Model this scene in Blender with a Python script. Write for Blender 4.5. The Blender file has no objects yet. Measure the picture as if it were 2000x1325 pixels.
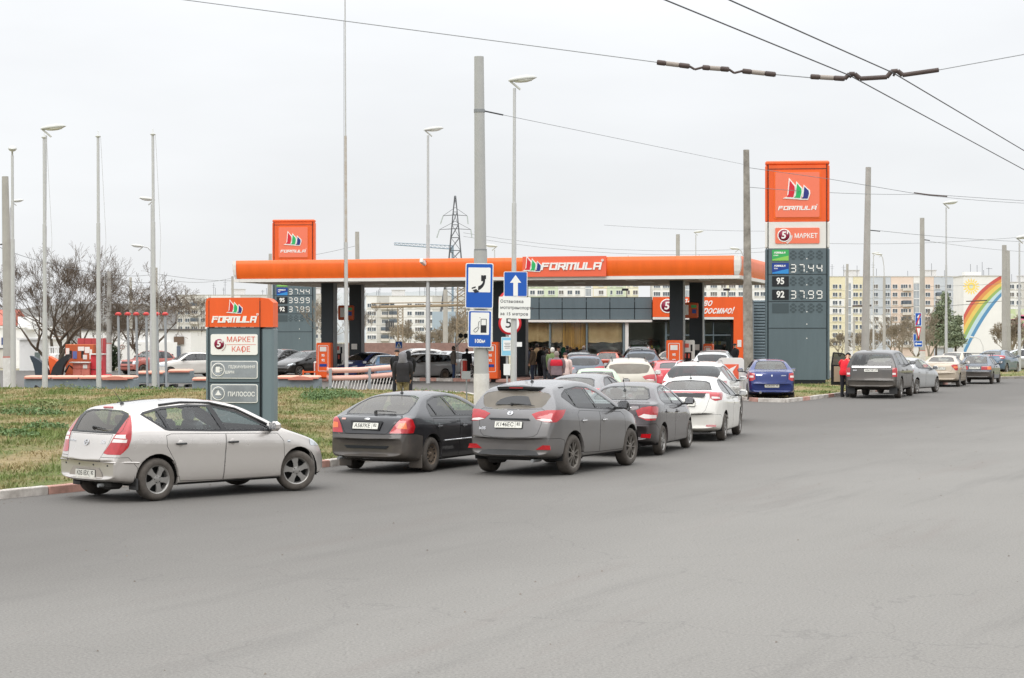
import bpy, bmesh, math, random
import numpy as np
from mathutils import Vector, Matrix
from mathutils.bvhtree import BVHTree
sc = bpy.context.scene
COL = sc.collection
rnd = random.Random(11)
F, HZ, CH = 3800.0, 650.0, 2.5          # focal length in photo pixels, horizon row, eye height
# ---------------------------------------------------------------- camera
cam_data = bpy.data.cameras.new('camera')
cam = bpy.data.objects.new('camera', cam_data)
COL.objects.link(cam)
cam.location = (0, 0, CH)
cam.rotation_euler = (math.radians(90), 0, 0)
cam_data.sensor_width = 36
cam_data.lens = F / 2000 * 36
cam_data.shift_y = -(662.5 - HZ) / 2000
cam_data.clip_start = 0.2
cam_data.clip_end = 6000
sc.camera = cam
# ---------------------------------------------------------------- overcast sky and sun
world = bpy.data.worlds.new('World')
sc.world = world
world.use_nodes = True
wn, wl = world.node_tree.nodes, world.node_tree.links
wn.clear()
w_out = wn.new('ShaderNodeOutputWorld')
w_bg = wn.new('ShaderNodeBackground')
w_sky = wn.new('ShaderNodeTexSky')
w_sky.sky_type = 'NISHITA'
w_sky.sun_disc = False
w_sky.sun_elevation = math.radians(38)
w_sky.sun_rotation = math.radians(200)
w_tc = wn.new('ShaderNodeTexCoord')
w_sep = wn.new('ShaderNodeSeparateXYZ')
wl.new(w_tc.outputs['Generated'], w_sep.inputs[0])
def wmath(op, a, b):
	n = wn.new('ShaderNodeMath'); n.operation = op
	for i, v in enumerate((a, b)):
		if isinstance(v, (int, float)): n.inputs[i].default_value = v
		else: wl.new(v, n.inputs[i])
	return n.outputs[0]
zz = wmath('MAXIMUM', w_sep.outputs[2], 0.0)
lum = wmath('ADD', wmath('ADD', wmath('MULTIPLY', zz, 0.30), wmath('MULTIPLY', wmath('MULTIPLY', zz, zz), 2.2)), 0.905)
w_no = wn.new('ShaderNodeTexNoise')
w_map = wn.new('ShaderNodeMapping')
w_map.inputs['Scale'].default_value = (1.0, 1.0, 3.5)
wl.new(w_tc.outputs['Generated'], w_map.inputs[0]); wl.new(w_map.outputs[0], w_no.inputs['Vector'])
w_no.inputs['Scale'].default_value = 2.6
w_no.inputs['Detail'].default_value = 5
cl = wmath('ADD', wmath('MULTIPLY', wmath('SUBTRACT', w_no.outputs['Fac'], 0.5), 0.42), 1.0)
lum = wmath('MULTIPLY', lum, cl)
w_tint = wn.new('ShaderNodeVectorMath'); w_tint.operation = 'SCALE'
w_tint.inputs[0].default_value = (0.978, 0.993, 1.014)
wl.new(lum, w_tint.inputs['Scale'])
w_sc = wn.new('ShaderNodeVectorMath'); w_sc.operation = 'SCALE'
wl.new(w_sky.outputs[0], w_sc.inputs[0]); w_sc.inputs['Scale'].default_value = 0.10
w_mix = wn.new('ShaderNodeMix'); w_mix.data_type = 'RGBA'
w_mix.inputs[0].default_value = 0.95
wl.new(w_sc.outputs[0], w_mix.inputs[6]); wl.new(w_tint.outputs[0], w_mix.inputs[7])
wl.new(w_mix.outputs[2], w_bg.inputs['Color'])
w_bg.inputs['Strength'].default_value = 1.0
wl.new(w_bg.outputs[0], w_out.inputs[0])
sun_data = bpy.data.lights.new('sun', 'SUN')
sun_data.energy = 0.7
sun_data.angle = math.radians(25)
sun_data.color = (1.0, 0.97, 0.93)
sun = bpy.data.objects.new('sun', sun_data)
COL.objects.link(sun)
sun.rotation_euler = (math.radians(52), 0, math.radians(-20))
sc.view_settings.view_transform = 'Standard'
sc.view_settings.look = 'None'
sc.view_settings.exposure = 0.0
sc.view_settings.gamma = 1.0
sc.view_settings.use_curve_mapping = False
sc.cycles.use_denoising = True
sc.cycles.max_bounces = 6
sc.cycles.transparent_max_bounces = 12
sc.cycles.transmission_bounces = 4
# ---------------------------------------------------------------- helpers
def P(px, py, d):
	return Vector(((px - 1000) * d / F, d, CH - (py - HZ) * d / F))
def GX(px, d): return (px - 1000) * d / F
def GD(py, z=0.0): return (CH - z) * F / (py - HZ)
def s2l(c):
	return tuple((v / 12.92 if v <= 0.04045 else ((v + 0.055) / 1.055) ** 2.4) for v in c)
def rgb(r, g, b): return s2l((r / 255, g / 255, b / 255))
MATS = {}
def mat(name, color=(0.5, 0.5, 0.5), rough=0.6, metal=0.0, var=0.0, vscale=3.0, bump=0.0, bscale=60.0,
		coat=0.0, emit=0.0, color2=None, spec=0.5, stretch=None):
	if name in MATS: return MATS[name]
	m = bpy.data.materials.new(name); m.use_nodes = True
	nt = m.node_tree; b = nt.nodes['Principled BSDF']
	b.inputs['Base Color'].default_value = (*color, 1)
	b.inputs['Roughness'].default_value = rough
	b.inputs['Metallic'].default_value = metal
	b.inputs['Coat Weight'].default_value = coat
	b.inputs['Specular IOR Level'].default_value = spec
	if emit:
		b.inputs['Emission Color'].default_value = (*color, 1)
		b.inputs['Emission Strength'].default_value = emit
	tc = None
	def coord():
		tc = nt.nodes.new('ShaderNodeTexCoord')
		if stretch:
			mp = nt.nodes.new('ShaderNodeMapping'); mp.inputs['Scale'].default_value = stretch
			nt.links.new(tc.outputs['Object'], mp.inputs[0]); return mp.outputs[0]
		return tc.outputs['Object']
	if var or color2:
		n = nt.nodes.new('ShaderNodeTexNoise'); n.inputs['Scale'].default_value = vscale
		n.inputs['Detail'].default_value = 6; n.inputs['Roughness'].default_value = 0.65
		nt.links.new(coord(), n.inputs['Vector'])
		rp = nt.nodes.new('ShaderNodeValToRGB')
		rp.color_ramp.elements[0].position = 0.3; rp.color_ramp.elements[1].position = 0.7
		c2 = color2 or tuple(max(0, v * (1 - var)) for v in color)
		c1 = color if color2 else tuple(min(1, v * (1 + var * 0.6)) for v in color)
		rp.color_ramp.elements[0].color = (*c2, 1); rp.color_ramp.elements[1].color = (*c1, 1)
		nt.links.new(n.outputs['Fac'], rp.inputs[0]); nt.links.new(rp.outputs[0], b.inputs['Base Color'])
	if bump:
		n = nt.nodes.new('ShaderNodeTexNoise'); n.inputs['Scale'].default_value = bscale
		n.inputs['Detail'].default_value = 4
		nt.links.new(coord(), n.inputs['Vector'])
		bp = nt.nodes.new('ShaderNodeBump'); bp.inputs['Strength'].default_value = bump; bp.inputs['Distance'].default_value = 0.02
		nt.links.new(n.outputs['Fac'], bp.inputs['Height']); nt.links.new(bp.outputs[0], b.inputs['Normal'])
	MATS[name] = m
	return m
def paint(name, color, metal=0.25, rough=0.35, dust=0.5, dust_color=None, inner=(0.03, 0.03, 0.03)):
	"""car paint: clear coat, road dust gathering low on the bodywork, dark trim on the inside face"""
	if name in MATS: return MATS[name]
	m = bpy.data.materials.new(name); m.use_nodes = True
	nt = m.node_tree; L = nt.links; b = nt.nodes['Principled BSDF']
	dust_color = dust_color or rgb(128, 116, 102)
	tc = nt.nodes.new('ShaderNodeTexCoord'); sp = nt.nodes.new('ShaderNodeSeparateXYZ')
	L.new(tc.outputs['Object'], sp.inputs[0])
	mr = nt.nodes.new('ShaderNodeMapRange'); L.new(sp.outputs[2], mr.inputs[0])
	mr.inputs[1].default_value = 0.15; mr.inputs[2].default_value = 1.25
	mr.inputs[3].default_value = dust; mr.inputs[4].default_value = dust * 0.12
	n = nt.nodes.new('ShaderNodeTexNoise'); n.inputs['Scale'].default_value = 3.5; n.inputs['Detail'].default_value = 7
	L.new(tc.outputs['Object'], n.inputs['Vector'])
	mu = nt.nodes.new('ShaderNodeMath'); mu.operation = 'MULTIPLY'
	mr2 = nt.nodes.new('ShaderNodeMapRange'); L.new(n.outputs['Fac'], mr2.inputs[0])
	mr2.inputs[1].default_value = 0.3; mr2.inputs[2].default_value = 0.7; mr2.inputs[3].default_value = 0.6; mr2.inputs[4].default_value = 1.3
	L.new(mr.outputs[0], mu.inputs[0]); L.new(mr2.outputs[0], mu.inputs[1]); mu.use_clamp = True
	mx = nt.nodes.new('ShaderNodeMix'); mx.data_type = 'RGBA'
	mx.inputs[6].default_value = (*color, 1); mx.inputs[7].default_value = (*dust_color, 1)
	L.new(mu.outputs[0], mx.inputs[0]); L.new(mx.outputs[2], b.inputs['Base Color'])
	me_ = nt.nodes.new('ShaderNodeMapRange'); L.new(mu.outputs[0], me_.inputs[0]); me_.inputs[3].default_value = metal; me_.inputs[4].default_value = 0; L.new(me_.outputs[0], b.inputs['Metallic'])
	rr = nt.nodes.new('ShaderNodeMapRange'); L.new(mu.outputs[0], rr.inputs[0])
	rr.inputs[3].default_value = rough; rr.inputs[4].default_value = 0.75
	L.new(rr.outputs[0], b.inputs['Roughness'])
	co = nt.nodes.new('ShaderNodeMapRange'); L.new(mu.outputs[0], co.inputs[0])
	co.inputs[1].default_value = 0.0; co.inputs[2].default_value = 0.6; co.inputs[3].default_value = 1.0; co.inputs[4].default_value = 0.15
	L.new(co.outputs[0], b.inputs['Coat Weight']); b.inputs['Coat Roughness'].default_value = 0.04; b.inputs['Coat IOR'].default_value = 1.5; b.inputs['Specular IOR Level'].default_value = .3
	db = nt.nodes.new('ShaderNodeBsdfDiffuse'); db.inputs[0].default_value = (*inner, 1)
	ge = nt.nodes.new('ShaderNodeNewGeometry'); ms = nt.nodes.new('ShaderNodeMixShader')
	L.new(ge.outputs['Backfacing'], ms.inputs[0]); L.new(b.outputs[0], ms.inputs[1]); L.new(db.outputs[0], ms.inputs[2])
	L.new(ms.outputs[0], nt.nodes['Material Output'].inputs[0])
	MATS[name] = m
	return m
def glass(name, tint=(0.5, 0.55, 0.55), refl=1.0, dust=0.0):
	"""thin tinted pane: clear tint, fresnel reflection, optional film of dust"""
	if name in MATS: return MATS[name]
	m = bpy.data.materials.new(name); m.use_nodes = True
	nt = m.node_tree; L = nt.links; nt.nodes.remove(nt.nodes['Principled BSDF'])
	t = nt.nodes.new('ShaderNodeBsdfTransparent'); t.inputs[0].default_value = (*tint, 1)
	g = nt.nodes.new('ShaderNodeBsdfGlossy'); g.inputs['Roughness'].default_value = 0.04
	g.inputs[0].default_value = (refl, refl, refl, 1)
	fr = nt.nodes.new('ShaderNodeFresnel'); ge = nt.nodes.new('ShaderNodeNewGeometry'); io = nt.nodes.new('ShaderNodeMapRange'); L.new(ge.outputs['Backfacing'], io.inputs[0]); io.inputs[3].default_value = 1.65; io.inputs[4].default_value = 1 / 1.65; L.new(io.outputs[0], fr.inputs[0])
	ms = nt.nodes.new('ShaderNodeMixShader')
	L.new(fr.outputs[0], ms.inputs[0]); L.new(t.outputs[0], ms.inputs[1]); L.new(g.outputs[0], ms.inputs[2])
	last = ms
	if dust:
		d = nt.nodes.new('ShaderNodeBsdfDiffuse'); d.inputs[0].default_value = (*rgb(150, 142, 130), 1)
		n = nt.nodes.new('ShaderNodeTexNoise'); n.inputs['Scale'].default_value = 4.0; n.inputs['Detail'].default_value = 5
		tc = nt.nodes.new('ShaderNodeTexCoord'); L.new(tc.outputs['Object'], n.inputs['Vector'])
		mr = nt.nodes.new('ShaderNodeMapRange'); L.new(n.outputs['Fac'], mr.inputs[0])
		mr.inputs[3].default_value = dust * 0.6; mr.inputs[4].default_value = dust * 1.4
		m2 = nt.nodes.new('ShaderNodeMixShader'); L.new(mr.outputs[0], m2.inputs[0])
		L.new(ms.outputs[0], m2.inputs[1]); L.new(d.outputs[0], m2.inputs[2]); last = m2
	L.new(last.outputs[0], nt.nodes['Material Output'].inputs[0])
	MATS[name] = m
	return m
class MB:
	"""collects plain shapes; build() links them as one mesh object"""
	def __init__(s): s.v, s.f, s.mi, s.mats, s.sm = [], [], [], [], []
	def _m(s, m):
		if m not in s.mats: s.mats.append(m)
		return s.mats.index(m)
	def add(s, verts, faces, m=None, smooth=False):
		o = len(s.v); s.v += [tuple(v) for v in verts]
		k = s._m(m)
		for f in faces: s.f.append([i + o for i in f]); s.mi.append(k); s.sm.append(smooth)
	def box(s, c, d, m=None, rz=0.0, rx=0.0, ry=0.0, bev=0.0):
		x, y, z = d[0] / 2, d[1] / 2, d[2] / 2
		M = Matrix.Translation(c) @ Matrix.Rotation(rz, 4, 'Z') @ Matrix.Rotation(ry, 4, 'Y') @ Matrix.Rotation(rx, 4, 'X')
		if bev <= 0:
			vs = [Vector((a * x, b * y, e * z)) for e in (-1, 1) for a, b in ((-1, -1), (1, -1), (1, 1), (-1, 1))]
			fs = [(0, 3, 2, 1), (4, 5, 6, 7), (0, 1, 5, 4), (1, 2, 6, 5), (2, 3, 7, 6), (3, 0, 4, 7)]
		else:
			q = min(bev, x * .9, y * .9, z * .9)
			vs = []
			for e, ins in ((-z, q), (-z + q, 0), (z - q, 0), (z, q)):
				X, Y = x - ins, y - ins; c2 = q * 0.999 if ins == 0 else q * .4
				for a, b in ((-X, -Y + c2), (-X + c2, -Y), (X - c2, -Y), (X, -Y + c2), (X, Y - c2), (X - c2, Y), (-X + c2, Y), (-X, Y - c2)):
					vs.append(Vector((a, b, e)))
			fs = [tuple(range(7, -1, -1)), tuple(range(24, 32))]
			for r in range(3):
				for i in range(8):
					j = (i + 1) % 8; fs.append((r * 8 + i, r * 8 + j, r * 8 + 8 + j, r * 8 + 8 + i))
		s.add([M @ v for v in vs], fs, m)
	def tube(s, pts, r, m=None, n=8, cap=True, smooth=True):
		"""r: radius or list of radii"""
		pts = [Vector(p) for p in pts]; k = len(pts)
		rs = r if isinstance(r, (list, tuple)) else [r] * k
		vs, fs = [], []
		up = None
		for i, p in enumerate(pts):
			t = (pts[min(i + 1, k - 1)] - pts[max(i - 1, 0)]).normalized()
			if up is None: up = Vector((0, 0, 1)) if abs(t.z) < .9 else Vector((1, 0, 0))
			a = t.cross(up).normalized(); b = a.cross(t).normalized(); up = b
			for j in range(n):
				q = 2 * math.pi * j / n
				vs.append(p + (a * math.cos(q) + b * math.sin(q)) * rs[i])
		for i in range(k - 1):
			for j in range(n):
				j2 = (j + 1) % n; fs.append((i * n + j, i * n + n + j, i * n + n + j2, i * n + j2))
		s.add(vs, fs, m, smooth)
		if cap:
			s.add(vs[:n], [tuple(range(n))], m); s.add(vs[-n:], [tuple(range(n - 1, -1, -1))], m)
	def lathe(s, prof, m=None, n=16, M=None, smooth=True):
		"""profile [(r, z)] turned about z"""
		M = M or Matrix.Identity(4)
		vs, fs = [], []
		for r, z in prof:
			for j in range(n):
				q = 2 * math.pi * j / n; vs.append(M @ Vector((r * math.cos(q), r * math.sin(q), z)))
		for i in range(len(prof) - 1):
			for j in range(n):
				j2 = (j + 1) % n; fs.append((i * n + j, i * n + j2, i * n + n + j2, i * n + n + j))
		s.add(vs, fs, m, smooth)
	def prism(s, poly, t, M, m=None):
		"""polygon [(x,y)] with thickness t along local z, placed by matrix M"""
		n = len(poly)
		a = sum(poly[i][0] * poly[(i + 1) % n][1] - poly[(i + 1) % n][0] * poly[i][1] for i in range(n))
		if a < 0: poly = poly[::-1]
		vs = [M @ Vector((x, y, 0)) for x, y in poly] + [M @ Vector((x, y, t)) for x, y in poly]
		fs = [tuple(range(n - 1, -1, -1)), tuple(range(n, 2 * n))] + [(i, (i + 1) % n, n + (i + 1) % n, n + i) for i in range(n)]
		s.add(vs, fs, m)
	def mesh(s, name):
		me = bpy.data.meshes.new(name)
		me.from_pydata(s.v, [], s.f)
		for m in s.mats: me.materials.append(m)
		me.polygons.foreach_set('material_index', s.mi)
		me.polygons.foreach_set('use_smooth', s.sm)
		me.update()
		return me
	def build(s, name, parent=None, loc=None):
		return link(name, s.mesh(name), parent, loc)
def link(name, data, parent=None, loc=None, rz=None):
	o = bpy.data.objects.new(name, data); COL.objects.link(o)
	if parent is not None: o.parent = parent
	if loc is not None: o.location = loc
	if rz is not None: o.rotation_euler = (0, 0, rz)
	return o
def tag(o, label=None, cat=None, group=None, kind=None):
	if label: o['label'] = label
	if cat: o['category'] = cat
	if group: o['group'] = group
	if kind: o['kind'] = kind
	return o
def thing(name, label, cat, loc=(0, 0, 0), rz=0.0, group=None):
	o = bpy.data.objects.new(name, None); COL.objects.link(o)
	o.empty_display_size = 0.2
	o.location = loc; o.rotation_euler = (0, 0, rz)
	return tag(o, label, cat, group)
def copy_tree(o, parent=None):
	c = o.copy(); COL.objects.link(c); c.parent = parent
	for ch in o.children: copy_tree(ch, c)
	return c
def text_mesh(s, size, m, M, name='lettering', parent=None, ext=0.004, bold=0.0, shear=0.0, sx=1.0, align='CENTER', space=1.0):
	"""lettering as a real thin mesh; local x = reading direction, y = up, z = towards the reader"""
	cu = bpy.data.curves.new('t', 'FONT')
	cu.body = s; cu.size = size; cu.align_x = align; cu.align_y = 'CENTER'
	cu.extrude = ext; cu.offset = bold; cu.shear = shear; cu.resolution_u = 3; cu.space_character = space
	o = bpy.data.objects.new('t', cu); COL.objects.link(o)
	dg = bpy.context.evaluated_depsgraph_get(); dg.update()
	me = bpy.data.meshes.new_from_object(o.evaluated_get(dg))
	bpy.data.objects.remove(o); bpy.data.curves.remove(cu)
	me.transform(M @ Matrix.Diagonal((sx, 1, 1, 1)))
	me.materials.clear(); me.materials.append(m)
	return link(name, me, parent)
def rrect(w, h, r, n=4):
	out = []
	for cx, cy, a0 in ((w / 2 - r, h / 2 - r, 0), (-w / 2 + r, h / 2 - r, 90), (-w / 2 + r, -h / 2 + r, 180), (w / 2 - r, -h / 2 + r, 270)):
		for k in range(n + 1):
			a = math.radians(a0 + 90 * k / n); out.append((cx + r * math.cos(a), cy + r * math.sin(a)))
	return out
def smooth_curve(pts, w=0.06, L=None):
	xs = [p[0] for p in pts]; zs = [p[1] for p in pts]
	g = np.arange(xs[0] - 0.3, xs[-1] + 0.3, 0.01)
	v = np.interp(g, xs, zs)
	k = max(1, int(w / 0.01)); ker = np.ones(k) / k
	v2 = np.convolve(np.pad(v, (k, k), 'edge'), ker, 'same')[k:-k]
	return lambda x: float(np.interp(x, g, v2))
# ---------------------------------------------------------------- ground, road, kerbs, grass
def node_asphalt():
	m = bpy.data.materials.new('worn_asphalt'); m.use_nodes = True
	nt = m.node_tree; L = nt.links; b = nt.nodes['Principled BSDF']
	tc = nt.nodes.new('ShaderNodeTexCoord')
	def noise(sc_, det, rough=.6, scale=(1, 1, 1), rot=0.0):
		mq = nt.nodes.new('ShaderNodeMapping'); mq.inputs['Rotation'].default_value = (0, 0, rot)
		mp = nt.nodes.new('ShaderNodeMapping'); mp.inputs['Scale'].default_value = scale
		L.new(tc.outputs['Object'], mq.inputs[0]); L.new(mq.outputs[0], mp.inputs[0])
		n = nt.nodes.new('ShaderNodeTexNoise'); n.inputs['Scale'].default_value = sc_; n.inputs['Detail'].default_value = det; n.inputs['Roughness'].default_value = rough
		L.new(mp.outputs[0], n.inputs['Vector']); return n.outputs['Fac']
	def mixc(f, a, bb):
		x = nt.nodes.new('ShaderNodeMix'); x.data_type = 'RGBA'
		L.new(f, x.inputs[0])
		for i, v in ((6, a), (7, bb)):
			if isinstance(v, tuple): x.inputs[i].default_value = (*v, 1)
			else: L.new(v, x.inputs[i])
		return x.outputs[2]
	def ramp(f, a, c):
		r = nt.nodes.new('ShaderNodeMapRange'); L.new(f, r.inputs[0]); r.inputs[1].default_value = a; r.inputs[2].default_value = c; return r.outputs[0]
	base = mixc(ramp(noise(.16, 5), .35, .65), (.262, .249, .226), (.286, .272, .248))
	# wear along the direction of travel
	streak = ramp(noise(1.0, 5, .6, (1.9, .11, 1), math.radians(26)), .42, .74)
	base = mixc(streak, base, (.278, .264, .240))
	dk = ramp(noise(.8, 6, .65, (1.5, .16, 1), math.radians(26)), .55, .82)
	base = mixc(dk, base, (.208, .197, .18))
	spot = ramp(noise(3.2, 6, .7), .68, .84)
	base = mixc(spot, base, (.135, .13, .125))
	rust = ramp(noise(.5, 6, .65, (1.2, .12, 1), math.radians(24)), .56, .8)
	base = mixc(rust, base, (.235, .203, .182))
	sp = nt.nodes.new('ShaderNodeSeparateXYZ'); L.new(tc.outputs['Object'], sp.inputs[0])
	old = nt.nodes.new('ShaderNodeMath'); old.operation = 'MULTIPLY_ADD'; old.inputs[1].default_value = 9.0; L.new(noise(.22, 5, .6, (1, .4, 1), math.radians(26)), old.inputs[0]);
	du = nt.nodes.new('ShaderNodeVectorMath'); du.operation = 'DOT_PRODUCT'; L.new(tc.outputs['Object'], du.inputs[0]); du.inputs[1].default_value = (-.90, .438, 0); L.new(du.outputs['Value'], old.inputs[2])
	base = mixc(ramp(old.outputs[0], 12.6, 20.5), base, (.160, .149, .134))
	base = mixc(ramp(noise(9, 5, .75), .62, .8), base, (.125, .12, .115))
	grain = noise(38, 3, .85)
	g = ramp(grain, .25, .75)
	gm = nt.nodes.new('ShaderNodeMix'); gm.data_type = 'RGBA'; gm.blend_type = 'MULTIPLY'; gm.inputs[0].default_value = .58
	L.new(base, gm.inputs[6]); L.new(g, gm.inputs[7])
	vo = nt.nodes.new('ShaderNodeTexVoronoi'); vo.feature = 'DISTANCE_TO_EDGE'; vo.inputs['Scale'].default_value = .23
	nv = nt.nodes.new('ShaderNodeTexNoise'); nv.inputs['Scale'].default_value = 1.2; nv.inputs['Detail'].default_value = 6
	L.new(tc.outputs['Object'], nv.inputs['Vector'])
	va = nt.nodes.new('ShaderNodeVectorMath'); va.operation = 'MULTIPLY_ADD'; va.inputs[1].default_value = (1.1, 1.1, 1.1)
	L.new(nv.outputs['Color'], va.inputs[0]); L.new(tc.outputs['Object'], va.inputs[2]); L.new(va.outputs[0], vo.inputs['Vector'])
	ck = nt.nodes.new('ShaderNodeMapRange'); L.new(vo.outputs['Distance'], ck.inputs[0]); ck.inputs[1].default_value = 0.0; ck.inputs[2].default_value = .0035; ck.inputs[3].default_value = .28; ck.inputs[4].default_value = 0
	c2 = mixc(ck.outputs[0], gm.outputs[2], (.07, .066, .063))
	L.new(c2, b.inputs['Base Color'])
	b.inputs['Roughness'].default_value = .88
	bp = nt.nodes.new('ShaderNodeBump'); bp.inputs['Strength'].default_value = .5; bp.inputs['Distance'].default_value = .006
	L.new(noise(95, 2, .8), bp.inputs['Height']); L.new(bp.outputs[0], b.inputs['Normal'])
	return m
M_ASPH = node_asphalt()
M_EARTH = mat('dull_far_ground', rgb(150, 143, 118), .95, var=.3, vscale=.05)
def gz(x, y):       # natural fall of the land beyond the station
	return -0.012 * max(0.0, y - 200) if y < 720 else -6.24
gm = MB()
ys = [-60, 0, 100, 160, 200, 300, 400, 500, 600, 720, 1000, 2500, 5200]; xs = [-2600, -900, -300, -100, 0, 100, 300, 900, 2600]
vs = [(x, y, gz(x, y) - .004) for y in ys for x in xs]; nx_ = len(xs)
gm.add(vs, [(j * nx_ + i, j * nx_ + i + 1, (j + 1) * nx_ + i + 1, (j + 1) * nx_ + i) for j in range(len(ys) - 1) for i in range(nx_ - 1)], M_EARTH)
tag(gm.build('ground'), kind='structure')
rm = MB()
rm.add([(-90, -40, .0), (120, -40, .0), (120, 129, .0), (-90, 129, .0)], [(0, 1, 2, 3)], M_ASPH)
tag(rm.build('road'), kind='structure')
M_KW = mat('kerb_white_paint', rgb(214, 208, 200), .85, color2=rgb(158, 150, 142), vscale=5, bump=.3)
M_KP = mat('kerb_faded_red_paint', rgb(206, 158, 144), .85, color2=rgb(160, 124, 112), vscale=5, bump=.3)
M_KG = mat('kerb_concrete', rgb(150, 144, 136), .9, var=.25, vscale=4, bump=.3)
def kerb(name, pts, label=None, stone=1.0, h=.13, w=.15, pattern='wp', z0=.004, arc=True):
	"""a run of single kerbstones along a line; the stones stand proud or sunken by a few mm"""
	root = thing(name, None, None); root['kind'] = 'structure'
	k = 0
	base = {}
	for mm in (M_KW, M_KP, M_KG):
		b = MB(); b.box((0, 0, h / 2 - .05), (stone - .012, w, h + .1), mm, bev=.014); base[mm] = b.mesh('kerbstone')
	carry = 0.0
	for a, c in zip(pts[:-1], pts[1:]):
		a, c = Vector((a[0], a[1], 0)), Vector((c[0], c[1], 0)); d = c - a; Ln = d.length
		if Ln < .1: continue
		u = d / Ln; n = max(1, round(Ln / stone)); st = Ln / n
		for i in range(n):
			p = a + u * (st * (i + .5))
			if abs(1000 + p.x * F / max(p.y, 1) - 1000) > 1120: k += 1; continue
			mm = {'w': M_KW, 'p': M_KP, 'g': M_KG}[pattern[k % len(pattern)]]; k += 1
			o = link('kerbstone', base[mm], root, (p.x, p.y, z0 + rnd.uniform(-.008, .008)))
			o.rotation_euler = (rnd.uniform(-.02, .02), 0, math.atan2(u.y, u.x) + rnd.uniform(-.006, .006)); o.scale = (st / stone, 1, 1)
	return root
def poly_dist(px, py, poly):
	px = np.asarray(px, float); py = np.asarray(py, float); d = np.full(px.shape, 1e9)
	for i in range(len(poly)):
		ax, ay = poly[i]; bx, by = poly[(i + 1) % len(poly)]
		t = np.clip(((px - ax) * (bx - ax) + (py - ay) * (by - ay)) / ((bx - ax) ** 2 + (by - ay) ** 2 + 1e-9), 0, 1)
		d = np.minimum(d, np.hypot(px - ax - t * (bx - ax), py - ay - t * (by - ay)))
	return d
def np_in(px, py, poly):
	c = np.zeros(px.shape, bool); n = len(poly)
	for i in range(n):
		xi, yi = poly[i]; xj, yj = poly[i - 1]
		with np.errstate(divide='ignore', invalid='ignore'):
			k = ((yi > py) != (yj > py)) & (px < (xj - xi) * (py - yi) / (yj - yi) + xi)
		c ^= k
	return c
def ss(a, b, x):
	t = np.clip((x - a) / (b - a), 0, 1); return t * t * (3 - 2 * t)
def mound_h(x, y, poly, H):
	d = poly_dist(x, y, poly)
	return .10 + (H - .10) * ss(0, 9, d) + .05 * ss(.4, 3, d) * (np.sin(np.asarray(x) * .55 + np.asarray(y) * .21) * np.sin(np.asarray(y) * .33))
def grass_mat(name, blade):
	m = bpy.data.materials.new(name); m.use_nodes = True
	nt = m.node_tree; L = nt.links; b = nt.nodes['Principled BSDF']
	tc = nt.nodes.new('ShaderNodeTexCoord')
	def noise(s_, det, rough=.6, stretch=(1, 1, 1)):
		mp = nt.nodes.new('ShaderNodeMapping'); mp.inputs['Scale'].default_value = stretch
		L.new(tc.outputs['Object'], mp.inputs[0])
		n = nt.nodes.new('ShaderNodeTexNoise'); n.inputs['Scale'].default_value = s_; n.inputs['Detail'].default_value = det; n.inputs['Roughness'].default_value = rough
		L.new(mp.outputs[0], n.inputs['Vector']); return n.outputs['Fac']
	def mr(f, a, c):
		r = nt.nodes.new('ShaderNodeMapRange'); L.new(f, r.inputs[0]); r.inputs[1].default_value = a; r.inputs[2].default_value = c; return r.outputs[0]
	def mix(f, a, bb):
		x = nt.nodes.new('ShaderNodeMix'); x.data_type = 'RGBA'; L.new(f, x.inputs[0])
		for i, v in ((6, a), (7, bb)):
			if isinstance(v, tuple): x.inputs[i].default_value = (*v, 1)
			else: L.new(v, x.inputs[i])
		return x.outputs[2]
	big = mr(noise(.42, 5, .7, (1, .38, 1)), .41, .56)
	if blade:
		dry = mix(mr(noise(6, 3), .3, .7), rgb(172, 156, 120), rgb(150, 136, 98))
		grn = mix(mr(noise(5, 3), .3, .7), rgb(118, 130, 76), rgb(94, 112, 58))
	else:
		dry = mix(mr(noise(3, 5), .3, .7), rgb(168, 150, 112), rgb(136, 120, 86))
		grn = mix(mr(noise(3, 5), .3, .7), rgb(112, 122, 66), rgb(92, 102, 54))
	c = mix(big, dry, grn)
	if not blade:
		c = mix(mr(noise(14, 4, .8), .52, .72), c, rgb(98, 84, 62))
	L.new(c, b.inputs['Base Color']); b.inputs['Roughness'].default_value = .8
	b.inputs['Specular IOR Level'].default_value = .2
	if not blade:
		bp = nt.nodes.new('ShaderNodeBump'); bp.inputs['Strength'].default_value = 1; bp.inputs['Distance'].default_value = .05
		L.new(noise(16, 5, .8), bp.inputs['Height']); L.new(bp.outputs[0], b.inputs['Normal'])
	return m
M_TURF, M_BLADE = grass_mat('turf', False), grass_mat('grass_blades', True)
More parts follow.
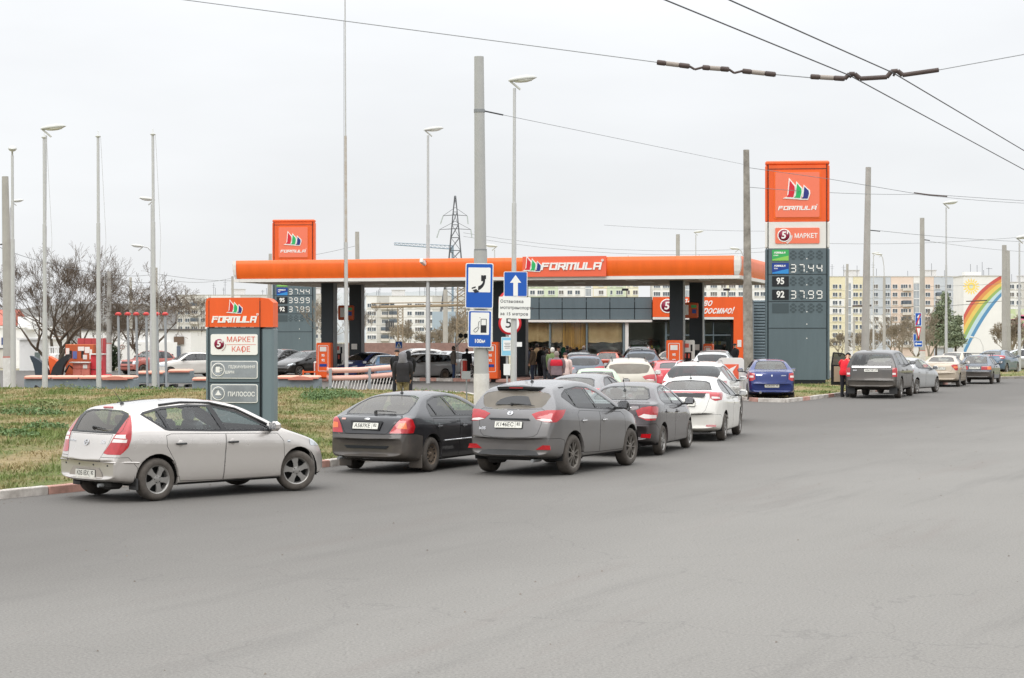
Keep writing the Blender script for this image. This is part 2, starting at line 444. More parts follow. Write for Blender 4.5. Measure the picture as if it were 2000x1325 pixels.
def mound(name, poly, H, dens, seed):
	bm = bmesh.new()
	vs = [bm.verts.new((x, y, 0)) for x, y in poly]; bm.faces.new(vs)
	x0, x1 = min(p[0] for p in poly), max(p[0] for p in poly); y0, y1 = min(p[1] for p in poly), max(p[1] for p in poly)
	for ax, a, b_ in ((0, x0, x1), (1, y0, y1)):
		v = a + 1.2
		while v < b_:
			g = bm.faces[:] + bm.edges[:] + bm.verts[:]
			bmesh.ops.bisect_plane(bm, geom=g, dist=1e-4, plane_co=(v, 0, 0) if ax == 0 else (0, v, 0), plane_no=(1, 0, 0) if ax == 0 else (0, 1, 0)); v += 1.2
	bmesh.ops.triangulate(bm, faces=[f for f in bm.faces if len(f.verts) > 4])
	co = np.array([v.co[:] for v in bm.verts]); z = mound_h(co[:, 0], co[:, 1], poly, H)
	for v, zi in zip(bm.verts, z): v.co.z = zi
	for f in bm.faces: f.smooth = True
	bmesh.ops.recalc_face_normals(bm, faces=bm.faces)
	me = bpy.data.meshes.new(name); bm.to_mesh(me); bm.free(); me.materials.append(M_TURF)
	tag(link(name, me), kind='structure')
	# blades
	rs = np.random.RandomState(seed)
	A = (x1 - x0) * (y1 - y0); N = int(A * dens)
	x = rs.uniform(x0, x1, N); y = rs.uniform(y0, y1, N)
	px = 1000 + x * F / np.maximum(y, 1)
	keep = np_in(x, y, poly) & (px > -80) & (px < 2080) & (y > 20) & (rs.uniform(0, 1, N) < np.clip(45 / y, .15, 1) ** 1.7)
	cl = np.sin(x * 2.1 + 3 * np.sin(y * .7)) * np.sin(y * 1.7 + 2 * np.sin(x * .9)) + .6 * np.sin(x * 5.3 + y * 3.1) * np.sin(y * 4.7 - x * 2.2)
	keep &= rs.uniform(0, 1, N) < np.clip(.55 + .45 * cl, .12, 1)
	x, y, cl = x[keep], y[keep], cl[keep]; N = len(x)
	z = mound_h(x, y, poly, H) - .01
	hgt = rs.uniform(.025, .075, N) * (1 + .5 * np.clip(cl, -.5, 1)) * (1 + (rs.uniform(0, 1, N) < .03) * 1.4)
	wdt = rs.uniform(.006, .013, N) * (1 + y / 70); ang = rs.uniform(0, 2 * np.pi, N); lean = rs.uniform(.1, .9, N) * hgt; la = rs.uniform(0, 2 * np.pi, N)
	cx, cy = np.cos(ang) * wdt, np.sin(ang) * wdt; lx, ly = np.cos(la) * lean, np.sin(la) * lean
	V = np.empty((N, 5, 3))
	V[:, 0] = np.c_[x - cx, y - cy, z]; V[:, 1] = np.c_[x + cx, y + cy, z]
	V[:, 2] = np.c_[x + cx * .7 + lx * .4, y + cy * .7 + ly * .4, z + hgt * .6]; V[:, 3] = np.c_[x - cx * .7 + lx * .4, y - cy * .7 + ly * .4, z + hgt * .6]
	V[:, 4] = np.c_[x + lx, y + ly, z + hgt]
	raw_mesh('grass', V.reshape(-1, 3), np.concatenate([(np.arange(N) * 5)[:, None] + np.array([0, 1, 2, 0, 2, 3]), ], 1).reshape(-1, 3), M_BLADE, extra=(np.arange(N) * 5)[:, None] + np.array([3, 2, 4]))
	return N
def raw_mesh(name, V, T, m, extra=None, kind='stuff'):
	if extra is not None: T = np.concatenate([T, extra.reshape(-1, 3)])
	me = bpy.data.meshes.new(name); me.vertices.add(len(V)); me.vertices.foreach_set('co', np.asarray(V, np.float32).ravel())
	me.loops.add(len(T) * 3); me.loops.foreach_set('vertex_index', np.asarray(T, np.int32).ravel())
	me.polygons.add(len(T)); me.polygons.foreach_set('loop_start', np.arange(0, len(T) * 3, 3, dtype=np.int32)); me.polygons.foreach_set('loop_total', np.full(len(T), 3, np.int32))
	me.materials.append(m); me.update(calc_edges=True); me.validate()
	o = link(name, me)
	if kind: o['kind'] = kind
	return o
POLY_L = [(-30, -8), (-7.75, 29.2), (-3.45, 36.3), (-1.7, 40.3), (-.6, 44), (.05, 50), (-.25, 62), (-1.0, 73), (-2.0, 78), (-4, 80.5), (-12, 81), (-42, 80), (-60, 60), (-60, -8)]
POLY_R = [(8.9, 70.2), (9.8, 69.6), (11.0, 72.2), (13.6, 78.5), (17, 86), (21, 94), (24, 102), (22, 105), (17, 103), (12.5, 96), (10, 88), (8.8, 80), (8.4, 73)]
POLY_RR = [(25.5, 104), (28, 106), (60, 112), (60, 150), (32, 150), (27, 128), (25, 112)]
mound('grass_verge', POLY_L, .38, 260, 3)
mound('grass_verge', POLY_R, .22, 120, 4)
mound('grass_verge', POLY_RR, .2, 60, 5)
kerb('kerb', [(-30, -8), (-7.75, 29.2), (-3.45, 36.3), (-1.7, 40.3), (-.6, 44), (.05, 50), (-.25, 62), (-1.0, 73), (-2.0, 78), (-4, 80.5)], pattern='wwp')
kerb('kerb', [(8.4, 73), (8.9, 70.2), (9.8, 69.6), (11.0, 72.2), (13.6, 78.5), (17, 86), (21, 94), (24, 102)], pattern='wwpw')
kerb('kerb', [(25, 112), (25.5, 104), (28, 106), (60, 112)], pattern='g')
kerb('kerb', [(-5.6, 101), (-3, 99.6), (0.5, 99), (2.2, 100.5)], pattern='wp', h=.16)
# leafy weeds standing in the grass
def weeds(name, label, cx, cy, z, r, h, n, seed, cols):
	rs = np.random.RandomState(seed)
	a, q = rs.uniform(0, 2 * np.pi, n), np.sqrt(rs.uniform(0, 1, n))
	x = cx + r[0] * q * np.cos(a); y = cy + r[1] * q * np.sin(a); hh = h * (1 - .55 * q ** 2) * rs.uniform(.5, 1.1, n)
	zt = z + hh * rs.uniform(.15, 1, n); s = rs.uniform(.025, .06, n)
	u = rs.normal(0, 1, (n, 3)); u /= np.linalg.norm(u, axis=1)[:, None]; w = rs.normal(0, 1, (n, 3)); w -= (w * u).sum(1)[:, None] * u; w /= np.linalg.norm(w, axis=1)[:, None]
	c = np.c_[x, y, zt]; V = np.stack([c - u * s[:, None], c + w * s[:, None] * .45, c + u * s[:, None], c - w * s[:, None] * .45], 1)
	i = (np.arange(n) * 4)[:, None]
	o = raw_mesh(name, V.reshape(-1, 3), np.concatenate([i + [0, 1, 2], i + [0, 2, 3]], 1).reshape(-1, 3), cols, kind='stuff')
	if label: o['label'] = label
	return o
M_WEED = mat('weed_leaf', rgb(114, 138, 88), .7, color2=rgb(74, 98, 54), vscale=6)
M_WEEDD = mat('dull_weed_leaf', rgb(132, 138, 92), .8, color2=rgb(96, 106, 62), vscale=6)
def ml(x, y): return float(mound_h(np.array([x]), np.array([y]), POLY_L, .38)[0])
for i, (px, d, rx, h, n, mm) in enumerate([(648, 66, 1.1, .42, 1500, M_WEED), (620, 64, .5, .25, 500, M_WEED), (838, 68, .75, .45, 900, M_WEED), (800, 72, .4, .3, 300, M_WEED), (872, 66, .5, .3, 400, M_WEEDD),
		(60, 50, .9, .22, 800, M_WEED), (20, 52, .8, .2, 700, M_WEEDD), (100, 54, .6, .2, 500, M_WEEDD), (160, 78, 1.0, .25, 300, M_WEED), (128, 77, .5, .35, 200, M_WEEDD), (300, 77, 1.2, .2, 350, M_WEED), (235, 45, .6, .22, 500, M_WEED), (900, 60, .4, .3, 300, M_WEED), (90, 43, .5, .2, 450, M_WEED), (10, 40, .7, .2, 500, M_WEED)]):
	x = GX(px, d); weeds('weeds', None, x, d, ml(x, d), (rx, rx * .8), h, n, 40 + i, mm)
def grit():
	rs = np.random.RandomState(9); n = 9000
	d = rs.uniform(10, 62, n); px = rs.uniform(-20, 2020, n); x = (px - 1000) * d / F
	near = rs.uniform(0, 1, n) < np.where(np.minimum(poly_dist(x, d, POLY_L), poly_dist(x, d, POLY_R)) < 1.0, 1, .02)
	ok = near & ~np_in(x, d, POLY_L) & ~np_in(x, d, POLY_R); x, d = x[ok], d[ok]; n = len(x); s = rs.uniform(.004, .013, n) * (1 + d / 60)
	q = np.array([(1, 0, 0), (-.5, .87, 0), (-.5, -.87, 0), (0, 0, .9)]); V = np.c_[x, d, np.full(n, .001)][:, None] + q[None] * s[:, None, None]
	i = (np.arange(n) * 4)[:, None]; raw_mesh('grit', V.reshape(-1, 3), np.concatenate([i + [0, 1, 3], i + [1, 2, 3], i + [2, 0, 3]], 1).reshape(-1, 3), mat('grit_stone', rgb(130, 120, 108), .9, color2=rgb(80, 74, 68), vscale=3))
grit()
# ---------------------------------------------------------------- far buildings
def flat_wall(name, px0, px1, ytop, ybot_z, d0, d1, m, depth=12, parent=None, b=None):
	pass
M_WIN = mat('window_dark_glass', rgb(96, 104, 112), .15, var=.4, vscale=.9)
M_FRAME = mat('window_white_frame', rgb(232, 232, 230), .6)
def window_mesh(w, h, n, dark=None):
	"""frame with n lights, sits in its opening, outer face towards -y"""
	b = MB(); f = .09
	dk = dark or M_WIN
	b.box((0, .0, h / 2 - f / 2), (w, .12, f), M_FRAME); b.box((0, 0, -h / 2 + f / 2), (w, .12, f), M_FRAME)
	for k in range(n + 1):
		b.box((-w / 2 + f / 2 + (w - f) * k / n, 0, 0), (f, .11, h - 2 * f), M_FRAME)
	b.box((0, .04, 0), (w - f, .02, h - f), dk)
	b.box((0, -.06, -h / 2 - .05), (w + .1, .2, .06), M_FRAME)
	return b
WINM = {}
def win(parent, x, z, w, h, n, y=-.09, dark=None, key=None):
	k = (round(w, 2), round(h, 2), n, key)
	if k not in WINM: WINM[k] = window_mesh(w, h, n, dark).mesh('window')
	return link('window', WINM[k], parent, (x, y, z))
M_RECESS = mat('dark_loggia', rgb(120, 116, 112), .9, var=.3, vscale=.5)
def block(name, label, px0, px1, y_top, d, segs, rows, cols, base=-6.3, thick=13, group=None, rz=0.0, roof=True, y_win=None, wsize=(1.7, 1.45), seed=0, stairs=(), balc=(), cat='apartment block'):
	"""slab block seen square on. segs: (px_a, px_b, material), cols: (px, lights), rows: photo rows of the windows"""
	X0, X1 = GX(px0, d), GX(px1, d); zt = CH - (y_top - HZ) * d / F
	r = thing(name, label, cat, ((X0 + X1) / 2, d, 0), rz, group)
	cx = (X0 + X1) / 2
	rs = random.Random(seed)
	core = MB(); core.box((0, thick / 2 + .35, (zt + base) / 2 - .1), (X1 - X0 - .1, thick, zt - base - .2), mat('block_core', rgb(205, 203, 198), .9)); core.build('core_wall', r)
	storeys = rows
	pan = {}
	for a, b_, m in segs:
		xa, xb = GX(a, d) - cx, GX(b_, d) - cx
		w = MB(); w.box(((xa + xb) / 2, .17, (zt + base) / 2), (xb - xa - .04, .34, zt - base), m)
		w.build('wall_bay', r)
		if m not in (W1, GR):
			for z in [CH - (y - HZ) * d / F for y in rows]:
				if rs.random() < .22: w = MB(); w.box(((xa + xb) / 2, -.015, z), (xb - xa - .5, .03, (rows[1] - rows[0]) * d / F * .9), W1); w.build('pale_panel', r)
	jm = mat('panel_joint', rgb(150, 148, 142), .9)
	step = (rows[1] - rows[0]) * d / F if len(rows) > 1 else 2.8
	zs = [CH - (y - HZ) * d / F for y in rows]
	j = MB()
	for z in zs: j.box((0, -.012, z - step / 2), (X1 - X0, .02, .07), jm)
	o = j.build('panel_joints', r); o['kind'] = 'stuff'
	for px, n in cols:
		x = GX(px, d) - cx
		for z in zs:
			dk = M_RECESS if rs.random() < .12 else None
			win(r, x, z, wsize[0] * (n / 2 if n < 3 else 1.35), wsize[1], n, dark=dk, key='l' if dk else None)
	for px in balc:
		x = GX(px, d) - cx
		for z in zs:
			if rs.random() < .8:
				b = MB(); b.box((x, -.5, z - .95), (2.9, .9, .9), mat('balcony_panel', rgb(206, 200, 190), .9, var=.15, vscale=.4))
				if rs.random() < .5: b.box((x, -.45, z + .15), (2.8, .75, 1.2), M_WIN)
				b.build('balcony', r)
	for px, wpx in stairs:
		x = GX(px, d) - cx; w_ = wpx * d / F
		b = MB(); b.box((x, -.02, (zs[0] + zs[-1]) / 2), (w_, .05, zs[0] - zs[-1] + step * .7), mat('stair_glass', rgb(150, 158, 166), .4, var=.3, vscale=.6))
		k = max(2, int(w_ / .45))
		for i in range(k + 1): b.box((x - w_ / 2 + w_ * i / k, -.08, (zs[0] + zs[-1]) / 2), (.1, .08, zs[0] - zs[-1] + step * .7), M_FRAME)
		for z in zs: b.box((x, -.1, z + step / 2), (w_, .1, .25), M_FRAME)
		b.build('stair_window', r)
	if roof:
		b = MB(); b.box((0, .2, zt + .12), (X1 - X0 + .3, .7, .24), mat('parapet', rgb(190, 188, 184), .9)); b.build('parapet', r)
		ma = mat('antenna_metal', rgb(90, 92, 96), .6)
		for k in range(max(2, int((px1 - px0) / 28))):
			x = rs.uniform(X0 + 2, X1 - 2) - cx; h = rs.uniform(2, 6)
			b = MB(); b.tube([(x, 4, zt), (x, 4, zt + h)], .07, ma, 5)
			if rs.random() < .5: b.box((x, 4, zt + h * .8), (1.4, .06, .06), ma); b.box((x, 4, zt + h * .65), (1.0, .06, .06), ma)
			b.build('roof_aerial', r)
		for k in range(max(1, int((px1 - px0) / 110))):
			x = X0 + (X1 - X0) * (k + .5 + rs.uniform(-.2, .2)) / max(1, int((px1 - px0) / 110)) - cx
			b = MB(); b.box((x, 6, zt + 1.1), (4.5, 4, 2.2), mat('lift_house', rgb(205, 203, 200), .9)); b.box((x, 6, zt + 2.3), (5, 4.5, .2), mat('parapet')); b.build('lift_house', r)
	return r, cx
Y1 = mat('panel_yellow', rgb(222, 214, 184), .9, var=.05, vscale=.3); Y2 = mat('panel_pale_cream', rgb(232, 228, 205), .9, var=.05, vscale=.3)  # yellow, peach and blue-grey bays: distance haze is put into these paled colours
W1 = mat('panel_white', rgb(226, 225, 221), .9, var=.05, vscale=.3); B1 = mat('panel_blue_grey', rgb(192, 197, 202), .9, var=.05, vscale=.3)
P1 = mat('panel_peach', rgb(222, 203, 188), .9, var=.05, vscale=.3); G1 = mat('panel_pale_green', rgb(204, 214, 188), .9, var=.06, vscale=.3)
GR = mat('panel_grey', rgb(200, 198, 192), .9, var=.08, vscale=.3)
ROWS = [560, 575.8, 591.6, 607.4, 623.2, 639, 654.8, 670.6]
D_ = 640
block('apartment_block', 'long nine storey block with yellow, grey and peach bays, left of the rainbow wall', 1560, 1881, 541, D_,
	  [(1560, 1606, W1), (1606, 1651, Y1), (1651, 1666, W1), (1666, 1688, Y1), (1688, 1700, W1), (1700, 1740, B1), (1740, 1784, P1), (1784, 1799, W1), (1799, 1824, P1), (1824, 1862, B1), (1862, 1881, Y2)],
	  ROWS, [(1575, 2), (1596, 2), (1631, 2), (1641, 1), (1671, 2), (1681, 1), (1710, 2), (1733, 2), (1748, 2), (1766, 3), (1777, 1), (1812, 2), (1831, 2), (1853, 2), (1867, 2), (1876, 1)], stairs=[(1658, 8), (1790, 11)], seed=2, balc=(1771, 1837))
# gable with rainbow mural
d = 600; X0, X1 = GX(1882, d), GX(1957, d); zt = CH - (540 - HZ) * d / F; base = -6.0
mr_ = thing('apartment_block', 'windowless white end wall painted with a rainbow and a yellow sun', 'apartment block', ((X0 + X1) / 2, d, 0))
b = MB(); b.box((0, 7, (zt + base) / 2), (X1 - X0, 14, zt - base), W1); b.build('wall', mr_)
b = MB(); b.box((0, 7, zt + .15), (X1 - X0 + .4, 14.4, .3), mat('parapet')); b.build('parapet', mr_)
cxm = (X0 + X1) / 2
def mural_pt(px, py): return (GX(px, d) - cxm, CH - (py - HZ) * d / F)
# rainbow bands: sampled along the photo's arcs (outer edge left and lower, ends at the wall's right edge)
def arc(p0, p1, p2, n=18):
	out = []
	for i in range(n + 1):
		t = i / n; out.append(((1 - t) ** 2 * p0[0] + 2 * t * (1 - t) * p1[0] + t * t * p2[0], (1 - t) ** 2 * p0[1] + 2 * t * (1 - t) * p1[1] + t * t * p2[1]))
	return out
edges_ = [((1882, 616), (1905, 565), (1956, 538)), ((1882, 628), (1908, 573), (1956, 545)), ((1882, 640), (1911, 580), (1956, 551)), ((1882, 655), (1913, 590), (1956, 559)), ((1882, 670), (1914, 598), (1956, 565)), ((1882, 685), (1917, 608), (1956, 571)), ((1884, 694), (1920, 617), (1956, 579))]
cols_ = [rgb(196, 92, 84), rgb(212, 146, 88), rgb(218, 192, 104), rgb(146, 174, 104), rgb(186, 208, 212), rgb(92, 142, 180)]
for k in range(6):
	o1 = [mural_pt(*p) for p in arc(*edges_[k])]; o2 = [mural_pt(*p) for p in arc(*edges_[k + 1])]
	vs = [(x, -.02, z) for x, z in o1] + [(x, -.02, z) for x, z in o2]; n = len(o1)
	m_ = mat('mural_paint_%d' % k, cols_[k], .9, var=.06, vscale=.4)
	b = MB(); b.add(vs, [(i, i + 1, n + i + 1, n + i) for i in range(n - 1)], m_); b.build('rainbow_band', mr_)
ms_ = mat('mural_sun', rgb(238, 208, 110), .9); sx, sz = mural_pt(1897, 560)
b = MB(); Rr = 1.3
for k in range(16):
	a = 2 * math.pi * k / 16; c_, s_ = math.cos(a), math.sin(a)
	b.add([(sx + c_ * Rr * 1.15 - s_ * .28, -.02, sz + s_ * Rr * 1.15 + c_ * .28), (sx + c_ * Rr * 1.15 + s_ * .28, -.02, sz + s_ * Rr * 1.15 - c_ * .28), (sx + c_ * 2.5 + s_ * .1, -.02, sz + s_ * 2.5 - c_ * .1), (sx + c_ * 2.5 - s_ * .1, -.02, sz + s_ * 2.5 + c_ * .1)], [(3, 2, 1, 0)], ms_)
b.add([(sx + math.cos(2 * math.pi * k / 24) * Rr, -.02, sz + math.sin(2 * math.pi * k / 24) * Rr) for k in range(24)], [tuple(range(24))], ms_)
b.build('painted_sun', mr_)
b = MB(); b.add([(sx + math.cos(2 * math.pi * k / 20) * .62, -.035, sz + math.sin(2 * math.pi * k / 20) * .62) for k in range(20)], [tuple(range(20))], mat('mural_pale', rgb(205, 210, 190), .9)); b.build('painted_face', mr_)
ma = mat('antenna_metal')
for px, y in ((1903, 515), (1916, 517), (1926, 511), (1929, 527), (1939, 522)):
	x, z = mural_pt(px, y); b = MB(); b.tube([(x, 5, zt), (x, 5, z)], .07, ma, 5); b.build('roof_aerial', mr_)
b = MB(); x, z = mural_pt(1940, 524); b.box((x, 5, z), (1.8, .3, .1), ma); x, z = mural_pt(1905, 536); b.box((x, 5, z + .2), (5, 4, 1.2), W1); b.build('lift_house', mr_)
block('apartment_block', 'cream block at the right edge behind the floral billboard', 1958, 2040, 552, 640, [(1958, 1990, W1), (1990, 2040, GR)], ROWS[:5], [(1965, 2), (1976, 2), (1990, 2), (2005, 2), (2020, 2)], seed=5)
# billboard with flowers
d = 300; bb = thing('billboard', 'billboard with pink and green floral picture at the right edge', 'billboard', (GX(1984, d), d, 0))
b = MB(); w_ = 54 * d / F
b.box((0, .1, CH - (634 - HZ) * d / F), (w_, .2, 60 * d / F), mat('billboard_green', rgb(172, 196, 120), .8, color2=rgb(214, 210, 206), vscale=1.3)); b.build('picture_panel', bb)
b = MB()
for k in range(7):
	a = k * .9; r_ = .75; ox = (1.0 if k % 2 else -.4) + rnd.uniform(-.3, .3); oz = CH - (628 - HZ) * d / F + rnd.uniform(-.8, .8)
	b.prism([(ox - 1.2, oz - .15), (ox - .4, oz + .35), (ox + .6, oz + .28), (ox + 1.1, oz - .05), (ox + .3, oz - .35)], .012, Matrix(((1, 0, 0, 0), (0, 0, 1, -.02), (0, 1, 0, 0), (0, 0, 0, 1))), mat('billboard_pink', rgb(216, 130, 156), .8, var=.2, vscale=3))
b.build('printed_petals', bb)
b = MB()
for s_ in (-1, 1): b.tube([(s_ * 1.3, .25, -1.5), (s_ * 1.3, .25, 6)], .12, mat('dark_post', rgb(70, 70, 72), .7), 6)
b.build('post', bb)
block('apartment_block', 'pale green and yellow block seen under the middle of the canopy', 1020, 1247, 528, 650, [(1020, 1062, G1), (1062, 1090, G1), (1090, 1142, W1), (1142, 1158, W1), (1158, 1186, Y1), (1186, 1222, G1), (1222, 1247, Y2)],
	  [540, 555.8, 571.6, 587.4, 603.2, 619, 634.8], [(1040, 2), (1056, 3), (1077, 3), (1096, 2), (1113, 2), (1128, 2), (1174, 2), (1194, 1), (1210, 3), (1228, 1), (1241, 2)], stairs=[(1149, 11)], seed=8, base=-6.3)
block('apartment_block', 'white block seen under the right end of the canopy', 1275, 1500, 532, 640, [(1275, 1334, W1), (1334, 1352, W1), (1352, 1420, W1), (1420, 1436, Y2), (1436, 1500, W1)],
	  [543, 558.8, 574.6, 590.4, 606, 622, 638], [(1283, 3), (1301, 3), (1320, 2), (1375, 2), (1394, 3), (1413, 2), (1430, 3), (1447, 2), (1490, 2), (1478, 2)], stairs=[(1342, 11)], seed=9)
block('apartment_block', 'pale grey five storey block under the left part of the canopy', 715, 968, 579, 690, [(715, 736, W1), (736, 760, GR), (760, 845, W1), (845, 858, GR), (858, 968, GR)],
	  [597, 612.5, 628, 643.5, 659], [(722, 2), (730, 2), (752, 3), (766, 2), (800, 2), (815, 2), (824, 2), (840, 2), (880, 2), (896, 2), (912, 2), (930, 2), (950, 2)], seed=10, balc=(752, 768), base=-6.3)
block('apartment_block', 'grey five storey block behind the bare trees on the left', 345, 536, 577, 700, [(345, 400, GR), (400, 470, W1), (470, 536, GR)],
	  [595, 610.5, 626, 641.5, 657], [(352, 2), (366, 2), (380, 3), (396, 2), (412, 2), (430, 2), (448, 3), (466, 2), (484, 2), (502, 3), (520, 2)], seed=12, balc=(380, 448), base=-6.3)
block('apartment_block', 'hazy grey block between the left trees and the small price sign', 610, 640, 575, 700, [(610, 640, GR)], [595, 610.5, 626, 641.5, 657], [(617, 2), (630, 2)], seed=13)
# hills
def ridge(name, px0, px1, d, prof, m, zb=-8, seed=1, kind='structure'):
	rs = random.Random(seed); b = MB(); n = 60
	top = [];
	for i in range(n + 1):
		px = px0 + (px1 - px0) * i / n; y = float(np.interp(px, [p[0] for p in prof], [p[1] for p in prof])) + rs.uniform(-1.2, 1.2)
		top.append((GX(px, d), CH - (y - HZ) * d / F))
	vs = [(x, d - 60 - (z - zb) * 3, zb) for x, z in top] + [(x, d - 20, zb + (z - zb) * .6) for x, z in top] + [(x, d, z) for x, z in top] + [(x, d + 200, zb) for x, z in top]
	k = n + 1
	b.add(vs, [(r * k + i, r * k + i + 1, (r + 1) * k + i + 1, (r + 1) * k + i) for r in range(3) for i in range(n)], m, True)
	return tag(b.build(name), kind=kind)
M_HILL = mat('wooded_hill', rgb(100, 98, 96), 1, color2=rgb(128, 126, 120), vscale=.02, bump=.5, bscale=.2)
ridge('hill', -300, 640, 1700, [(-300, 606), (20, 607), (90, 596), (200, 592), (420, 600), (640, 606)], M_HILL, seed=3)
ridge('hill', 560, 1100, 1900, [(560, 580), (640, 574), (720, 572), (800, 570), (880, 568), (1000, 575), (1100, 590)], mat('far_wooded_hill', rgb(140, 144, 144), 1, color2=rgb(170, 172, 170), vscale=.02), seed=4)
# ---------------------------------------------------------------- bare trees
def grow(rs, V, Fc, p, d, L, r, depth, n=3, spread=.55, up=.12, minr=.006, split=(2, 3), crook=.16):
	"""one limb as a crooked tapered tube, then its children"""
	seg = 3 if depth > 1 else 2
	pts = [p]; rad = [r]; dd = d.copy()
	for k in range(seg):
		dd = (dd + Vector((rs.gauss(0, crook), rs.gauss(0, crook), rs.gauss(0, crook * .7) + up * .5))).normalized()
		p = p + dd * (L / seg); pts.append(p); rad.append(max(minr, r * (1 - .42 * (k + 1) / seg)))
	sides = 6 if r > .07 else (4 if r > .02 else 3)
	o = len(V)
	for i, q in enumerate(pts):
		t = (pts[min(i + 1, len(pts) - 1)] - pts[max(i - 1, 0)]).normalized()
		a = t.cross(Vector((.3, 1, .1))).normalized(); b_ = a.cross(t)
		for j in range(sides):
			g = 2 * math.pi * j / sides; w = q + (a * math.cos(g) + b_ * math.sin(g)) * rad[i]; V.append((w.x, w.y, w.z))
	for i in range(len(pts) - 1):
		for j in range(sides):
			j2 = (j + 1) % sides; Fc.append((o + i * sides + j, o + i * sides + j2, o + (i + 1) * sides + j2, o + (i + 1) * sides + j))
	if depth <= 0: return
	kids = rs.randint(*split) + (1 if depth < 3 else 0)
	for k in range(kids):
		base = dd; ax = Vector((rs.gauss(0, 1), rs.gauss(0, 1), rs.gauss(0, .6)))
		ax = (ax - ax.dot(base) * base).normalized()
		an = rs.uniform(spread * .5, spread * 1.35)
		nd = (base * math.cos(an) + ax * math.sin(an) + Vector((0, 0, up))).normalized()
		q = pts[-1] if k < 2 else pts[rs.randint(1, len(pts) - 1)]
		grow(rs, V, Fc, q, nd, L * rs.uniform(.62, .88), rad[-1] * rs.uniform(.52, .76), depth - 1, n, spread, up, minr, split, crook)
M_BARK = mat('bark', rgb(92, 82, 70), .95, var=.3, vscale=4); M_TWIG = mat('twigs', rgb(98, 84, 70), .95, var=.2, vscale=2)
M_BARKP = mat('pale_bark', rgb(140, 130, 112), .95, var=.3, vscale=4); M_TWIGP = mat('pale_twigs', rgb(146, 134, 116), .95, var=.2, vscale=2)
def bare_tree(label, x, y, z, h, stems, depth, seed, r=.16, spread=.55, up=.14, group=None, pale=False, lean=.35, name='bare_tree', minr=.009):
	rs = random.Random(seed)
	t = thing(name, label, 'tree' if name != 'bare_bush' else 'bush', (x, y, z), 0, group)
	V, Fc = [], []; TV, TF = [], []
	for s_ in range(stems):
		a = 2 * math.pi * s_ / stems + rs.uniform(-.4, .4); ln = lean * (0 if stems == 1 else 1)
		d0 = Vector((math.cos(a) * ln, math.sin(a) * ln, 1)).normalized()
		p0 = Vector((math.cos(a) * .1, math.sin(a) * .1, -.1)); hh = h * .26 * rs.uniform(.85, 1.15)
		b = []; grow(rs, TV, TF, p0, d0, hh, r, 0, up=up)
		top = Vector(TV[-1]);
		for k in range(3):
			aa = 2 * math.pi * (k + rs.random()) / 3
			nd = (d0 + Vector((math.cos(aa) * .75, math.sin(aa) * .75, .25))).normalized()
			grow(rs, V, Fc, top, nd, h * .22 * rs.uniform(.8, 1.2), r * .58, depth, spread=spread, up=up, minr=minr)
	b = MB(); b.add(TV, TF, M_BARKP if pale else M_BARK, True); b.build('trunk', t)
	b = MB(); b.add(V, Fc, M_TWIGP if pale else M_TWIG, True); b.build('crown', t)
	return t
bare_tree('widest bare tree, several dark crooked stems behind the two left flagpoles', GX(112, 125), 125, 0, 7.9, 5, 6, 21, r=.16, spread=.52, up=.09, lean=.38, minr=.007)
bare_tree('bare tree with trunk right of the red kiosk panel', GX(180, 128), 128, 0, 6.6, 2, 5, 22, r=.13, spread=.6, up=.08)
bare_tree('low spreading bare tree behind the red headed posts', GX(284, 122), 122, 0, 6.2, 2, 6, 23, r=.15, spread=.7, up=.02, lean=.3)
bare_tree('pale bare tree between the red headed posts and the grey sign', GX(340, 140), 140, 0, 6.0, 2, 5, 24, r=.12, spread=.6, pale=True, group=None)
bare_tree('pale bare tree standing between the two left canopy columns', GX(668, 118), 118, 0, 4.6, 2, 5, 25, r=.08, pale=True)
bare_tree('pale thin bare tree left of the first canopy column', GX(626, 150), 150, 0, 6, 2, 5, 26, r=.1, pale=True)
for i, (px, d, h, lb) in enumerate([(790, 330, 6, 'bare brown tree behind the silver estate car'), (880, 260, 5, 'bare brown tree behind the man with the hand truck'), (905, 300, 7, 'bare tree at the foot of the lattice mast'), (1700, 420, 6, 'bare tree in front of the grey bay of the right block'), (1760, 300, 6.5, 'bare brown tree left of the no through signs'), (1815, 330, 8, 'bare brown tree right of the blue arrow sign'), (1740, 360, 6, 'bare tree in front of the peach bays'), (1980, 200, 4, 'bare tree below the billboard'), (1640, 400, 5, 'bare tree beside the tall price sign')]):
	bare_tree(lb, GX(px, d), d, gz(0, d), h, 3, 5, 60 + i, r=.15, spread=.6, pale=True, minr=.022)
for i, (px, d, h, lb) in enumerate([(30, 300, 7, 'leafless thicket behind the white garage'), (150, 240, 6, 'leafless thicket behind the red kiosk'), (240, 230, 5.5, 'leafless thicket behind the low white building'), (1690, 330, 5, 'leafless thicket at the foot of the yellow bays'), (1790, 280, 5, 'leafless thicket behind the white painted pole'), (855, 220, 3.6, 'leafless thicket behind the silver car'), (1975, 220, 4.2, 'leafless thicket behind the parked cars at far right')]):
	bare_tree(lb, GX(px, d), d, gz(0, d), h, 6, 4, 80 + i, r=.09, spread=.7, pale=i > 2, lean=.8, name='bare_bush', minr=.022)
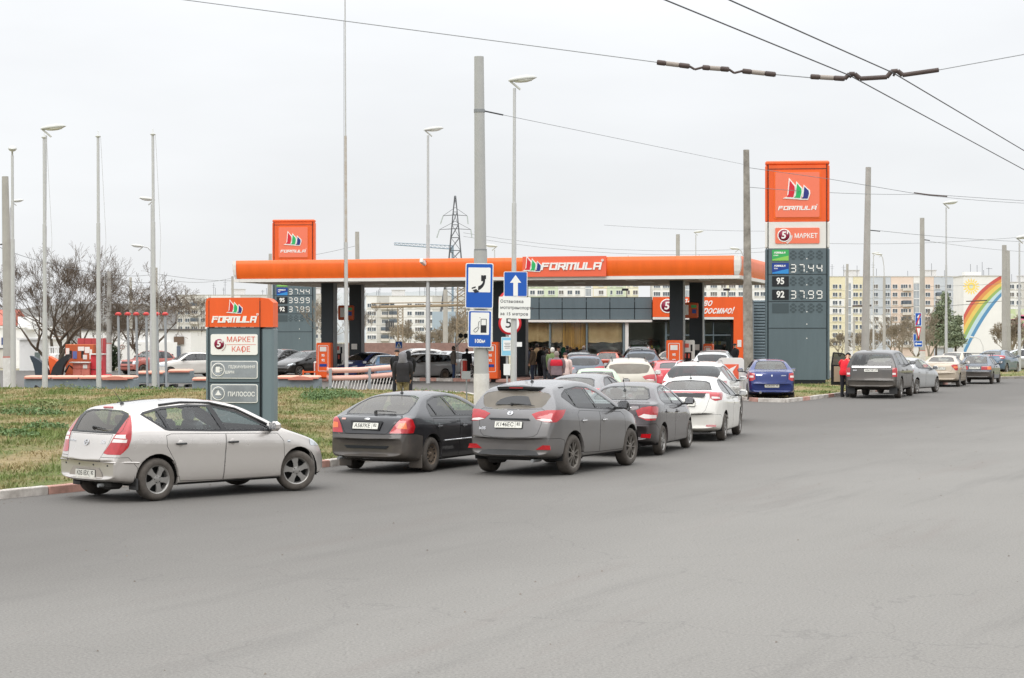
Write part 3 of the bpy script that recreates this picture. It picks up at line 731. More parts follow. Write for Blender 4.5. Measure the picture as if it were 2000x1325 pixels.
def leaf_blob(t, name, c, r, n, seed, m, size=(.12, .25)):
	rs = np.random.RandomState(seed)
	u = rs.normal(0, 1, (n, 3)); u /= np.linalg.norm(u, axis=1)[:, None]
	rad = rs.uniform(.35, 1, n) ** .5
	bump_ = 1 + .22 * np.sin(u[:, 0] * 5 + seed) * np.cos(u[:, 2] * 6) + .12 * np.sin(u[:, 1] * 9)
	P_ = np.array(c) + u * np.array(r) * (rad * bump_)[:, None]
	s = rs.uniform(size[0], size[1], n)[:, None]
	a = rs.normal(0, 1, (n, 3)); a /= np.linalg.norm(a, axis=1)[:, None]; b = np.cross(a, u); b /= np.linalg.norm(b, axis=1)[:, None] + 1e-9
	V = np.stack([P_ - a * s, P_ + b * s * .5, P_ + a * s, P_ - b * s * .5], 1).reshape(-1, 3)
	i = (np.arange(n) * 4)[:, None]
	o = raw_mesh(name, V, np.concatenate([i + [0, 1, 2], i + [0, 2, 3]], 1).reshape(-1, 3), m, kind=None); o.parent = t; return o
M_EVER = mat('evergreen_leaf', rgb(72, 88, 52), .8, color2=rgb(38, 52, 30), vscale=1.2)
M_PINE = mat('pine_needles', rgb(142, 150, 122), .85, color2=rgb(96, 108, 82), vscale=.5)
for lb, px, d, w, h in (('dark evergreen shrub left of the white painted pole base', 201, 126, .55, 2.1), ('dark evergreen shrub right of the white painted pole base', 222, 127, .5, 1.7)):
	t = thing('evergreen_shrub', lb, 'shrub', (GX(px, d), d, 0)); leaf_blob(t, 'foliage', (0, 0, h / 2), (w, w, h / 2), 1400, int(px), M_EVER, (.05, .11))
	b = MB(); b.tube([(0, 0, -.05), (0, 0, h * .6)], [.06, .03], M_BARK, 6); b.build('stem', t)
for lb, px, d, h, w in (('green pine in front of the right apartment block', 1845, 330, 11.5, 2.6), ('smaller green pine right of the grey lamp post', 1866, 320, 7, 1.8), ('grey green pine left of the lamp post', 1828, 350, 9, 1.8)):
	t = thing('pine_tree', lb, 'tree', (GX(px, d), d, gz(0, d))); rs = random.Random(px)
	b = MB(); b.tube([(0, 0, -.2), (.1, 0, h * .5), (0, .1, h * .92)], [.22, .14, .04], M_BARK, 7); b.build('trunk', t)
	for k in range(9):
		zz_ = h * (.28 + .68 * k / 9); rr_ = w * (1.05 - .8 * k / 9) * rs.uniform(.75, 1.1)
		leaf_blob(t, 'crown', (rs.uniform(-.6, .6), rs.uniform(-.5, .5), zz_), (rr_, rr_, h * .085), 420, px + k, M_PINE, (.12, .3))
# ---------------------------------------------------------------- white houses on the left
M_WH = mat('white_render_wall', rgb(240, 239, 236), .9, var=.04, vscale=.8); M_WHG = mat('grey_render_wall', rgb(205, 202, 196), .9, var=.08, vscale=.8)
M_ROOFD = mat('dark_roof_edge', rgb(96, 92, 90), .8); M_TILE = mat('red_roof_tile', rgb(186, 108, 92), .8, var=.25, vscale=3)
def house(name, label, px0, px1, ytop, d, depth, m, cat='house', lip=True):
	X0, X1 = GX(px0, d), GX(px1, d); zt = CH - (ytop - HZ) * d / F
	t = thing(name, label, cat, ((X0 + X1) / 2, d, 0)); b = MB(); b.box((0, depth / 2, zt / 2), (X1 - X0, depth, zt), m); b.build('wall', t)
	if lip: b = MB(); b.box((0, depth / 2, zt + .06), (X1 - X0 + .25, depth + .3, .12), M_ROOFD if lip == 2 else m); b.build('roof', t)
	return t, X1 - X0, zt
t, w_, zt = house('garage', 'low white garage wall behind the left flagpole', 38, 79, 664, 128, 8, M_WH, 'garage')
b = MB(); b.box((w_ * .36, -.03, .75), (.35, .06, .9), mat('glass_block', rgb(120, 132, 128), .3, var=.4, vscale=9)); b.build('window', t)
t, w_, zt = house('house', 'white house at the left edge with a flat roof', -60, 46, 641, 136, 9, M_WH)
b = MB(); b.box((GX(44, 136) - GX(-7, 136), 2, zt + .35), (.9, 3, .9), M_WH); b.build('chimney', t)
b = MB(); b.box((GX(8, 136) - GX(-7, 136), -.03, 1.9), (.35, .06, .5), mat('blue_sign', rgb(70, 86, 130), .6)); b.build('house_sign', t)
b = MB(); b.box((GX(5, 136) - GX(-7, 136), -.1, 1.4), (.9, .2, .05), M_ROOFD); b.box((GX(5, 136) - GX(-7, 136), -.05, .7), (.8, .1, 1.3), M_WHG); b.build('door', t)
t, w_, zt = house('house', 'far house with a red tiled roof at the left edge', -90, 13, 636, 190, 8, M_WHG, lip=False)
b = MB(); hw = w_ / 2 + .3
b.add([(-hw, -.3, zt), (hw, -.3, zt), (hw, 4, zt + 1.6), (-hw, 4, zt + 1.6), (hw, 8.3, zt), (-hw, 8.3, zt)], [(0, 1, 2, 3), (3, 2, 4, 5), (1, 4, 2), (0, 3, 5)], M_TILE); b.build('roof', t)
t, w_, zt = house('garage', 'long low white building with a dark roof line behind the bare trees', 158, 373, 646, 136, 10, M_WH, 'building', lip=2)
ox = (GX(158, 136) + GX(373, 136)) / 2
def lx(px): return GX(px, 136) - ox
b = MB(); b.box((lx(290), -.12, 1.0), (lx(347) - lx(233), .2, 1.65), M_WH); b.build('perimeter_panel', t)
b = MB(); b.box((lx(350), -.2, .9), (.26, .1, 1.3), mat('blue_grey_door', rgb(96, 106, 122), .6)); b.build('door', t)
b = MB(); b.box((lx(350), -.1, 1.95), (.7, .12, .55), mat('brown_sign', rgb(110, 92, 78), .8)); b.build('brown_panel', t)
b = MB(); b.box((lx(114), -.1, 2.0), (.7, .12, .5), mat('brown_sign')); b.build('brown_panel', t)
b = MB(); b.lathe([(.17, 0), (.17, .01), (.13, .01), (.13, 0)], mat('faded_ring', rgb(180, 140, 130), .8), 16, Matrix.Translation((lx(240), -.24, 1.5)) @ Matrix.Rotation(math.pi / 2, 4, 'X')); b.build('ring_sign', t)
d = 118; t = thing('balustrade', 'white slanting stair balustrade behind the black fins', 'balustrade', (GX(106, d), d, 0)); b = MB()
b.box((0, 0, 1.62), (.62, .1, .07), M_WH, ry=0); b.box((0, 0, 1.20), (.62, .1, .07), M_WH); b.build('rail', t)
for k in range(5): b = MB(); b.box((-.25 + k * .125, 0, 1.4), (.05, .06, .4), M_WH); b.build('baluster', t)
b = MB(); b.box((-.05, 0, .58), (.3, .3, 1.16), M_WH); b.build('pier', t)
t = thing('brick_house', 'tan brick wall right of the low white building', 'building', (GX(385, 150), 150, 0)); b = MB(); b.box((0, 4, 1.2), (1.5, 8, 2.4), mat('tan_brick', rgb(160, 132, 104), .9, var=.2, vscale=6)); b.build('wall', t)
d = 180; t = thing('brick_wall', 'low reddish brick wall behind the parked cars under the canopy', 'wall', (GX(800, d), d, 0)); b = MB(); b.box((0, 0, .9), (GX(940, d) - GX(690, d), .4, 1.3), mat('dull_red_brick', rgb(140, 112, 104), .9, var=.2, vscale=4)); b.build('wall', t)
# unseen dark ridge added behind the viewpoint for paint and glass to mirror
b = MB(); n = 48; rs = random.Random(5); vs = []
for i in range(n + 1):
	a = math.radians(-205 + 235 * i / n); hh = 11 + 5 * math.sin(i * .9) + rs.uniform(-2, 2)
	for R_, z in ((150, -.5), (162, hh * .7), (180, hh), (260, -1)): vs.append((math.cos(a) * R_ * 1.5, 40 + math.sin(a) * R_, z))
b.add(vs, [(4 * i + k, 4 * i + k + 1, 4 * i + 5 + k, 4 * i + 4 + k) for i in range(n) for k in range(3)], mat('reflection_ridge', rgb(86, 84, 72), 1, color2=rgb(54, 56, 44), vscale=.08), True)
# only the stretch outside the picture is needed
tag(b.build('hill'), kind='structure')
# ---------------------------------------------------------------- cars
M_TRIM = mat('gloss_black_trim', (0.012, 0.012, 0.013), 0.3)
M_PLAST = mat('black_plastic', (0.03, 0.03, 0.03), 0.6, var=0.3)
M_PLASTD = paint('dusty_bumper_plastic', (0.022, 0.022, 0.024), 0.0, 0.55, 0.32)
M_UNDER = mat('underbody_dirt', (0.012, 0.011, 0.01), 0.95)
M_TYRE = mat('dusty_tyre', rgb(84, 78, 72), 0.9, var=0.35, vscale=9)
M_WELL = mat('wheel_well_black', (0.008, 0.008, 0.008), 1.0)
M_RIM = mat('alloy_rim', rgb(150, 147, 143), 0.35, 0.6, var=0.15)
M_RIMD = mat('dusty_alloy_rim', rgb(110, 104, 97), 0.55, 0.3, var=0.25)
M_STEEL = mat('rusty_steel_rim', rgb(112, 98, 84), 0.75, 0.1, var=0.3, vscale=8)
M_RED = mat('tail_lamp_red', rgb(176, 16, 26), 0.12, coat=1.0, var=0.25, vscale=14)
M_REDD = mat('tail_lamp_dark_red', rgb(150, 30, 34), 0.2, coat=0.7)
M_WLENS = mat('tail_lamp_clear', rgb(225, 215, 210), 0.12, coat=1.0)
M_ORANGE = mat('tail_lamp_amber', rgb(225, 110, 45), 0.15, coat=1.0)
M_HEAD = mat('head_lamp_glass', rgb(205, 210, 214), 0.08, 0.3, coat=1.0)
M_CHROME = mat('chrome', (0.75, 0.75, 0.76), 0.12, 1.0)
M_PLATE = mat('number_plate_white', rgb(222, 220, 210), 0.5, var=0.08, vscale=20)
M_INK = mat('plate_ink', (0.02, 0.02, 0.02), 0.6)
M_SEAT = mat('seat_cloth', (0.07, 0.072, 0.075), 0.9)
G_CLEAR = glass('clear_car_glass', (0.84, 0.92, 0.90))
G_TINT = glass('tinted_car_glass', (0.16, 0.17, 0.18))
G_DARK = glass('dark_car_glass', (0.05, 0.055, 0.06))
G_DUST = glass('dusty_rear_glass', (0.12, 0.13, 0.13), 0.8, 0.55)
G_DUSTL = glass('slightly_dusty_glass', (0.42, 0.45, 0.46), 1.0, 0.17)
def inpoly(p, poly):
	x, y = p; c = False; n = len(poly); j = n - 1
	for i in range(n):
		xi, yi = poly[i]; xj, yj = poly[j]
		if (yi > y) != (yj > y) and x < (xj - xi) * (y - yi) / (yj - yi) + xi: c = not c
		j = i
	return c
def area2(p): return sum(p[i][0] * p[(i + 1) % len(p)][1] - p[(i + 1) % len(p)][0] * p[i][1] for i in range(len(p)))
def inset(poly, g):
	if area2(poly) < 0: poly = poly[::-1]
	n = len(poly); out = []
	for i in range(n):
		a, b, c = Vector(poly[i - 1]), Vector(poly[i]), Vector(poly[(i + 1) % n])
		d1, d2 = (b - a).normalized(), (c - b).normalized()
		n1, n2 = Vector((-d1.y, d1.x)), Vector((-d2.y, d2.x))
		k = max(0.35, 1 + n1.dot(n2))
		q = b + (n1 + n2) * (g / k)
		out.append((q.x, q.y))
	return out
def clip(poly, nx, nz, c):
	"""keep nx*x+nz*z <= c"""
	out = []; n = len(poly)
	for i in range(n):
		p, q = poly[i], poly[(i + 1) % n]
		dp, dq = nx * p[0] + nz * p[1] - c, nx * q[0] + nz * q[1] - c
		if dp <= 0: out.append(p)
		if dp * dq < 0:
			t = dp / (dp - dq); out.append((p[0] + t * (q[0] - p[0]), p[1] + t * (q[1] - p[1])))
	return out
def mirror(half):
	"""half outline (y>=0) from top centre to bottom centre -> closed polygon"""
	return list(half) + [(-y, z) for y, z in reversed(half) if y > 1e-6]
def body_mesh(S, sub=1):
	L, W = S['L'], S['W'] / 2
	top = smooth_curve(S['top'], S.get('tw', 0.05)); belt = smooth_curve(S['belt'], 0.2)
	bot = smooth_curve(S['bot'], 0.06)
	wid = smooth_curve(S['wid'], 0.12)
	rr, rz = S['roofw'], S['roofz']; kr, kf = S.get('kr', .13), S.get('kf', .25)
	xs = [0, .012, .035, .065, .1, .14, .185, .235, .29, .35, .42, .5, .6, .72, .85]
	xe = [L, L - .015, L - .05, L - .1, L - .16, L - .24, L - .34, L - .46, L - .6, L - .78]
	n = 17; a, b = xs[-1], xe[-1]
	xs = xs + [a + (b - a) * i / n for i in range(1, n)] + xe[::-1]
	def sec(x):
		t = top(x); w = wid(x) * W; b0 = bot(x); bl = belt(x)
		cab = min(1, max(0, (t - bl) / 0.3)); crown = 0.03 + 0.05 * cab
		# less crown on the steep tail faces
		slope = abs(top(x + .02) - top(x - .02)) / .04
		crown = crown / (1 + 0.8 * slope) + .006
		ze = t - crown
		bl2 = min(bl, ze - 0.012)
		wb = .955 * w
		def side(z):
			if z <= bl: return wb
			f = min(1, (z - bl) / max(.05, rz - bl)); return wb + (rr * (w / W) ** .5 - wb) * (f ** 1.15)
		re = side(ze)
		h = bl2 - b0
		q = [(0, b0), (.62 * w, b0), (.90 * w, b0 + .015), (.965 * w, b0 + .05), (.985 * w, b0 + .16 * h), (w * .993, b0 + .36 * h),
			 (.990 * w, b0 + .60 * h), (1.0 * w, b0 + .80 * h), (.980 * w, b0 + .90 * h), (wb if bl2 == bl else re + .012, bl2)]
		y0 = q[-1][0]
		for f in (.33, .66):
			z = bl2 + (ze - bl2) * f; q.append(((side(z) if bl2 == bl else y0 + (re - y0) * f), z))
		q.append((re, ze))
		q.append((re - .035, ze + .45 * crown)); q.append((re - .11, ze + .68 * crown)); q.append((re * .5, ze + .93 * crown)); q.append((0, t))
		return q
	bm = bmesh.new(); rings = []
	for x in xs:
		q = sec(x); loop = [(y, z) for y, z in q] + [(-y, z) for y, z in q[-2:0:-1]]
		fr, ff = max(0, 1 - x / 1.1) ** 1.5, max(0, 1 - (L - x) / 1.2) ** 1.5
		ring = []
		for y, z in loop:
			u = min(1.05, abs(y) / W)
			dz = S.get('lip')
			ring.append(bm.verts.new((x + kr * fr * u ** 2.6 - kf * ff * u ** 2.2, y, z)))
		rings.append(ring)
	n = len(rings[0])
	for i in range(len(rings) - 1):
		for j in range(n):
			k = (j + 1) % n
			bm.faces.new((rings[i][j], rings[i + 1][j], rings[i + 1][k], rings[i][k]))
	h = n // 2
	for R_, fl in ((rings[0], False), (rings[-1], True)):
		for j in range(h):
			a, b, c, d = R_[j], R_[j + 1], R_[(n - j - 1) % n], R_[(n - j) % n]
			vs = []
			for v in (a, b, c, d):
				if v not in vs: vs.append(v)
			if fl: vs = vs[::-1]
			if len(vs) >= 3:
				try: bm.faces.new(vs)
				except ValueError: pass
	bmesh.ops.recalc_face_normals(bm, faces=bm.faces)
	if sub:
		me = bpy.data.meshes.new('t'); bm.to_mesh(me); bm.free()
		o = bpy.data.objects.new('t', me); COL.objects.link(o)
		md = o.modifiers.new('s', 'SUBSURF'); md.levels = sub; md.render_levels = sub
		dg = bpy.context.evaluated_depsgraph_get(); dg.update()
		bm = bmesh.new(); bm.from_mesh(o.evaluated_get(dg).to_mesh())
		bpy.data.objects.remove(o); bpy.data.meshes.remove(me)
	return bm
class Cutter:
	def __init__(s, bm):
		s.bm = bm; s.lay = bm.faces.layers.int.new('tag'); s.names = {0: None}
	def region(s, name, poly, axis, pred, allow=None, gap=0.0, extra=None, margin=0.3):
		"""axis 'y': poly in (x,z); axis 'x': poly in (y,z). extra: second (poly, axis) condition"""
		conds = [(poly, axis)] + ([extra] if extra else [])
		ids = None
		if allow is not None: ids = {k for k, v in s.names.items() if v in allow}
		def get(c, ax): return (c.x, c.z) if ax == 'y' else (c.y, c.z)
		polys = list(conds)
		if gap: polys += [(inset(p, gap), a) for p, a in conds[:1]]
		px = [p[0] for p, a in polys[:1] for p in p];
		x0, x1 = min(p[0] for p in poly) - margin, max(p[0] for p in poly) + margin
		z0, z1 = min(p[1] for p in poly) - margin, max(p[1] for p in poly) + margin
		def near(f):
			c = f.calc_center_median(); a, b = get(c, axis)
			return x0 < a < x1 and z0 < b < z1 and pred(c, f.normal) and (ids is None or f[s.lay] in ids)
		fs = [f for f in s.bm.faces if near(f)]
		if not fs: return
		geom = set(fs)
		for f in fs: geom.update(f.edges); geom.update(f.verts)
		geom = list(geom)
		for p, ax in polys:
			n = len(p)
			for i in range(n):
				a, b = p[i], p[(i + 1) % n]
				d = (b[0] - a[0], b[1] - a[1])
				if d[0] ** 2 + d[1] ** 2 < 1e-8: continue
				no = Vector((d[1], 0, -d[0])) if ax == 'y' else Vector((0, d[1], -d[0]))
				co = Vector((a[0], 0, a[1])) if ax == 'y' else Vector((0, a[0], a[1]))
				r = bmesh.ops.bisect_plane(s.bm, geom=geom, dist=1e-5, plane_co=co, plane_no=no.normalized())
				geom = r['geom']
		tid = len(s.names); s.names[tid] = name
		kill = []
		gp = polys[-1][0] if gap else None
		for g in geom:
			if isinstance(g, bmesh.types.BMFace):
				c = g.calc_center_median()
				if all(inpoly(get(c, ax), p) for p, ax in conds) and (ids is None or g[s.lay] in ids):
					if gp and not inpoly(get(c, axis), gp): kill.append(g)
					else: g[s.lay] = tid
		if kill: bmesh.ops.delete(s.bm, geom=kill, context='FACES')
		return tid
	def parts(s):
		"""{(name, side): mesh data} ; side +1/-1/0"""
		s.bm.normal_update()
		out = {}
		for f in s.bm.faces: out.setdefault(f[s.lay], []).append(f)
		return out
	def mesh(s, faces, name, mats, mi=None, push=0.0):
		ix, vs, fs = {}, [], []
		for f in faces:
			l = []
			for v in f.verts:
				if v not in ix:
					ix[v] = len(vs); vs.append(v)
				l.append(ix[v])
			fs.append(l)
		me = bpy.data.meshes.new(name)
		me.from_pydata([tuple(v.co + v.normal * push) for v in vs], [], fs)
		for m in mats: me.materials.append(m)
		if mi: me.polygons.foreach_set('material_index', mi)
		me.polygons.foreach_set('use_smooth', [True] * len(fs))
		me.update()
		me.normals_split_custom_set_from_vertices([tuple(v.normal) for v in vs])
		return me
RIMCACHE = {}
def rim_mesh(style, R_, w):
	"""wheel turned about the y axis, outer face towards -y; returns tyre mesh, rim mesh"""
	key = (style, R_, w)
	if key in RIMCACHE: return RIMCACHE[key]
	rr = R_ * (0.66 if style != 'steel' else 0.60)
	M = Matrix.Rotation(math.pi / 2, 4, 'X')      # local z -> -y
	t = MB()
	h = w / 2
	t.lathe([(rr, h - .012), (rr + .012, h), (R_ * .84, h + .004), (R_ * .93, h - .006), (R_ * .985, h - .03), (R_, h - .055), (R_, 0), (R_, -h + .055), (R_ * .98, -h + .02), (rr, -h)], M_TYRE, 36, M)
	r = MB()
	m = {'steel': M_STEEL, 'dusty': M_RIMD}.get(style, M_RIM)
	dark = M_WELL
	r.lathe([(rr + .004, h - .008), (rr - .012, h - .016), (rr - .02, h - .04), (rr - .035, -h + .02), (0, -h + .02)], m if style != 'five' else m, 36, M)
	r.lathe([(rr - .03, h - .10), (0.001, h - .10)], dark, 30, M)
	if style == 'steel':
		r.lathe([(rr - .018, h - .03), (rr - .05, h - .05), (rr * .55, h - .035), (rr * .42, h - .06), (.03, h - .055), (.001, h - .055)], m, 32, M)
		for k in range(12):
			q = k * math.pi / 6
			c = M @ Vector((rr * .73 * math.cos(q), rr * .73 * math.sin(q), h - .028))
			r.lathe([(.015, .0), (.015, .012), (.001, .012)], dark, 8, Matrix.Translation(c) @ M)
		r.lathe([(.045, h - .055), (.04, h - .03), (.001, h - .028)], m, 12, M)
	else:
		ns = {'five': 5, 'dusty': 10, 'seven': 7, 'six': 6}[style]
		for k in range(ns):
			q = 2 * math.pi * k / ns + (.1 if style == 'dusty' and k % 2 else 0)
			wd = {5: .052, 10: .013, 7: .028, 6: .036}[ns]
			z0, z1 = h - .035, h - .012
			poly = [(.03, -wd * .75), (rr * .6, -wd * .7), (rr - .012, -wd * 1.15), (rr - .012, wd * 1.15), (rr * .6, wd * .7), (.03, wd * .75)]
			r.prism(poly, .028, M @ Matrix.Rotation(q, 4, 'Z') @ Matrix.Translation((0, 0, h - .045)), m)
		r.lathe([(.075, h - .05), (.07, h - .02), (.05, h - .014), (.001, h - .012)], m, 20, M)
		for k in range(5):
			q = 2 * math.pi * (k + .5) / 5
			c = M @ Vector((.05 * math.cos(q), .05 * math.sin(q), h - .014))
			r.lathe([(.009, 0), (.009, .002), (.001, .002)], dark, 6, Matrix.Translation(c) @ M)
	RIMCACHE[key] = (t.mesh('tyre'), r.mesh('rim'))
	return RIMCACHE[key]
def make_car(S, label, cat, name='parked_car', loc=(0, 0, 0), heading=0.0, colour=None, group=None, lod=0,
			 plate=None, steer=0.0, roof_rails=False, antenna=None, dust=None, front=False, extras=None, rim=None):
	"""heading: angle of the nose from world +y towards +x (radians)"""
	th = math.pi / 2 - heading
	mid = (S['rax'] + S['fax']) / 2
	d = Vector((math.cos(th), math.sin(th), 0))
	root = thing(name, label, cat, Vector(loc) - d * mid, th, group)
	pm = colour
	bm = body_mesh(S, 1 if lod == 0 else 0)
	if lod:
		bmesh.ops.triangulate(bm, faces=[f for f in bm.faces if len(f.verts) > 4])
	bvh = BVHTree.FromBMesh(bm)
	L, W = S['L'], S['W']
	def rear(y, z, off=0.0):
		r = bvh.ray_cast(Vector((-2, y, z)), Vector((1, 0, 0)))
		return (r[0] + r[1] * off, r[1]) if r[0] else (Vector((0, y, z)), Vector((-1, 0, 0)))
	def fronth(y, z, off=0.0):
		r = bvh.ray_cast(Vector((L + 2, y, z)), Vector((-1, 0, 0)))
		return (r[0] + r[1] * off, r[1]) if r[0] else (Vector((L, y, z)), Vector((1, 0, 0)))
	def side(x, z, sg, off=0.0):
		r = bvh.ray_cast(Vector((x, 3 * sg, z)), Vector((0, -sg, 0)))
		return (r[0] + r[1] * off, r[1]) if r[0] else (Vector((x, W / 2 * sg, z)), Vector((0, sg, 0)))
	def topz(x, y, off=0.0):
		r = bvh.ray_cast(Vector((x, y, 4)), Vector((0, 0, -1)))
		return (r[0] + r[1] * off, r[1]) if r[0] else (Vector((x, y, 1.4)), Vector((0, 0, 1)))
	c = Cutter(bm)
	sidep = lambda ce, n: abs(ce.y) > W * .26
	rearp = lambda ce, n: ce.x < L * .42
	frontp = lambda ce, n: ce.x > L * .5
	# side glass
	for trim in S['side']:
		c.region('window_trim', trim, 'y', sidep)
		xb0 = -9; cuts = [(-9, -9, 0)] + S['pillars'] + [(9, 9, 0)]
		for k in range(len(cuts) - 1):
			p = inset(trim, S.get('frame', .032))
			zb, zt = S['pz']
			(a0, a1, aw), (b0, b1, bw) = cuts[k], cuts[k + 1]
			if a0 > -9:   # x >= line + w
				nx, nz = -(zt - zb), (a1 - a0)
				p = clip(p, nx, nz, nx * (a0 + aw) + nz * zb)
			if b0 < 9:
				nx, nz = (zt - zb), -(b1 - b0)
				p = clip(p, nx, nz, nx * (b0 - bw) + nz * zb)
			if len(p) >= 3 and abs(area2(p)) > .01:
				c.region('side_window_%d' % k, p, 'y', sidep, allow=('window_trim',))
	# rear and front glass
	rg = mirror(S['rear_glass'])
	if S.get('rear_trim'): c.region('window_trim_rear', mirror(S['rear_trim']), 'x', rearp, allow=(None,), gap=.006 if lod == 0 else 0)
	c.region('rear_window', rg, 'x', rearp, allow=(None, 'window_trim_rear'))
	c.region('windshield', mirror(S['front_glass']), 'x', frontp, allow=(None,))
	# lamps
	for lp in S['lamps']:
		for sg in (1, -1):
			c.region('tail_light' + ('_L' if sg > 0 else '_R'), [(y * sg, z) for y, z in lp['rear']], 'x', rearp, allow=(None, 'window_trim_rear', 'window_trim'), extra=(lp['side'], 'y'), gap=0)
			for m_, q in lp.get('inner', []):
				c.region('lens_%s' % m_ + ('_L' if sg > 0 else '_R'), [(y * sg, z) for y, z in q], 'x', rearp, allow=('tail_light_L', 'tail_light_R'))
	if 'head' in S:
		for sg in (1, -1):
			c.region('headlight' + ('_L' if sg > 0 else '_R'), [(y * sg, z) for y, z in S['head']], 'x', frontp, allow=(None,), extra=([(L - .55, 0), (L + 1, 0), (L + 1, 2), (L - .55, 2)], 'y'))
		if S.get('grille') and front:
			c.region('grille', mirror(S['grille']), 'x', frontp, allow=(None,))
	if lod == 0:
		# tailgate and bumper
		if S.get('gate'): c.region('tailgate', mirror(S['gate']), 'x', rearp, allow=(None,), gap=.006)
		if S.get('bumper'): c.region('bumper', S['bumper'], 'y', lambda ce, n: True, allow=(None,), gap=.006)
		for k, dr in enumerate(S.get('doors', [])):
			c.region('door_%d' % k, dr, 'y', lambda ce, n: abs(ce.y) > W * .3, allow=(None,), gap=.007)
	# arches
	Ra = S['R'] + S.get('arch', .055)
	for ax in (S['rax'], S['fax']):
		n = 26 if lod == 0 else 16
		poly = [(ax + Ra * math.cos(2 * math.pi * k / n), S['R'] + .01 + Ra * math.sin(2 * math.pi * k / n)) for k in range(n)]
		if lod == 0 and S.get('flare'):
			Rf = Ra + S['flare']
			pf = [(ax + Rf * math.cos(2 * math.pi * k / n), S['R'] + .01 + Rf * math.sin(2 * math.pi * k / n)) for k in range(n)]
			c.region('fender_flare', pf, 'y', sidep, allow=(None, 'bumper'))
		tid = c.region('ARCH', poly, 'y', lambda ce, n: abs(ce.y) > W * .28)
		kill = [f for f in bm.faces if f[c.lay] == tid]
		bmesh.ops.delete(bm, geom=kill, context='FACES')
		be = [e for e in bm.edges if e.is_boundary and all(abs(((v.co.x - ax) ** 2 + (v.co.z - S['R'] - .01) ** 2) ** .5 - Ra) < .006 and abs(v.co.y) > W * .35 for v in e.verts)]
		lp = {e: e.link_faces[0][c.lay] for e in be}
		if be:
			r = bmesh.ops.extrude_edge_only(bm, edges=be)
			for g in r['geom']:
				if isinstance(g, bmesh.types.BMVert): g.co.y *= .93
	PM = {'window_trim': M_TRIM, 'window_trim_rear': M_TRIM, 'rear_window': S.get('g_rear', G_TINT), 'windshield': S.get('g_front', G_CLEAR),
		  'tail_light_L': S.get('m_lamp', M_RED), 'tail_light_R': S.get('m_lamp', M_RED), 'headlight_L': M_HEAD, 'headlight_R': M_HEAD, 'grille': M_PLAST,
		  'tailgate': pm, 'bumper': S.get('m_bumper') or pm, 'fender_flare': S.get('m_flare') or pm,
		  'lens_w_L': M_WLENS, 'lens_w_R': M_WLENS, 'lens_o_L': M_ORANGE, 'lens_o_R': M_ORANGE, 'lens_d_L': M_REDD, 'lens_d_R': M_REDD,
		  'lens_b_L': M_TRIM, 'lens_b_R': M_TRIM}
	groups = c.parts()
	# custom normals: take the vertex normals of the whole body first
	objs = {}
	bytag = {}
	for tid, fs in groups.items():
		nm = c.names[tid]
		bytag.setdefault(nm, []).extend(fs)
	for nm, fs in bytag.items():
		if nm is None:
			und = M_UNDER
			mi = [1 if f.normal.z < -.6 else 0 for f in fs]
			objs['body'] = link('body', c.mesh(fs, 'body', [pm, und], mi), root)
			continue
		if nm == 'ARCH': continue
		base = nm
		if nm.startswith('side_window') or nm.startswith('door_') or nm in ('window_trim', 'fender_flare'):
			for sg in (1, -1):
				ff = [f for f in fs if f.calc_center_median().y * sg > 0]
				if not ff: continue
				if nm.startswith('side_window'):
					k = int(nm[-1]); gl = S.get('g_side', [G_TINT] * 4)
					o = link('side_window', c.mesh(ff, 'side_window', [gl[min(k, len(gl) - 1)]], push=-.007), root)
				elif nm.startswith('door_'):
					o = link('door', c.mesh(ff, 'door', [pm]), root); objs[(nm, sg)] = o
				else:
					o = link(nm, c.mesh(ff, nm, [PM[nm]], push=.001), root)
					objs[(nm, sg)] = o
		else:
			push = {'rear_window': -.004, 'windshield': -.004, 'tailgate': 0}.get(nm, .0)
			if nm.startswith('tail') and nm != 'tailgate' or nm.startswith('head'): push = .004
			if nm.startswith('lens'): push = .006
			pn = {'tail_light_L': 'tail_light', 'tail_light_R': 'tail_light', 'headlight_L': 'headlight', 'headlight_R': 'headlight', 'window_trim_rear': 'window_trim'}.get(nm, nm)
			par = root
			if nm.startswith('lens'):
				pn = 'lamp_lens'; par = objs.get('tail_light' + nm[-2:], root)
			objs[nm] = link(pn, c.mesh(fs, pn, [PM[nm]], push=push), par)
	bm.free()
	# shoulder crease / wheel wells
	for ax in (S['rax'], S['fax']):
		for sg in (1, -1):
			well = MB(); n = 14; pr = []
			for k in range(n + 1):
				q = -0.25 + (math.pi + .5) * k / n
				pr.append((ax + (Ra + .02) * math.cos(q), S['R'] + .01 + (Ra + .02) * math.sin(q)))
			y1, y0 = sg * (W / 2 - .055), sg * (W / 2 - .34)
			vs = [(x, y1, z) for x, z in pr] + [(x, y0, z) for x, z in pr]
			fs = [(k, k + 1, n + 2 + k, n + 1 + k) for k in range(n)] + [tuple(range(n + 1, 2 * n + 2))]
			well.add(vs, fs, M_WELL); well.build('wheel_well', root)
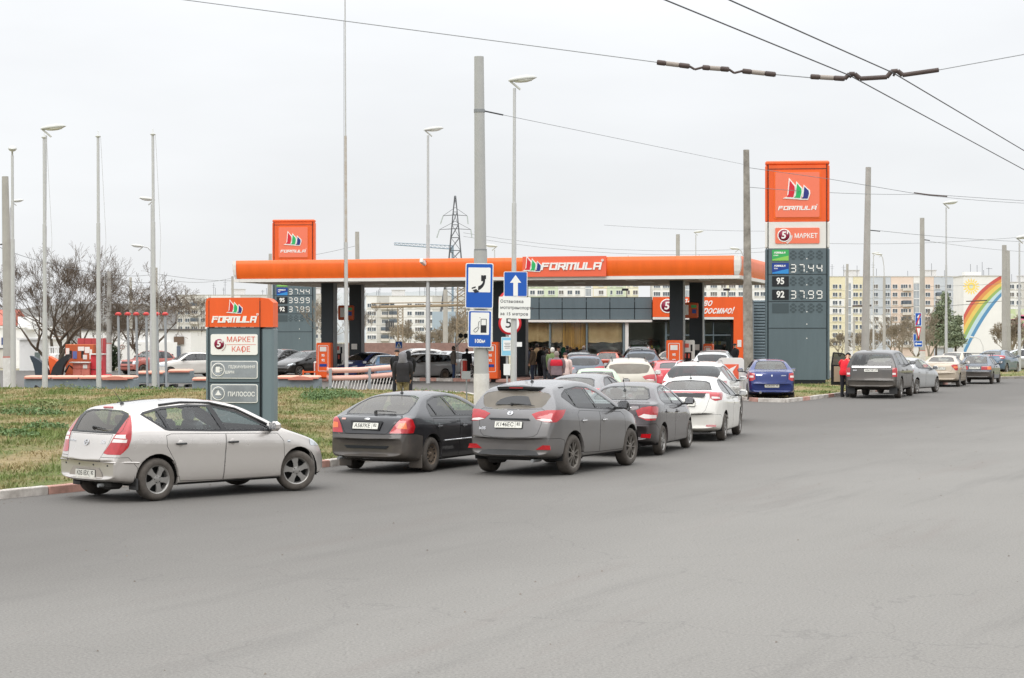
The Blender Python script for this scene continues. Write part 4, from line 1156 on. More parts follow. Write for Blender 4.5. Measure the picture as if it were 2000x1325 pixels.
	# interior
	if lod < 2:
		it = MB()
		zf = S['R'] - .02; xb = S['rax'] - .1
		it.box(((L) / 2, 0, zf), (L - .9, W - .35, .06), M_UNDER)
		xd = S['fax'] - .62 if 'dash' not in S else S['dash']
		zb = S['belt'][0][1] - .04
		it.box((xd, 0, zb - .14), (.35, W - .28, .22), M_SEAT, bev=.05)
		for sy in (.36, -.36):
			sx = S.get('seat', xd - 1.0)
			it.box((sx + .15, sy, zf + .25), (.5, .5, .18), M_SEAT, bev=.06)
			it.box((sx - .15, sy, zf + .55), (.13, .50, .62), M_SEAT, ry=-.25, bev=.06)
			it.box((sx - .28, sy, zf + .94), (.09, .27, .19), M_SEAT, ry=-.2, bev=.04)
			it.box((sx - 1.02, sy, zf + .86), (.08, .25, .15), M_SEAT, ry=-.2, bev=.03)
		it.box((sx - .9, 0, zf + .5), (.13, W - .5, .58), M_SEAT, ry=-.28, bev=.05)
		it.box((sx - .7, 0, zf + .25), (.5, W - .5, .16), M_SEAT, bev=.05)
		q = Matrix.Translation((xd - .3, .36, zb - .06)) @ Matrix.Rotation(1.1, 4, 'Y')
		it.lathe([(.185, -.012), (.20, 0), (.185, .012), (.17, 0), (.185, -.012)], M_PLAST, 16, q)
		it.build('interior', root)
	# wheels
	st = rim or S.get('rim', 'six')
	tw = S.get('tyre_w', .2)
	tm, rm = rim_mesh(st, S['R'], tw)
	for ax in (S['rax'], S['fax']):
		for sg in (-1, 1):
			w = bpy.data.objects.new('wheel', None); COL.objects.link(w); w.parent = root
			w.location = (ax, sg * (W / 2 - tw / 2 - .025), S['R'])
			w.rotation_euler = (0, rnd.uniform(0, 1), (math.pi if sg > 0 else 0) + (steer if ax == S['fax'] else 0))
			w.rotation_mode = 'XYZ'
			e = w.rotation_euler.copy()
			w.rotation_mode = 'ZYX' if False else 'XYZ'
			link('tyre', tm, w); link('rim', rm, w)
	# mirrors
	mx, mz = S['mirror']
	for sg in (-1, 1):
		p, n_ = side(mx, mz - .05, sg)
		b = MB()
		b.box((p.x + .02, p.y + sg * .05, mz - .02), (.06, .14, .04), M_PLAST)
		b.box((p.x, p.y + sg * .16, mz + .04), (.12, .21, .15), S.get('m_mirror') or pm, bev=.045)
		mo = b.build('mirror', root)
		b = MB(); b.box((p.x - .062, p.y + sg * .16, mz + .045), (.006, .165, .105), M_CHROME); b.build('mirror_glass', mo)
	# handles
	if lod == 0:
		hm = S.get('m_handle') or pm
		for k, (hx, hz) in enumerate(S.get('handles', [])):
			for sg in (-1, 1):
				p, n_ = side(hx, hz, sg)
				b = MB()
				b.box((p.x, p.y + sg * .022, p.z), (.19, .018, .028), hm, bev=.008)
				b.box((p.x - .075, p.y + sg * .008, p.z), (.025, .03, .022), hm); b.box((p.x + .075, p.y + sg * .008, p.z), (.025, .03, .022), hm)
				b.lathe([(.05, -.002), (.045, .003), (.001, .001)], pm, 16, Matrix.Translation((p.x - .01, p.y + sg * .0005, p.z + .004)) @ Matrix.Rotation(-sg * math.pi / 2, 4, 'X'))
				b.build('door_handle', objs.get(('door_%d' % k, sg), root))
	def on_rear(y, z, off=.004):
		p, n_ = rear(y, z, off)
		zl = n_; xl = Vector((0, 0, 1)).cross(zl).normalized(); yl = zl.cross(xl)
		return Matrix.Translation(p) @ Matrix((xl, yl, zl)).transposed().to_4x4()
	# number plate
	if plate and S.get('plate_z') and lod < 2:
		M_ = on_rear(0, S['plate_z'], .016)
		b = MB()
		b.prism(rrect(.535, .125, .012), .006, M_ @ Matrix.Translation((0, 0, -.004)), M_PLAST)
		b.prism(rrect(.52, .112, .01), .005, M_ @ Matrix.Translation((0, 0, .0025)), M_PLATE)
		po = b.build('number_plate', root)
		Mt = M_ @ Matrix.Translation((0, 0, .0085))
		main, reg = plate
		text_mesh(main, .098, M_INK, Mt @ Matrix.Translation((-.062, 0, 0)), 'lettering', po, .0006, .0008, 0, .98)
		text_mesh(reg, .075, M_INK, Mt @ Matrix.Translation((.195, .012, 0)), 'lettering', po, .0006, .001, 0, .9)
		b = MB(); b.box((0, 0, 0), (.004, .1, .001), M_INK)
		me = b.mesh('plate_divider'); me.transform(Mt @ Matrix.Translation((.135, 0, 0))); link('plate_divider', me, po)
	if extras: extras(root, dict(rear=rear, side=side, top=topz, front=fronth, on_rear=on_rear, pm=pm, S=S, objs=objs))
	if roof_rails:
		for sg in (-1, 1):
			x0, x1 = S['rails']
			pts = []
			for k in range(9):
				x = x0 + (x1 - x0) * k / 8
				p, n_ = topz(x, sg * (S['roofw'] - .07))
				pts.append((x, sg * (S['roofw'] - .07), p.z + (.055 if 0 < k < 8 else .0)))
			b = MB(); b.tube(pts, .016, M_CHROME if roof_rails == 'chrome' else M_PLAST, 8); b.build('roof_rail', root)
	if antenna:
		p, n_ = topz(antenna[0], antenna[3] if len(antenna) > 3 else 0)
		b = MB(); b.lathe([(.035, 0), (.02, .03), (.001, .035)], M_PLAST, 10, Matrix.Translation(p))
		b.tube([p + Vector((0, 0, .02)), p + Vector((-antenna[1], 0, antenna[2]))], [.006, .003], M_PLAST, 6)
		b.build('antenna', root)
	return root
def wiper(root, H, y0, z0, y1, z1):
	a, n1 = H['rear'](y0, z0, .03); b, n2 = H['rear'](y1, z1, .022)
	m = MB(); m.tube([a, (a + b) / 2 + n1 * .01, b], [.012, .010, .006], M_PLAST, 6)
	m.lathe([(.03, -.02), (.028, .012), (.001, .016)], M_PLAST, 10, H['on_rear'](y0, z0, .01))
	m.build('wiper', root)
def on_body_patch(root, H, name, poly, thick, m, cy, cz, off=.002):
	M_ = H['on_rear'](cy, cz, off); b = MB(); b.prism(poly, thick, M_, m); return b.build(name, root)
def badge(root, H, z, rx=.062, rz=.048, letter=True):
	M_ = H['on_rear'](0, z, .004)
	b = MB()
	n = 20
	outer = [(rx * math.cos(2 * math.pi * k / n), rz * math.sin(2 * math.pi * k / n)) for k in range(n)]
	inner = [(rx * .8 * math.cos(2 * math.pi * k / n), rz * .78 * math.sin(2 * math.pi * k / n)) for k in range(n)]
	vs = [M_ @ Vector((x, y, t)) for t in (0, .008) for x, y in outer] + [M_ @ Vector((x, y, t)) for t in (0, .008) for x, y in inner]
	fs = []
	for k in range(n):
		j = (k + 1) % n
		fs += [(k, j, n + j, n + k), (n + k, n + j, 3 * n + j, 3 * n + k), (2 * n + j, 2 * n + k, 3 * n + k, 3 * n + j)]
	b.add(vs, fs, M_CHROME)
	if letter:
		for sx in (-1, 1):
			b.prism([(sx * .03 - .008 - .006, -.032), (sx * .03 + .006 - .006, -.032), (sx * .03 + .014, .032), (sx * .03, .032)], .008, M_, M_CHROME)
		b.prism([(-.03, -.008), (.03, .0), (.03, .010), (-.03, .002)], .008, M_, M_CHROME)
	return b.build('badge', root)
def rear_text(root, H, s, size, y, z, m=None, sx=1.0):
	return text_mesh(s, size, m or M_CHROME, H['on_rear'](y, z, .003), 'lettering', root, .002, .0015, 0, sx)
def place(rr, fr, S, side=-1):
	"""ground position of the car middle and heading, from where two wheels of one side touch the road in the photo"""
	wb = S['fax'] - S['rax']; Z = GD((rr[1] + fr[1]) / 2)
	s = 1 if fr[0] > rr[0] else -1
	dz = wb * .9
	for _ in range(60):
		zr, zf = Z - dz / 2, Z + dz / 2
		xr, xf = (rr[0] - 1000) * zr / F, (fr[0] - 1000) * zf / F
		dx = xf - xr; dz = .5 * dz + .5 * math.sqrt(max(.3, wb * wb - dx * dx))
	h = math.atan2(dx, dz)
	# the middle of the car lies half a track to the left of its right-hand wheels
	off = S['W'] / 2 - .1
	cx, cy = (xr + xf) / 2 - off * math.cos(h) * (1 if side < 0 else -1), Z + off * math.sin(h) * (1 if side < 0 else -1)
	return (cx, cy, .008), h
def std_wid(L, r0=.80, f0=.66):
	return [(0, r0), (.05, r0 + .05), (.12, r0 + .10), (.3, .955), (.6, .985), (1.0, 1), (L - 1.0, 1), (L - .55, .965), (L - .25, .89), (L - .1, .80), (L, f0)]
def std_bot(L, r=.30, s=.19, f=.22):
	return [(0, r + .04), (.06, r), (.3, r - .03), (.62, s), (L - .7, s), (L - .1, f), (L, f + .06)]
def spec_i30():
	L = 4.25
	return dict(L=L, W=1.775, R=.315, rax=.78, fax=3.43, roofw=.585, roofz=1.37, kr=.17, kf=.3,
		top=[(0, .58), (.02, .66), (.05, .70), (.07, .78), (.14, .97), (.17, 1.01), (.30, 1.18), (.44, 1.345), (.47, 1.385), (.8, 1.425), (1.3, 1.465), (1.8, 1.48), (2.2, 1.45), (2.5, 1.37), (3.15, 1.02), (3.35, .965), (3.9, .83), (4.1, .72), (4.2, .60), (4.25, .45)],
		belt=[(0, 1.0), (.5, 1.03), (1.0, 1.01), (3.0, .93), (3.5, .86), (4.25, .6)],
		bot=std_bot(L, .29), wid=std_wid(L, .80),
		side=[[(.60, 1.275), (.66, 1.31), (1.0, 1.375), (1.5, 1.405), (1.95, 1.385), (2.35, 1.285), (2.98, .985), (3.0, .955), (1.9, .985), (1.0, 1.025), (.93, 1.04)]],
		pillars=[(1.02, .92, .028), (2.02, 1.88, .05)], pz=(.98, 1.38), frame=.034,
		g_side=[G_CLEAR, G_CLEAR, G_CLEAR], g_rear=G_DUSTL,
		rear_trim=[(0, 1.345), (.40, 1.335), (.58, 1.30), (.66, 1.24), (.70, 1.05), (.66, 1.0), (0, 1.0)],
		rear_glass=[(0, 1.325), (.38, 1.315), (.50, 1.28), (.53, 1.20), (.50, 1.06), (.45, 1.03), (0, 1.025)],
		front_glass=[(0, 1.41), (.45, 1.40), (.58, 1.33), (.68, 1.04), (.5, 1.03), (0, 1.02)],
		lamps=[dict(rear=[(.475, .715), (.56, .70), (1.0, .70), (1.0, 1.32), (.60, 1.32), (.645, 1.24), (.61, 1.02), (.56, .87)], side=[(-.3, .6), (.19, .70), (.29, .80), (.34, .92), (.37, 1.05), (.42, 1.2), (.47, 1.33), (.3, 1.34), (-.3, 1.34)],
					inner=[('w', [(.585, .875), (.80, .875), (.80, .92), (.60, .925)]), ('w', [(.605, .94), (.79, .935), (.78, .99), (.625, .985)])])],
		head=[(.48, .66), (.80, .70), (.86, .82), (.74, .80), (.5, .73)], grille=[(0, .66), (.4, .66), (.42, .60), (0, .58)],
		gate=[(0, .99), (.55, .99), (.53, .85), (.465, .70), (.42, .60), (.36, .585), (0, .58)],
		bumper=[(-.3, .2), (.44, .2), (.44, .5), (.30, .66), (-.3, .66)],
		doors=[[(1.17, .27), (1.96, .25), (2.02, .955), (1.02, .985), (.93, .96), (.93, .80), (1.08, .55)],
			   [(1.965, .25), (3.08, .25), (3.14, .5), (3.12, .80), (3.02, .925), (2.025, .955)]],
		handles=[(1.18, .83), (2.14, .82)], m_handle=M_PLAST, mirror=(2.86, 1.0), plate_z=.40, rim='five', tyre_w=.205, dash=2.75, seat=1.95)
def spec_liftback():
	L = 4.56
	return dict(L=L, W=1.75, R=.31, rax=1.0, fax=3.70, roofw=.56, roofz=1.32, kr=.20, kf=.3,
		top=[(0, .60), (.03, .66), (.06, .72), (.08, .80), (.13, .97), (.17, 1.0), (.36, 1.03), (.8, 1.21), (1.15, 1.34), (1.3, 1.375), (1.7, 1.41), (2.1, 1.42), (2.5, 1.38), (2.75, 1.31), (3.35, .99), (3.5, .95), (4.2, .80), (4.45, .66), (4.56, .45)],
		belt=[(0, .99), (.6, .98), (1.0, .96), (3.2, .90), (4.0, .80), (4.56, .6)],
		bot=std_bot(L, .27, .17), wid=std_wid(L, .80),
		side=[[(1.02, .975), (1.0, 1.03), (1.05, 1.15), (1.25, 1.27), (1.6, 1.335), (2.1, 1.345), (2.45, 1.29), (2.75, 1.17), (3.22, .94), (3.2, .92)]],
		pillars=[(1.28, 1.20, .02), (2.06, 1.88, .045)], pz=(.95, 1.34), frame=.026,
		g_side=[G_DARK, G_TINT, G_CLEAR], g_rear=G_DUSTL,
		rear_trim=[(0, 1.36), (.36, 1.345), (.50, 1.31), (.585, 1.2), (.62, 1.07), (.58, 1.03), (0, 1.03)],
		rear_glass=[(0, 1.345), (.35, 1.33), (.48, 1.295), (.56, 1.2), (.59, 1.08), (.56, 1.045), (0, 1.045)],
		front_glass=[(0, 1.36), (.44, 1.34), (.54, 1.28), (.66, 1.01), (0, 1.0)],
		lamps=[dict(rear=[(.47, .715), (1.0, .715), (1.0, .99), (.70, .99), (.62, .95), (.55, .86)], side=[(-.3, .6), (.36, .715), (.40, .82), (.36, .95), (.28, .995), (-.3, .995)],
					inner=[('o', [(.60, .80), (.76, .79), (.74, .90), (.62, .89)])])],
		head=[(.48, .60), (.80, .62), (.84, .72), (.5, .70)],
		gate=[(0, 1.02), (.58, 1.02), (.655, .985), (.53, .86), (.44, .72), (.40, .70), (0, .70)],
		bumper=[(-.3, .1), (.65, .1), (.65, .66), (.45, .70), (-.3, .70)], m_bumper=M_PLASTD,
		doors=[[(1.36, .24), (2.02, .22), (2.09, .915), (1.06, .95), (1.05, .85), (1.28, .6)], [(2.025, .22), (3.15, .22), (3.28, .5), (3.24, .84), (3.18, .885), (2.095, .915)]],
		handles=[(1.24, .80), (2.22, .78)], mirror=(3.0, .96), plate_z=.835, rim='steel', tyre_w=.195, dash=3.0, seat=2.15)
def spec_suv(L=4.41, W=1.82, H=1.66, rails=False):
	kz = H / 1.66
	S = dict(L=L, W=W, R=.35, rax=.88, fax=3.52, roofw=.61, roofz=1.52 * kz, kr=.16, kf=.3, arch=.065,
		top=[(0, .60), (.015, .72), (.035, .80), (.06, .90), (.11, 1.06), (.17, 1.15), (.33, 1.36), (.45, 1.49), (.46, 1.535), (.7, 1.58), (1.2, 1.635), (1.7, 1.65), (2.1, 1.62), (2.45, 1.52), (3.12, 1.15), (3.3, 1.09), (3.95, .97), (4.2, .86), (4.35, .70), (4.41, .5)],
		belt=[(0, 1.15), (.5, 1.17), (1.0, 1.13), (3.0, 1.04), (3.5, .98), (4.41, .7)],
		bot=std_bot(L, .33, .25, .27), wid=std_wid(L, .80),
		side=[[(.68, 1.36), (.74, 1.41), (1.0, 1.49), (1.5, 1.53), (1.95, 1.51), (2.3, 1.42), (2.98, 1.09), (2.96, 1.065), (1.95, 1.105), (1.15, 1.15), (.98, 1.185)]],
		pillars=[(1.10, 1.02, .018), (1.98, 1.80, .045)], pz=(1.10, 1.52), frame=.026,
		g_side=[G_DARK, G_DARK, G_CLEAR], g_rear=G_DUST,
		rear_trim=None,
		rear_glass=[(0, 1.475), (.40, 1.465), (.60, 1.43), (.655, 1.38), (.60, 1.24), (.55, 1.19), (.3, 1.165), (0, 1.16)],
		front_glass=[(0, 1.58), (.45, 1.57), (.60, 1.50), (.72, 1.17), (0, 1.16)],
		lamps=[dict(rear=[(.40, 1.075), (.52, 1.12), (.66, 1.145), (1.0, 1.15), (1.0, .93), (.64, .945), (.50, .98)], side=[(-.3, .90), (.26, .94), (.42, 1.02), (.60, 1.155), (.4, 1.165), (-.3, 1.15)],
					inner=[('w', [(.50, .985), (.62, .955), (.78, .955), (.76, .985), (.62, 1.0)])])],
		head=[(.50, .86), (.80, .90), (.90, 1.0), (.74, .98), (.5, .92)], grille=[(0, .88), (.42, .88), (.40, .78), (0, .76)],
		gate=[(0, 1.15), (.57, 1.17), (.62, 1.14), (.60, .90), (.55, .74), (.48, .69), (.3, .67), (0, .665)],
		bumper=[(-.3, .2), (.50, .2), (.50, .62), (.36, .66), (-.3, .66)],
		doors=[[(1.28, .36), (1.98, .34), (2.02, 1.075), (1.14, 1.12), (1.02, 1.05), (1.10, .75)], [(1.985, .34), (3.08, .33), (3.20, .6), (3.16, .95), (3.02, 1.03), (2.025, 1.075)]],
		handles=[(1.26, .93), (2.18, .91)], mirror=(2.82, 1.12), plate_z=.885, rim='dusty', tyre_w=.225, dash=2.75, seat=1.95, rails=(.62, 2.15))
	if kz != 1:
		z = lambda p: [(a, b * kz if b > .5 else b) for a, b in p]
		for k in ('top', 'belt', 'rear_glass', 'front_glass', 'head', 'gate', 'grille'): S[k] = z(S[k])
		S['side'] = [z(p) for p in S['side']]; S['doors'] = [z(p) for p in S['doors']]
		S['lamps'] = [dict(rear=z(l['rear']), side=z(l['side']), inner=[(m, z(q)) for m, q in l['inner']]) for l in S['lamps']]
		S['pz'] = (S['pz'][0] * kz, S['pz'][1] * kz); S['mirror'] = (S['mirror'][0], S['mirror'][1] * kz); S['plate_z'] *= kz
		S['handles'] = z(S['handles'])
	return S
def spec_sedan():
	L = 4.37
	return dict(L=L, W=1.70, R=.305, rax=.95, fax=3.52, roofw=.55, roofz=1.37, kr=.22, kf=.3,
		top=[(0, .58), (.02, .64), (.05, .72), (.08, .90), (.11, 1.03), (.15, 1.075), (.5, 1.10), (.62, 1.125), (1.0, 1.31), (1.2, 1.39), (1.6, 1.455), (1.95, 1.47), (2.3, 1.44), (2.6, 1.34), (3.15, 1.03), (3.3, .98), (3.9, .85), (4.15, .74), (4.3, .6), (4.37, .45)],
		belt=[(0, 1.04), (.6, 1.06), (1.0, 1.02), (3.0, .93), (3.6, .85), (4.37, .6)],
		bot=std_bot(L, .30, .18), wid=std_wid(L, .80),
		side=[[(1.0, 1.10), (1.0, 1.14), (1.2, 1.26), (1.5, 1.36), (1.85, 1.395), (2.2, 1.37), (2.5, 1.25), (3.02, .965), (3.0, .945), (2.0, .99), (1.2, 1.03)]],
		pillars=[(2.02, 1.86, .045)], pz=(.98, 1.38), frame=.028,
		g_side=[G_TINT, G_CLEAR], g_rear=G_DUSTL,
		rear_trim=[(0, 1.395), (.36, 1.38), (.48, 1.34), (.60, 1.16), (.55, 1.125), (0, 1.12)],
		rear_glass=[(0, 1.375), (.35, 1.36), (.46, 1.32), (.57, 1.165), (.53, 1.14), (0, 1.135)],
		front_glass=[(0, 1.40), (.44, 1.38), (.54, 1.33), (.66, 1.04), (0, 1.03)],
		lamps=[dict(rear=[(.44, .93), (.56, .99), (.68, 1.01), (1.0, 1.0), (1.0, .72), (.66, .73), (.50, .80)], side=[(-.3, .6), (.36, .72), (.48, .85), (.55, .98), (.35, 1.03), (-.3, 1.03)],
					inner=[('w', [(.50, .81), (.62, .77), (.80, .77), (.80, .83), (.60, .86)])])],
		head=[(.46, .62), (.78, .66), (.84, .80), (.5, .70)], grille=[(0, .64), (.36, .64), (.34, .56), (0, .55)],
		gate=[(0, 1.06), (.50, 1.04), (.52, .95), (.42, .80), (.40, .66), (0, .65)],
		bumper=[(-.3, .1), (.60, .1), (.60, .55), (.40, .66), (-.3, .66)],
		doors=[[(1.30, .25), (1.98, .23), (2.03, .965), (1.12, 1.02), (1.04, .95), (1.20, .62)], [(1.985, .23), (3.02, .23), (3.14, .5), (3.12, .82), (3.02, .915), (2.035, .965)]],
		handles=[(1.20, .87), (2.18, .84)], mirror=(2.85, 1.0), plate_z=.80, rim='six', tyre_w=.19, dash=2.8, seat=2.0)
def spec_hatch():
	L = 4.30
	return dict(L=L, W=1.77, R=.32, rax=.80, fax=3.41, roofw=.56, roofz=1.37, kr=.20, kf=.32,
		top=[(0, .60), (.015, .68), (.04, .80), (.09, .98), (.13, 1.06), (.16, 1.12), (.26, 1.15), (.30, 1.155), (.6, 1.28), (.9, 1.385), (1.2, 1.43), (1.7, 1.47), (2.1, 1.46), (2.5, 1.36), (3.2, 1.01), (3.35, .96), (3.9, .83), (4.1, .72), (4.25, .58), (4.30, .45)],
		belt=[(0, 1.06), (.5, 1.08), (1.0, 1.03), (3.0, .93), (3.6, .85), (4.3, .6)],
		bot=std_bot(L, .27, .17), wid=std_wid(L, .80),
		side=[[(.85, 1.13), (.85, 1.18), (1.1, 1.28), (1.5, 1.38), (1.9, 1.40), (2.2, 1.36), (2.55, 1.21), (3.05, .965), (3.02, .945), (2.0, .99), (1.1, 1.08)]],
		pillars=[(1.98, 1.86, .045)], pz=(.98, 1.38), frame=.028,
		g_side=[G_DARK, G_TINT], g_rear=G_DUSTL, g_front=G_TINT,
		rear_trim=[(0, 1.39), (.38, 1.37), (.50, 1.33), (.60, 1.17), (0, 1.165)],
		rear_glass=[(0, 1.375), (.37, 1.355), (.48, 1.315), (.57, 1.185), (0, 1.18)],
		front_glass=[(0, 1.42), (.44, 1.40), (.54, 1.33), (.68, 1.04), (0, 1.03)],
		lamps=[dict(rear=[(0, 1.15), (.55, 1.145), (1.0, 1.10), (1.0, .97), (.70, .93), (.60, .98), (.56, 1.10), (0, 1.115)], side=[(-.3, .8), (.35, .93), (.62, 1.1), (.6, 1.16), (-.3, 1.165)],
					inner=[('w', [(.62, .98), (.80, .98), (.78, 1.02), (.62, 1.03)])])],
		head=[(.46, .62), (.78, .66), (.84, .80), (.5, .70)], grille=[(0, .64), (.36, .64), (.34, .56), (0, .55)],
		gate=[(0, 1.11), (.55, 1.095), (.58, .99), (.50, .72), (.42, .64), (0, .63)],
		bumper=[(-.3, .1), (.46, .1), (.46, .5), (.34, .62), (-.3, .62)],
		doors=[[(1.20, .25), (1.98, .23), (2.03, .965), (1.08, 1.05), (.96, .95), (1.1, .62)], [(1.985, .23), (3.02, .23), (3.14, .5), (3.12, .82), (3.02, .915), (2.035, .965)]],
		handles=[(2.18, .84)], mirror=(2.86, 1.0), plate_z=.86, rim='seven', tyre_w=.205, dash=2.8, seat=2.0)
def spec_budget():
	"""upright small saloon"""
	L = 4.25
	return dict(L=L, W=1.74, R=.30, rax=.80, fax=3.43, roofw=.58, roofz=1.44, kr=.14, kf=.25,
		top=[(0, .60), (.02, .66), (.05, .74), (.07, .92), (.10, 1.05), (.14, 1.09), (.5, 1.105), (.62, 1.13), (.95, 1.36), (1.1, 1.45), (1.5, 1.52), (1.9, 1.53), (2.25, 1.49), (2.5, 1.40), (3.05, 1.06), (3.2, 1.02), (3.8, .92), (4.05, .82), (4.2, .65), (4.25, .45)],
		belt=[(0, 1.05), (.6, 1.06), (1.0, 1.03), (3.0, .97), (3.6, .9), (4.25, .7)],
		bot=std_bot(L, .30, .18), wid=std_wid(L, .82),
		side=[[(.92, 1.06), (1.0, 1.18), (1.2, 1.36), (1.5, 1.44), (1.9, 1.455), (2.25, 1.42), (2.45, 1.32), (2.93, 1.0), (2.9, .985), (1.9, 1.01), (1.1, 1.03)]],
		pillars=[(1.93, 1.80, .045)], pz=(.98, 1.42), frame=.028,
		g_side=[G_TINT, G_TINT], g_rear=G_DUSTL,
		rear_trim=[(0, 1.455), (.40, 1.44), (.50, 1.40), (.60, 1.15), (0, 1.135)],
		rear_glass=[(0, 1.44), (.39, 1.425), (.48, 1.385), (.575, 1.165), (0, 1.15)],
		front_glass=[(0, 1.46), (.44, 1.44), (.54, 1.38), (.66, 1.07), (0, 1.06)],
		lamps=[dict(rear=[(.62, 1.02), (.78, 1.04), (1.0, 1.02), (1.0, .74), (.70, .74), (.60, .80)], side=[(-.3, .7), (.26, .74), (.30, .9), (.26, 1.05), (-.3, 1.05)], inner=[('w', [(.66, .86), (.80, .86), (.80, .93), (.66, .93)])])],
		head=[(.46, .68), (.78, .70), (.84, .84), (.5, .80)], grille=[(0, .76), (.36, .76), (.34, .66), (0, .65)],
		gate=[(0, 1.08), (.57, 1.06), (.57, .80), (.50, .68), (0, .66)],
		bumper=[(-.3, .1), (.46, .1), (.46, .55), (.34, .65), (-.3, .65)],
		doors=[[(1.16, .25), (1.88, .24), (1.94, .985), (1.02, 1.01), (.94, .9), (1.08, .62)], [(1.885, .24), (2.92, .24), (3.04, .5), (3.02, .86), (2.92, .955), (1.945, .985)]],
		handles=[(1.12, .88), (2.08, .86)], mirror=(2.76, 1.04), plate_z=.56, rim='six', tyre_w=.19, dash=2.7, seat=1.9)
def spec_bigsuv():
	L = 5.0
	return dict(L=L, W=2.03, R=.39, rax=1.12, fax=4.04, roofw=.74, roofz=1.70, kr=.08, kf=.2, arch=.06,
		top=[(0, .66), (.02, .70), (.05, .78), (.08, 1.0), (.12, 1.18), (.15, 1.24), (.30, 1.60), (.36, 1.68), (.38, 1.74), (.8, 1.80), (1.6, 1.84), (2.4, 1.83), (2.9, 1.76), (3.6, 1.30), (3.8, 1.24), (4.6, 1.16), (4.85, 1.0), (5.0, .6)],
		belt=[(0, 1.22), (1.0, 1.24), (3.4, 1.20), (4.2, 1.12), (5.0, .9)],
		bot=std_bot(L, .42, .3, .32), wid=std_wid(L, .86),
		side=[[(.62, 1.27), (.66, 1.66), (.9, 1.70), (1.6, 1.735), (2.4, 1.72), (2.8, 1.65), (3.38, 1.25), (3.36, 1.225), (2, 1.24)]],
		pillars=[(1.15, 1.12, .03), (2.22, 2.15, .045)], pz=(1.23, 1.72), frame=.028,
		g_side=[G_DARK, G_DARK, G_TINT], g_rear=G_TINT,
		rear_trim=None,
		rear_glass=[(0, 1.655), (.60, 1.64), (.68, 1.58), (.76, 1.30), (.72, 1.27), (0, 1.265)],
		front_glass=[(0, 1.78), (.55, 1.76), (.66, 1.70), (.80, 1.32), (0, 1.31)],
		lamps=[dict(rear=[(.795, 1.16), (1.2, 1.16), (1.2, .82), (.80, .82)], side=[(-.3, .7), (.24, .80), (.26, 1.18), (-.3, 1.18)], inner=[('w', [(.80, .90), (.92, .90), (.92, .97), (.80, .97)])])],
		head=[(.60, .96), (.90, .96), (.96, 1.06), (.6, 1.06)],
		gate=[(0, 1.25), (.78, 1.25), (.785, .76), (.76, .70), (0, .69)],
		bumper=[(-.3, .2), (.55, .2), (.55, .55), (.4, .68), (-.3, .68)],
		doors=[[(1.50, .42), (2.25, .40), (2.25, 1.21), (1.12, 1.23), (1.10, 1.0), (1.42, .8)], [(2.255, .40), (3.45, .40), (3.60, .7), (3.56, 1.05), (3.42, 1.19), (2.255, 1.21)]],
		handles=[(1.36, 1.05), (2.45, 1.05)], mirror=(3.16, 1.28), plate_z=1.06, rim='six', tyre_w=.25, dash=3.2, seat=2.3)
def spec_boxhatch():
	"""angular eighties hatchback"""
	L = 4.0
	return dict(L=L, W=1.65, R=.285, rax=.74, fax=3.20, roofw=.55, roofz=1.31, kr=.06, kf=.12, tw=.03,
		top=[(0, .56), (.02, .60), (.05, .66), (.07, .88), (.10, .94), (.25, .97), (.75, 1.28), (.85, 1.33), (1.2, 1.38), (1.7, 1.40), (2.0, 1.38), (2.2, 1.31), (2.75, .97), (2.85, .94), (3.6, .84), (3.85, .78), (3.95, .62), (4.0, .5)],
		belt=[(0, .93), (.6, .95), (1.0, .94), (2.7, .90), (4.0, .72)],
		bot=std_bot(L, .30, .19), wid=std_wid(L, .88, .8),
		side=[[(.64, .98), (.95, 1.28), (1.3, 1.325), (1.9, 1.325), (2.15, 1.25), (2.62, .94), (2.6, .925), (1.5, .945)]],
		pillars=[(.98, 1.02, .03), (1.72, 1.70, .035)], pz=(.94, 1.31), frame=.025,
		g_side=[G_TINT, G_TINT, G_TINT], g_rear=G_DUSTL,
		rear_trim=[(0, 1.335), (.47, 1.32), (.58, .99), (0, .985)],
		rear_glass=[(0, 1.32), (.455, 1.305), (.555, 1.005), (0, 1.0)],
		front_glass=[(0, 1.35), (.46, 1.33), (.60, .98), (0, .97)],
		lamps=[dict(rear=[(.32, .86), (1.0, .86), (1.0, .69), (.32, .69)], side=[(-.3, .6), (.14, .6), (.14, .9), (-.3, .9)], inner=[('o', [(.60, .70), (1, .70), (1, .85), (.60, .85)])])],
		head=[(.42, .62), (.78, .62), (.80, .74), (.42, .74)], grille=[(0, .73), (.40, .73), (.40, .63), (0, .62)],
		gate=[(0, .97), (.6, .96), (.6, .90), (.30, .89), (.30, .66), (0, .65)],
		bumper=[(-.3, .1), (.40, .1), (.40, .60), (-.3, .62)], m_bumper=M_PLASTD,
		doors=[[(1.06, .25), (1.70, .24), (1.73, .93), (.98, .945), (.96, .62)], [(1.705, .24), (2.66, .24), (2.74, .5), (2.66, .90), (1.735, .93)]],
		handles=[(1.10, .82), (1.86, .82)], m_handle=M_PLAST, m_mirror=M_PLAST, mirror=(2.45, .98), plate_z=.775, rim='steel', tyre_w=.175, dash=2.45, seat=1.75, arch=.04)
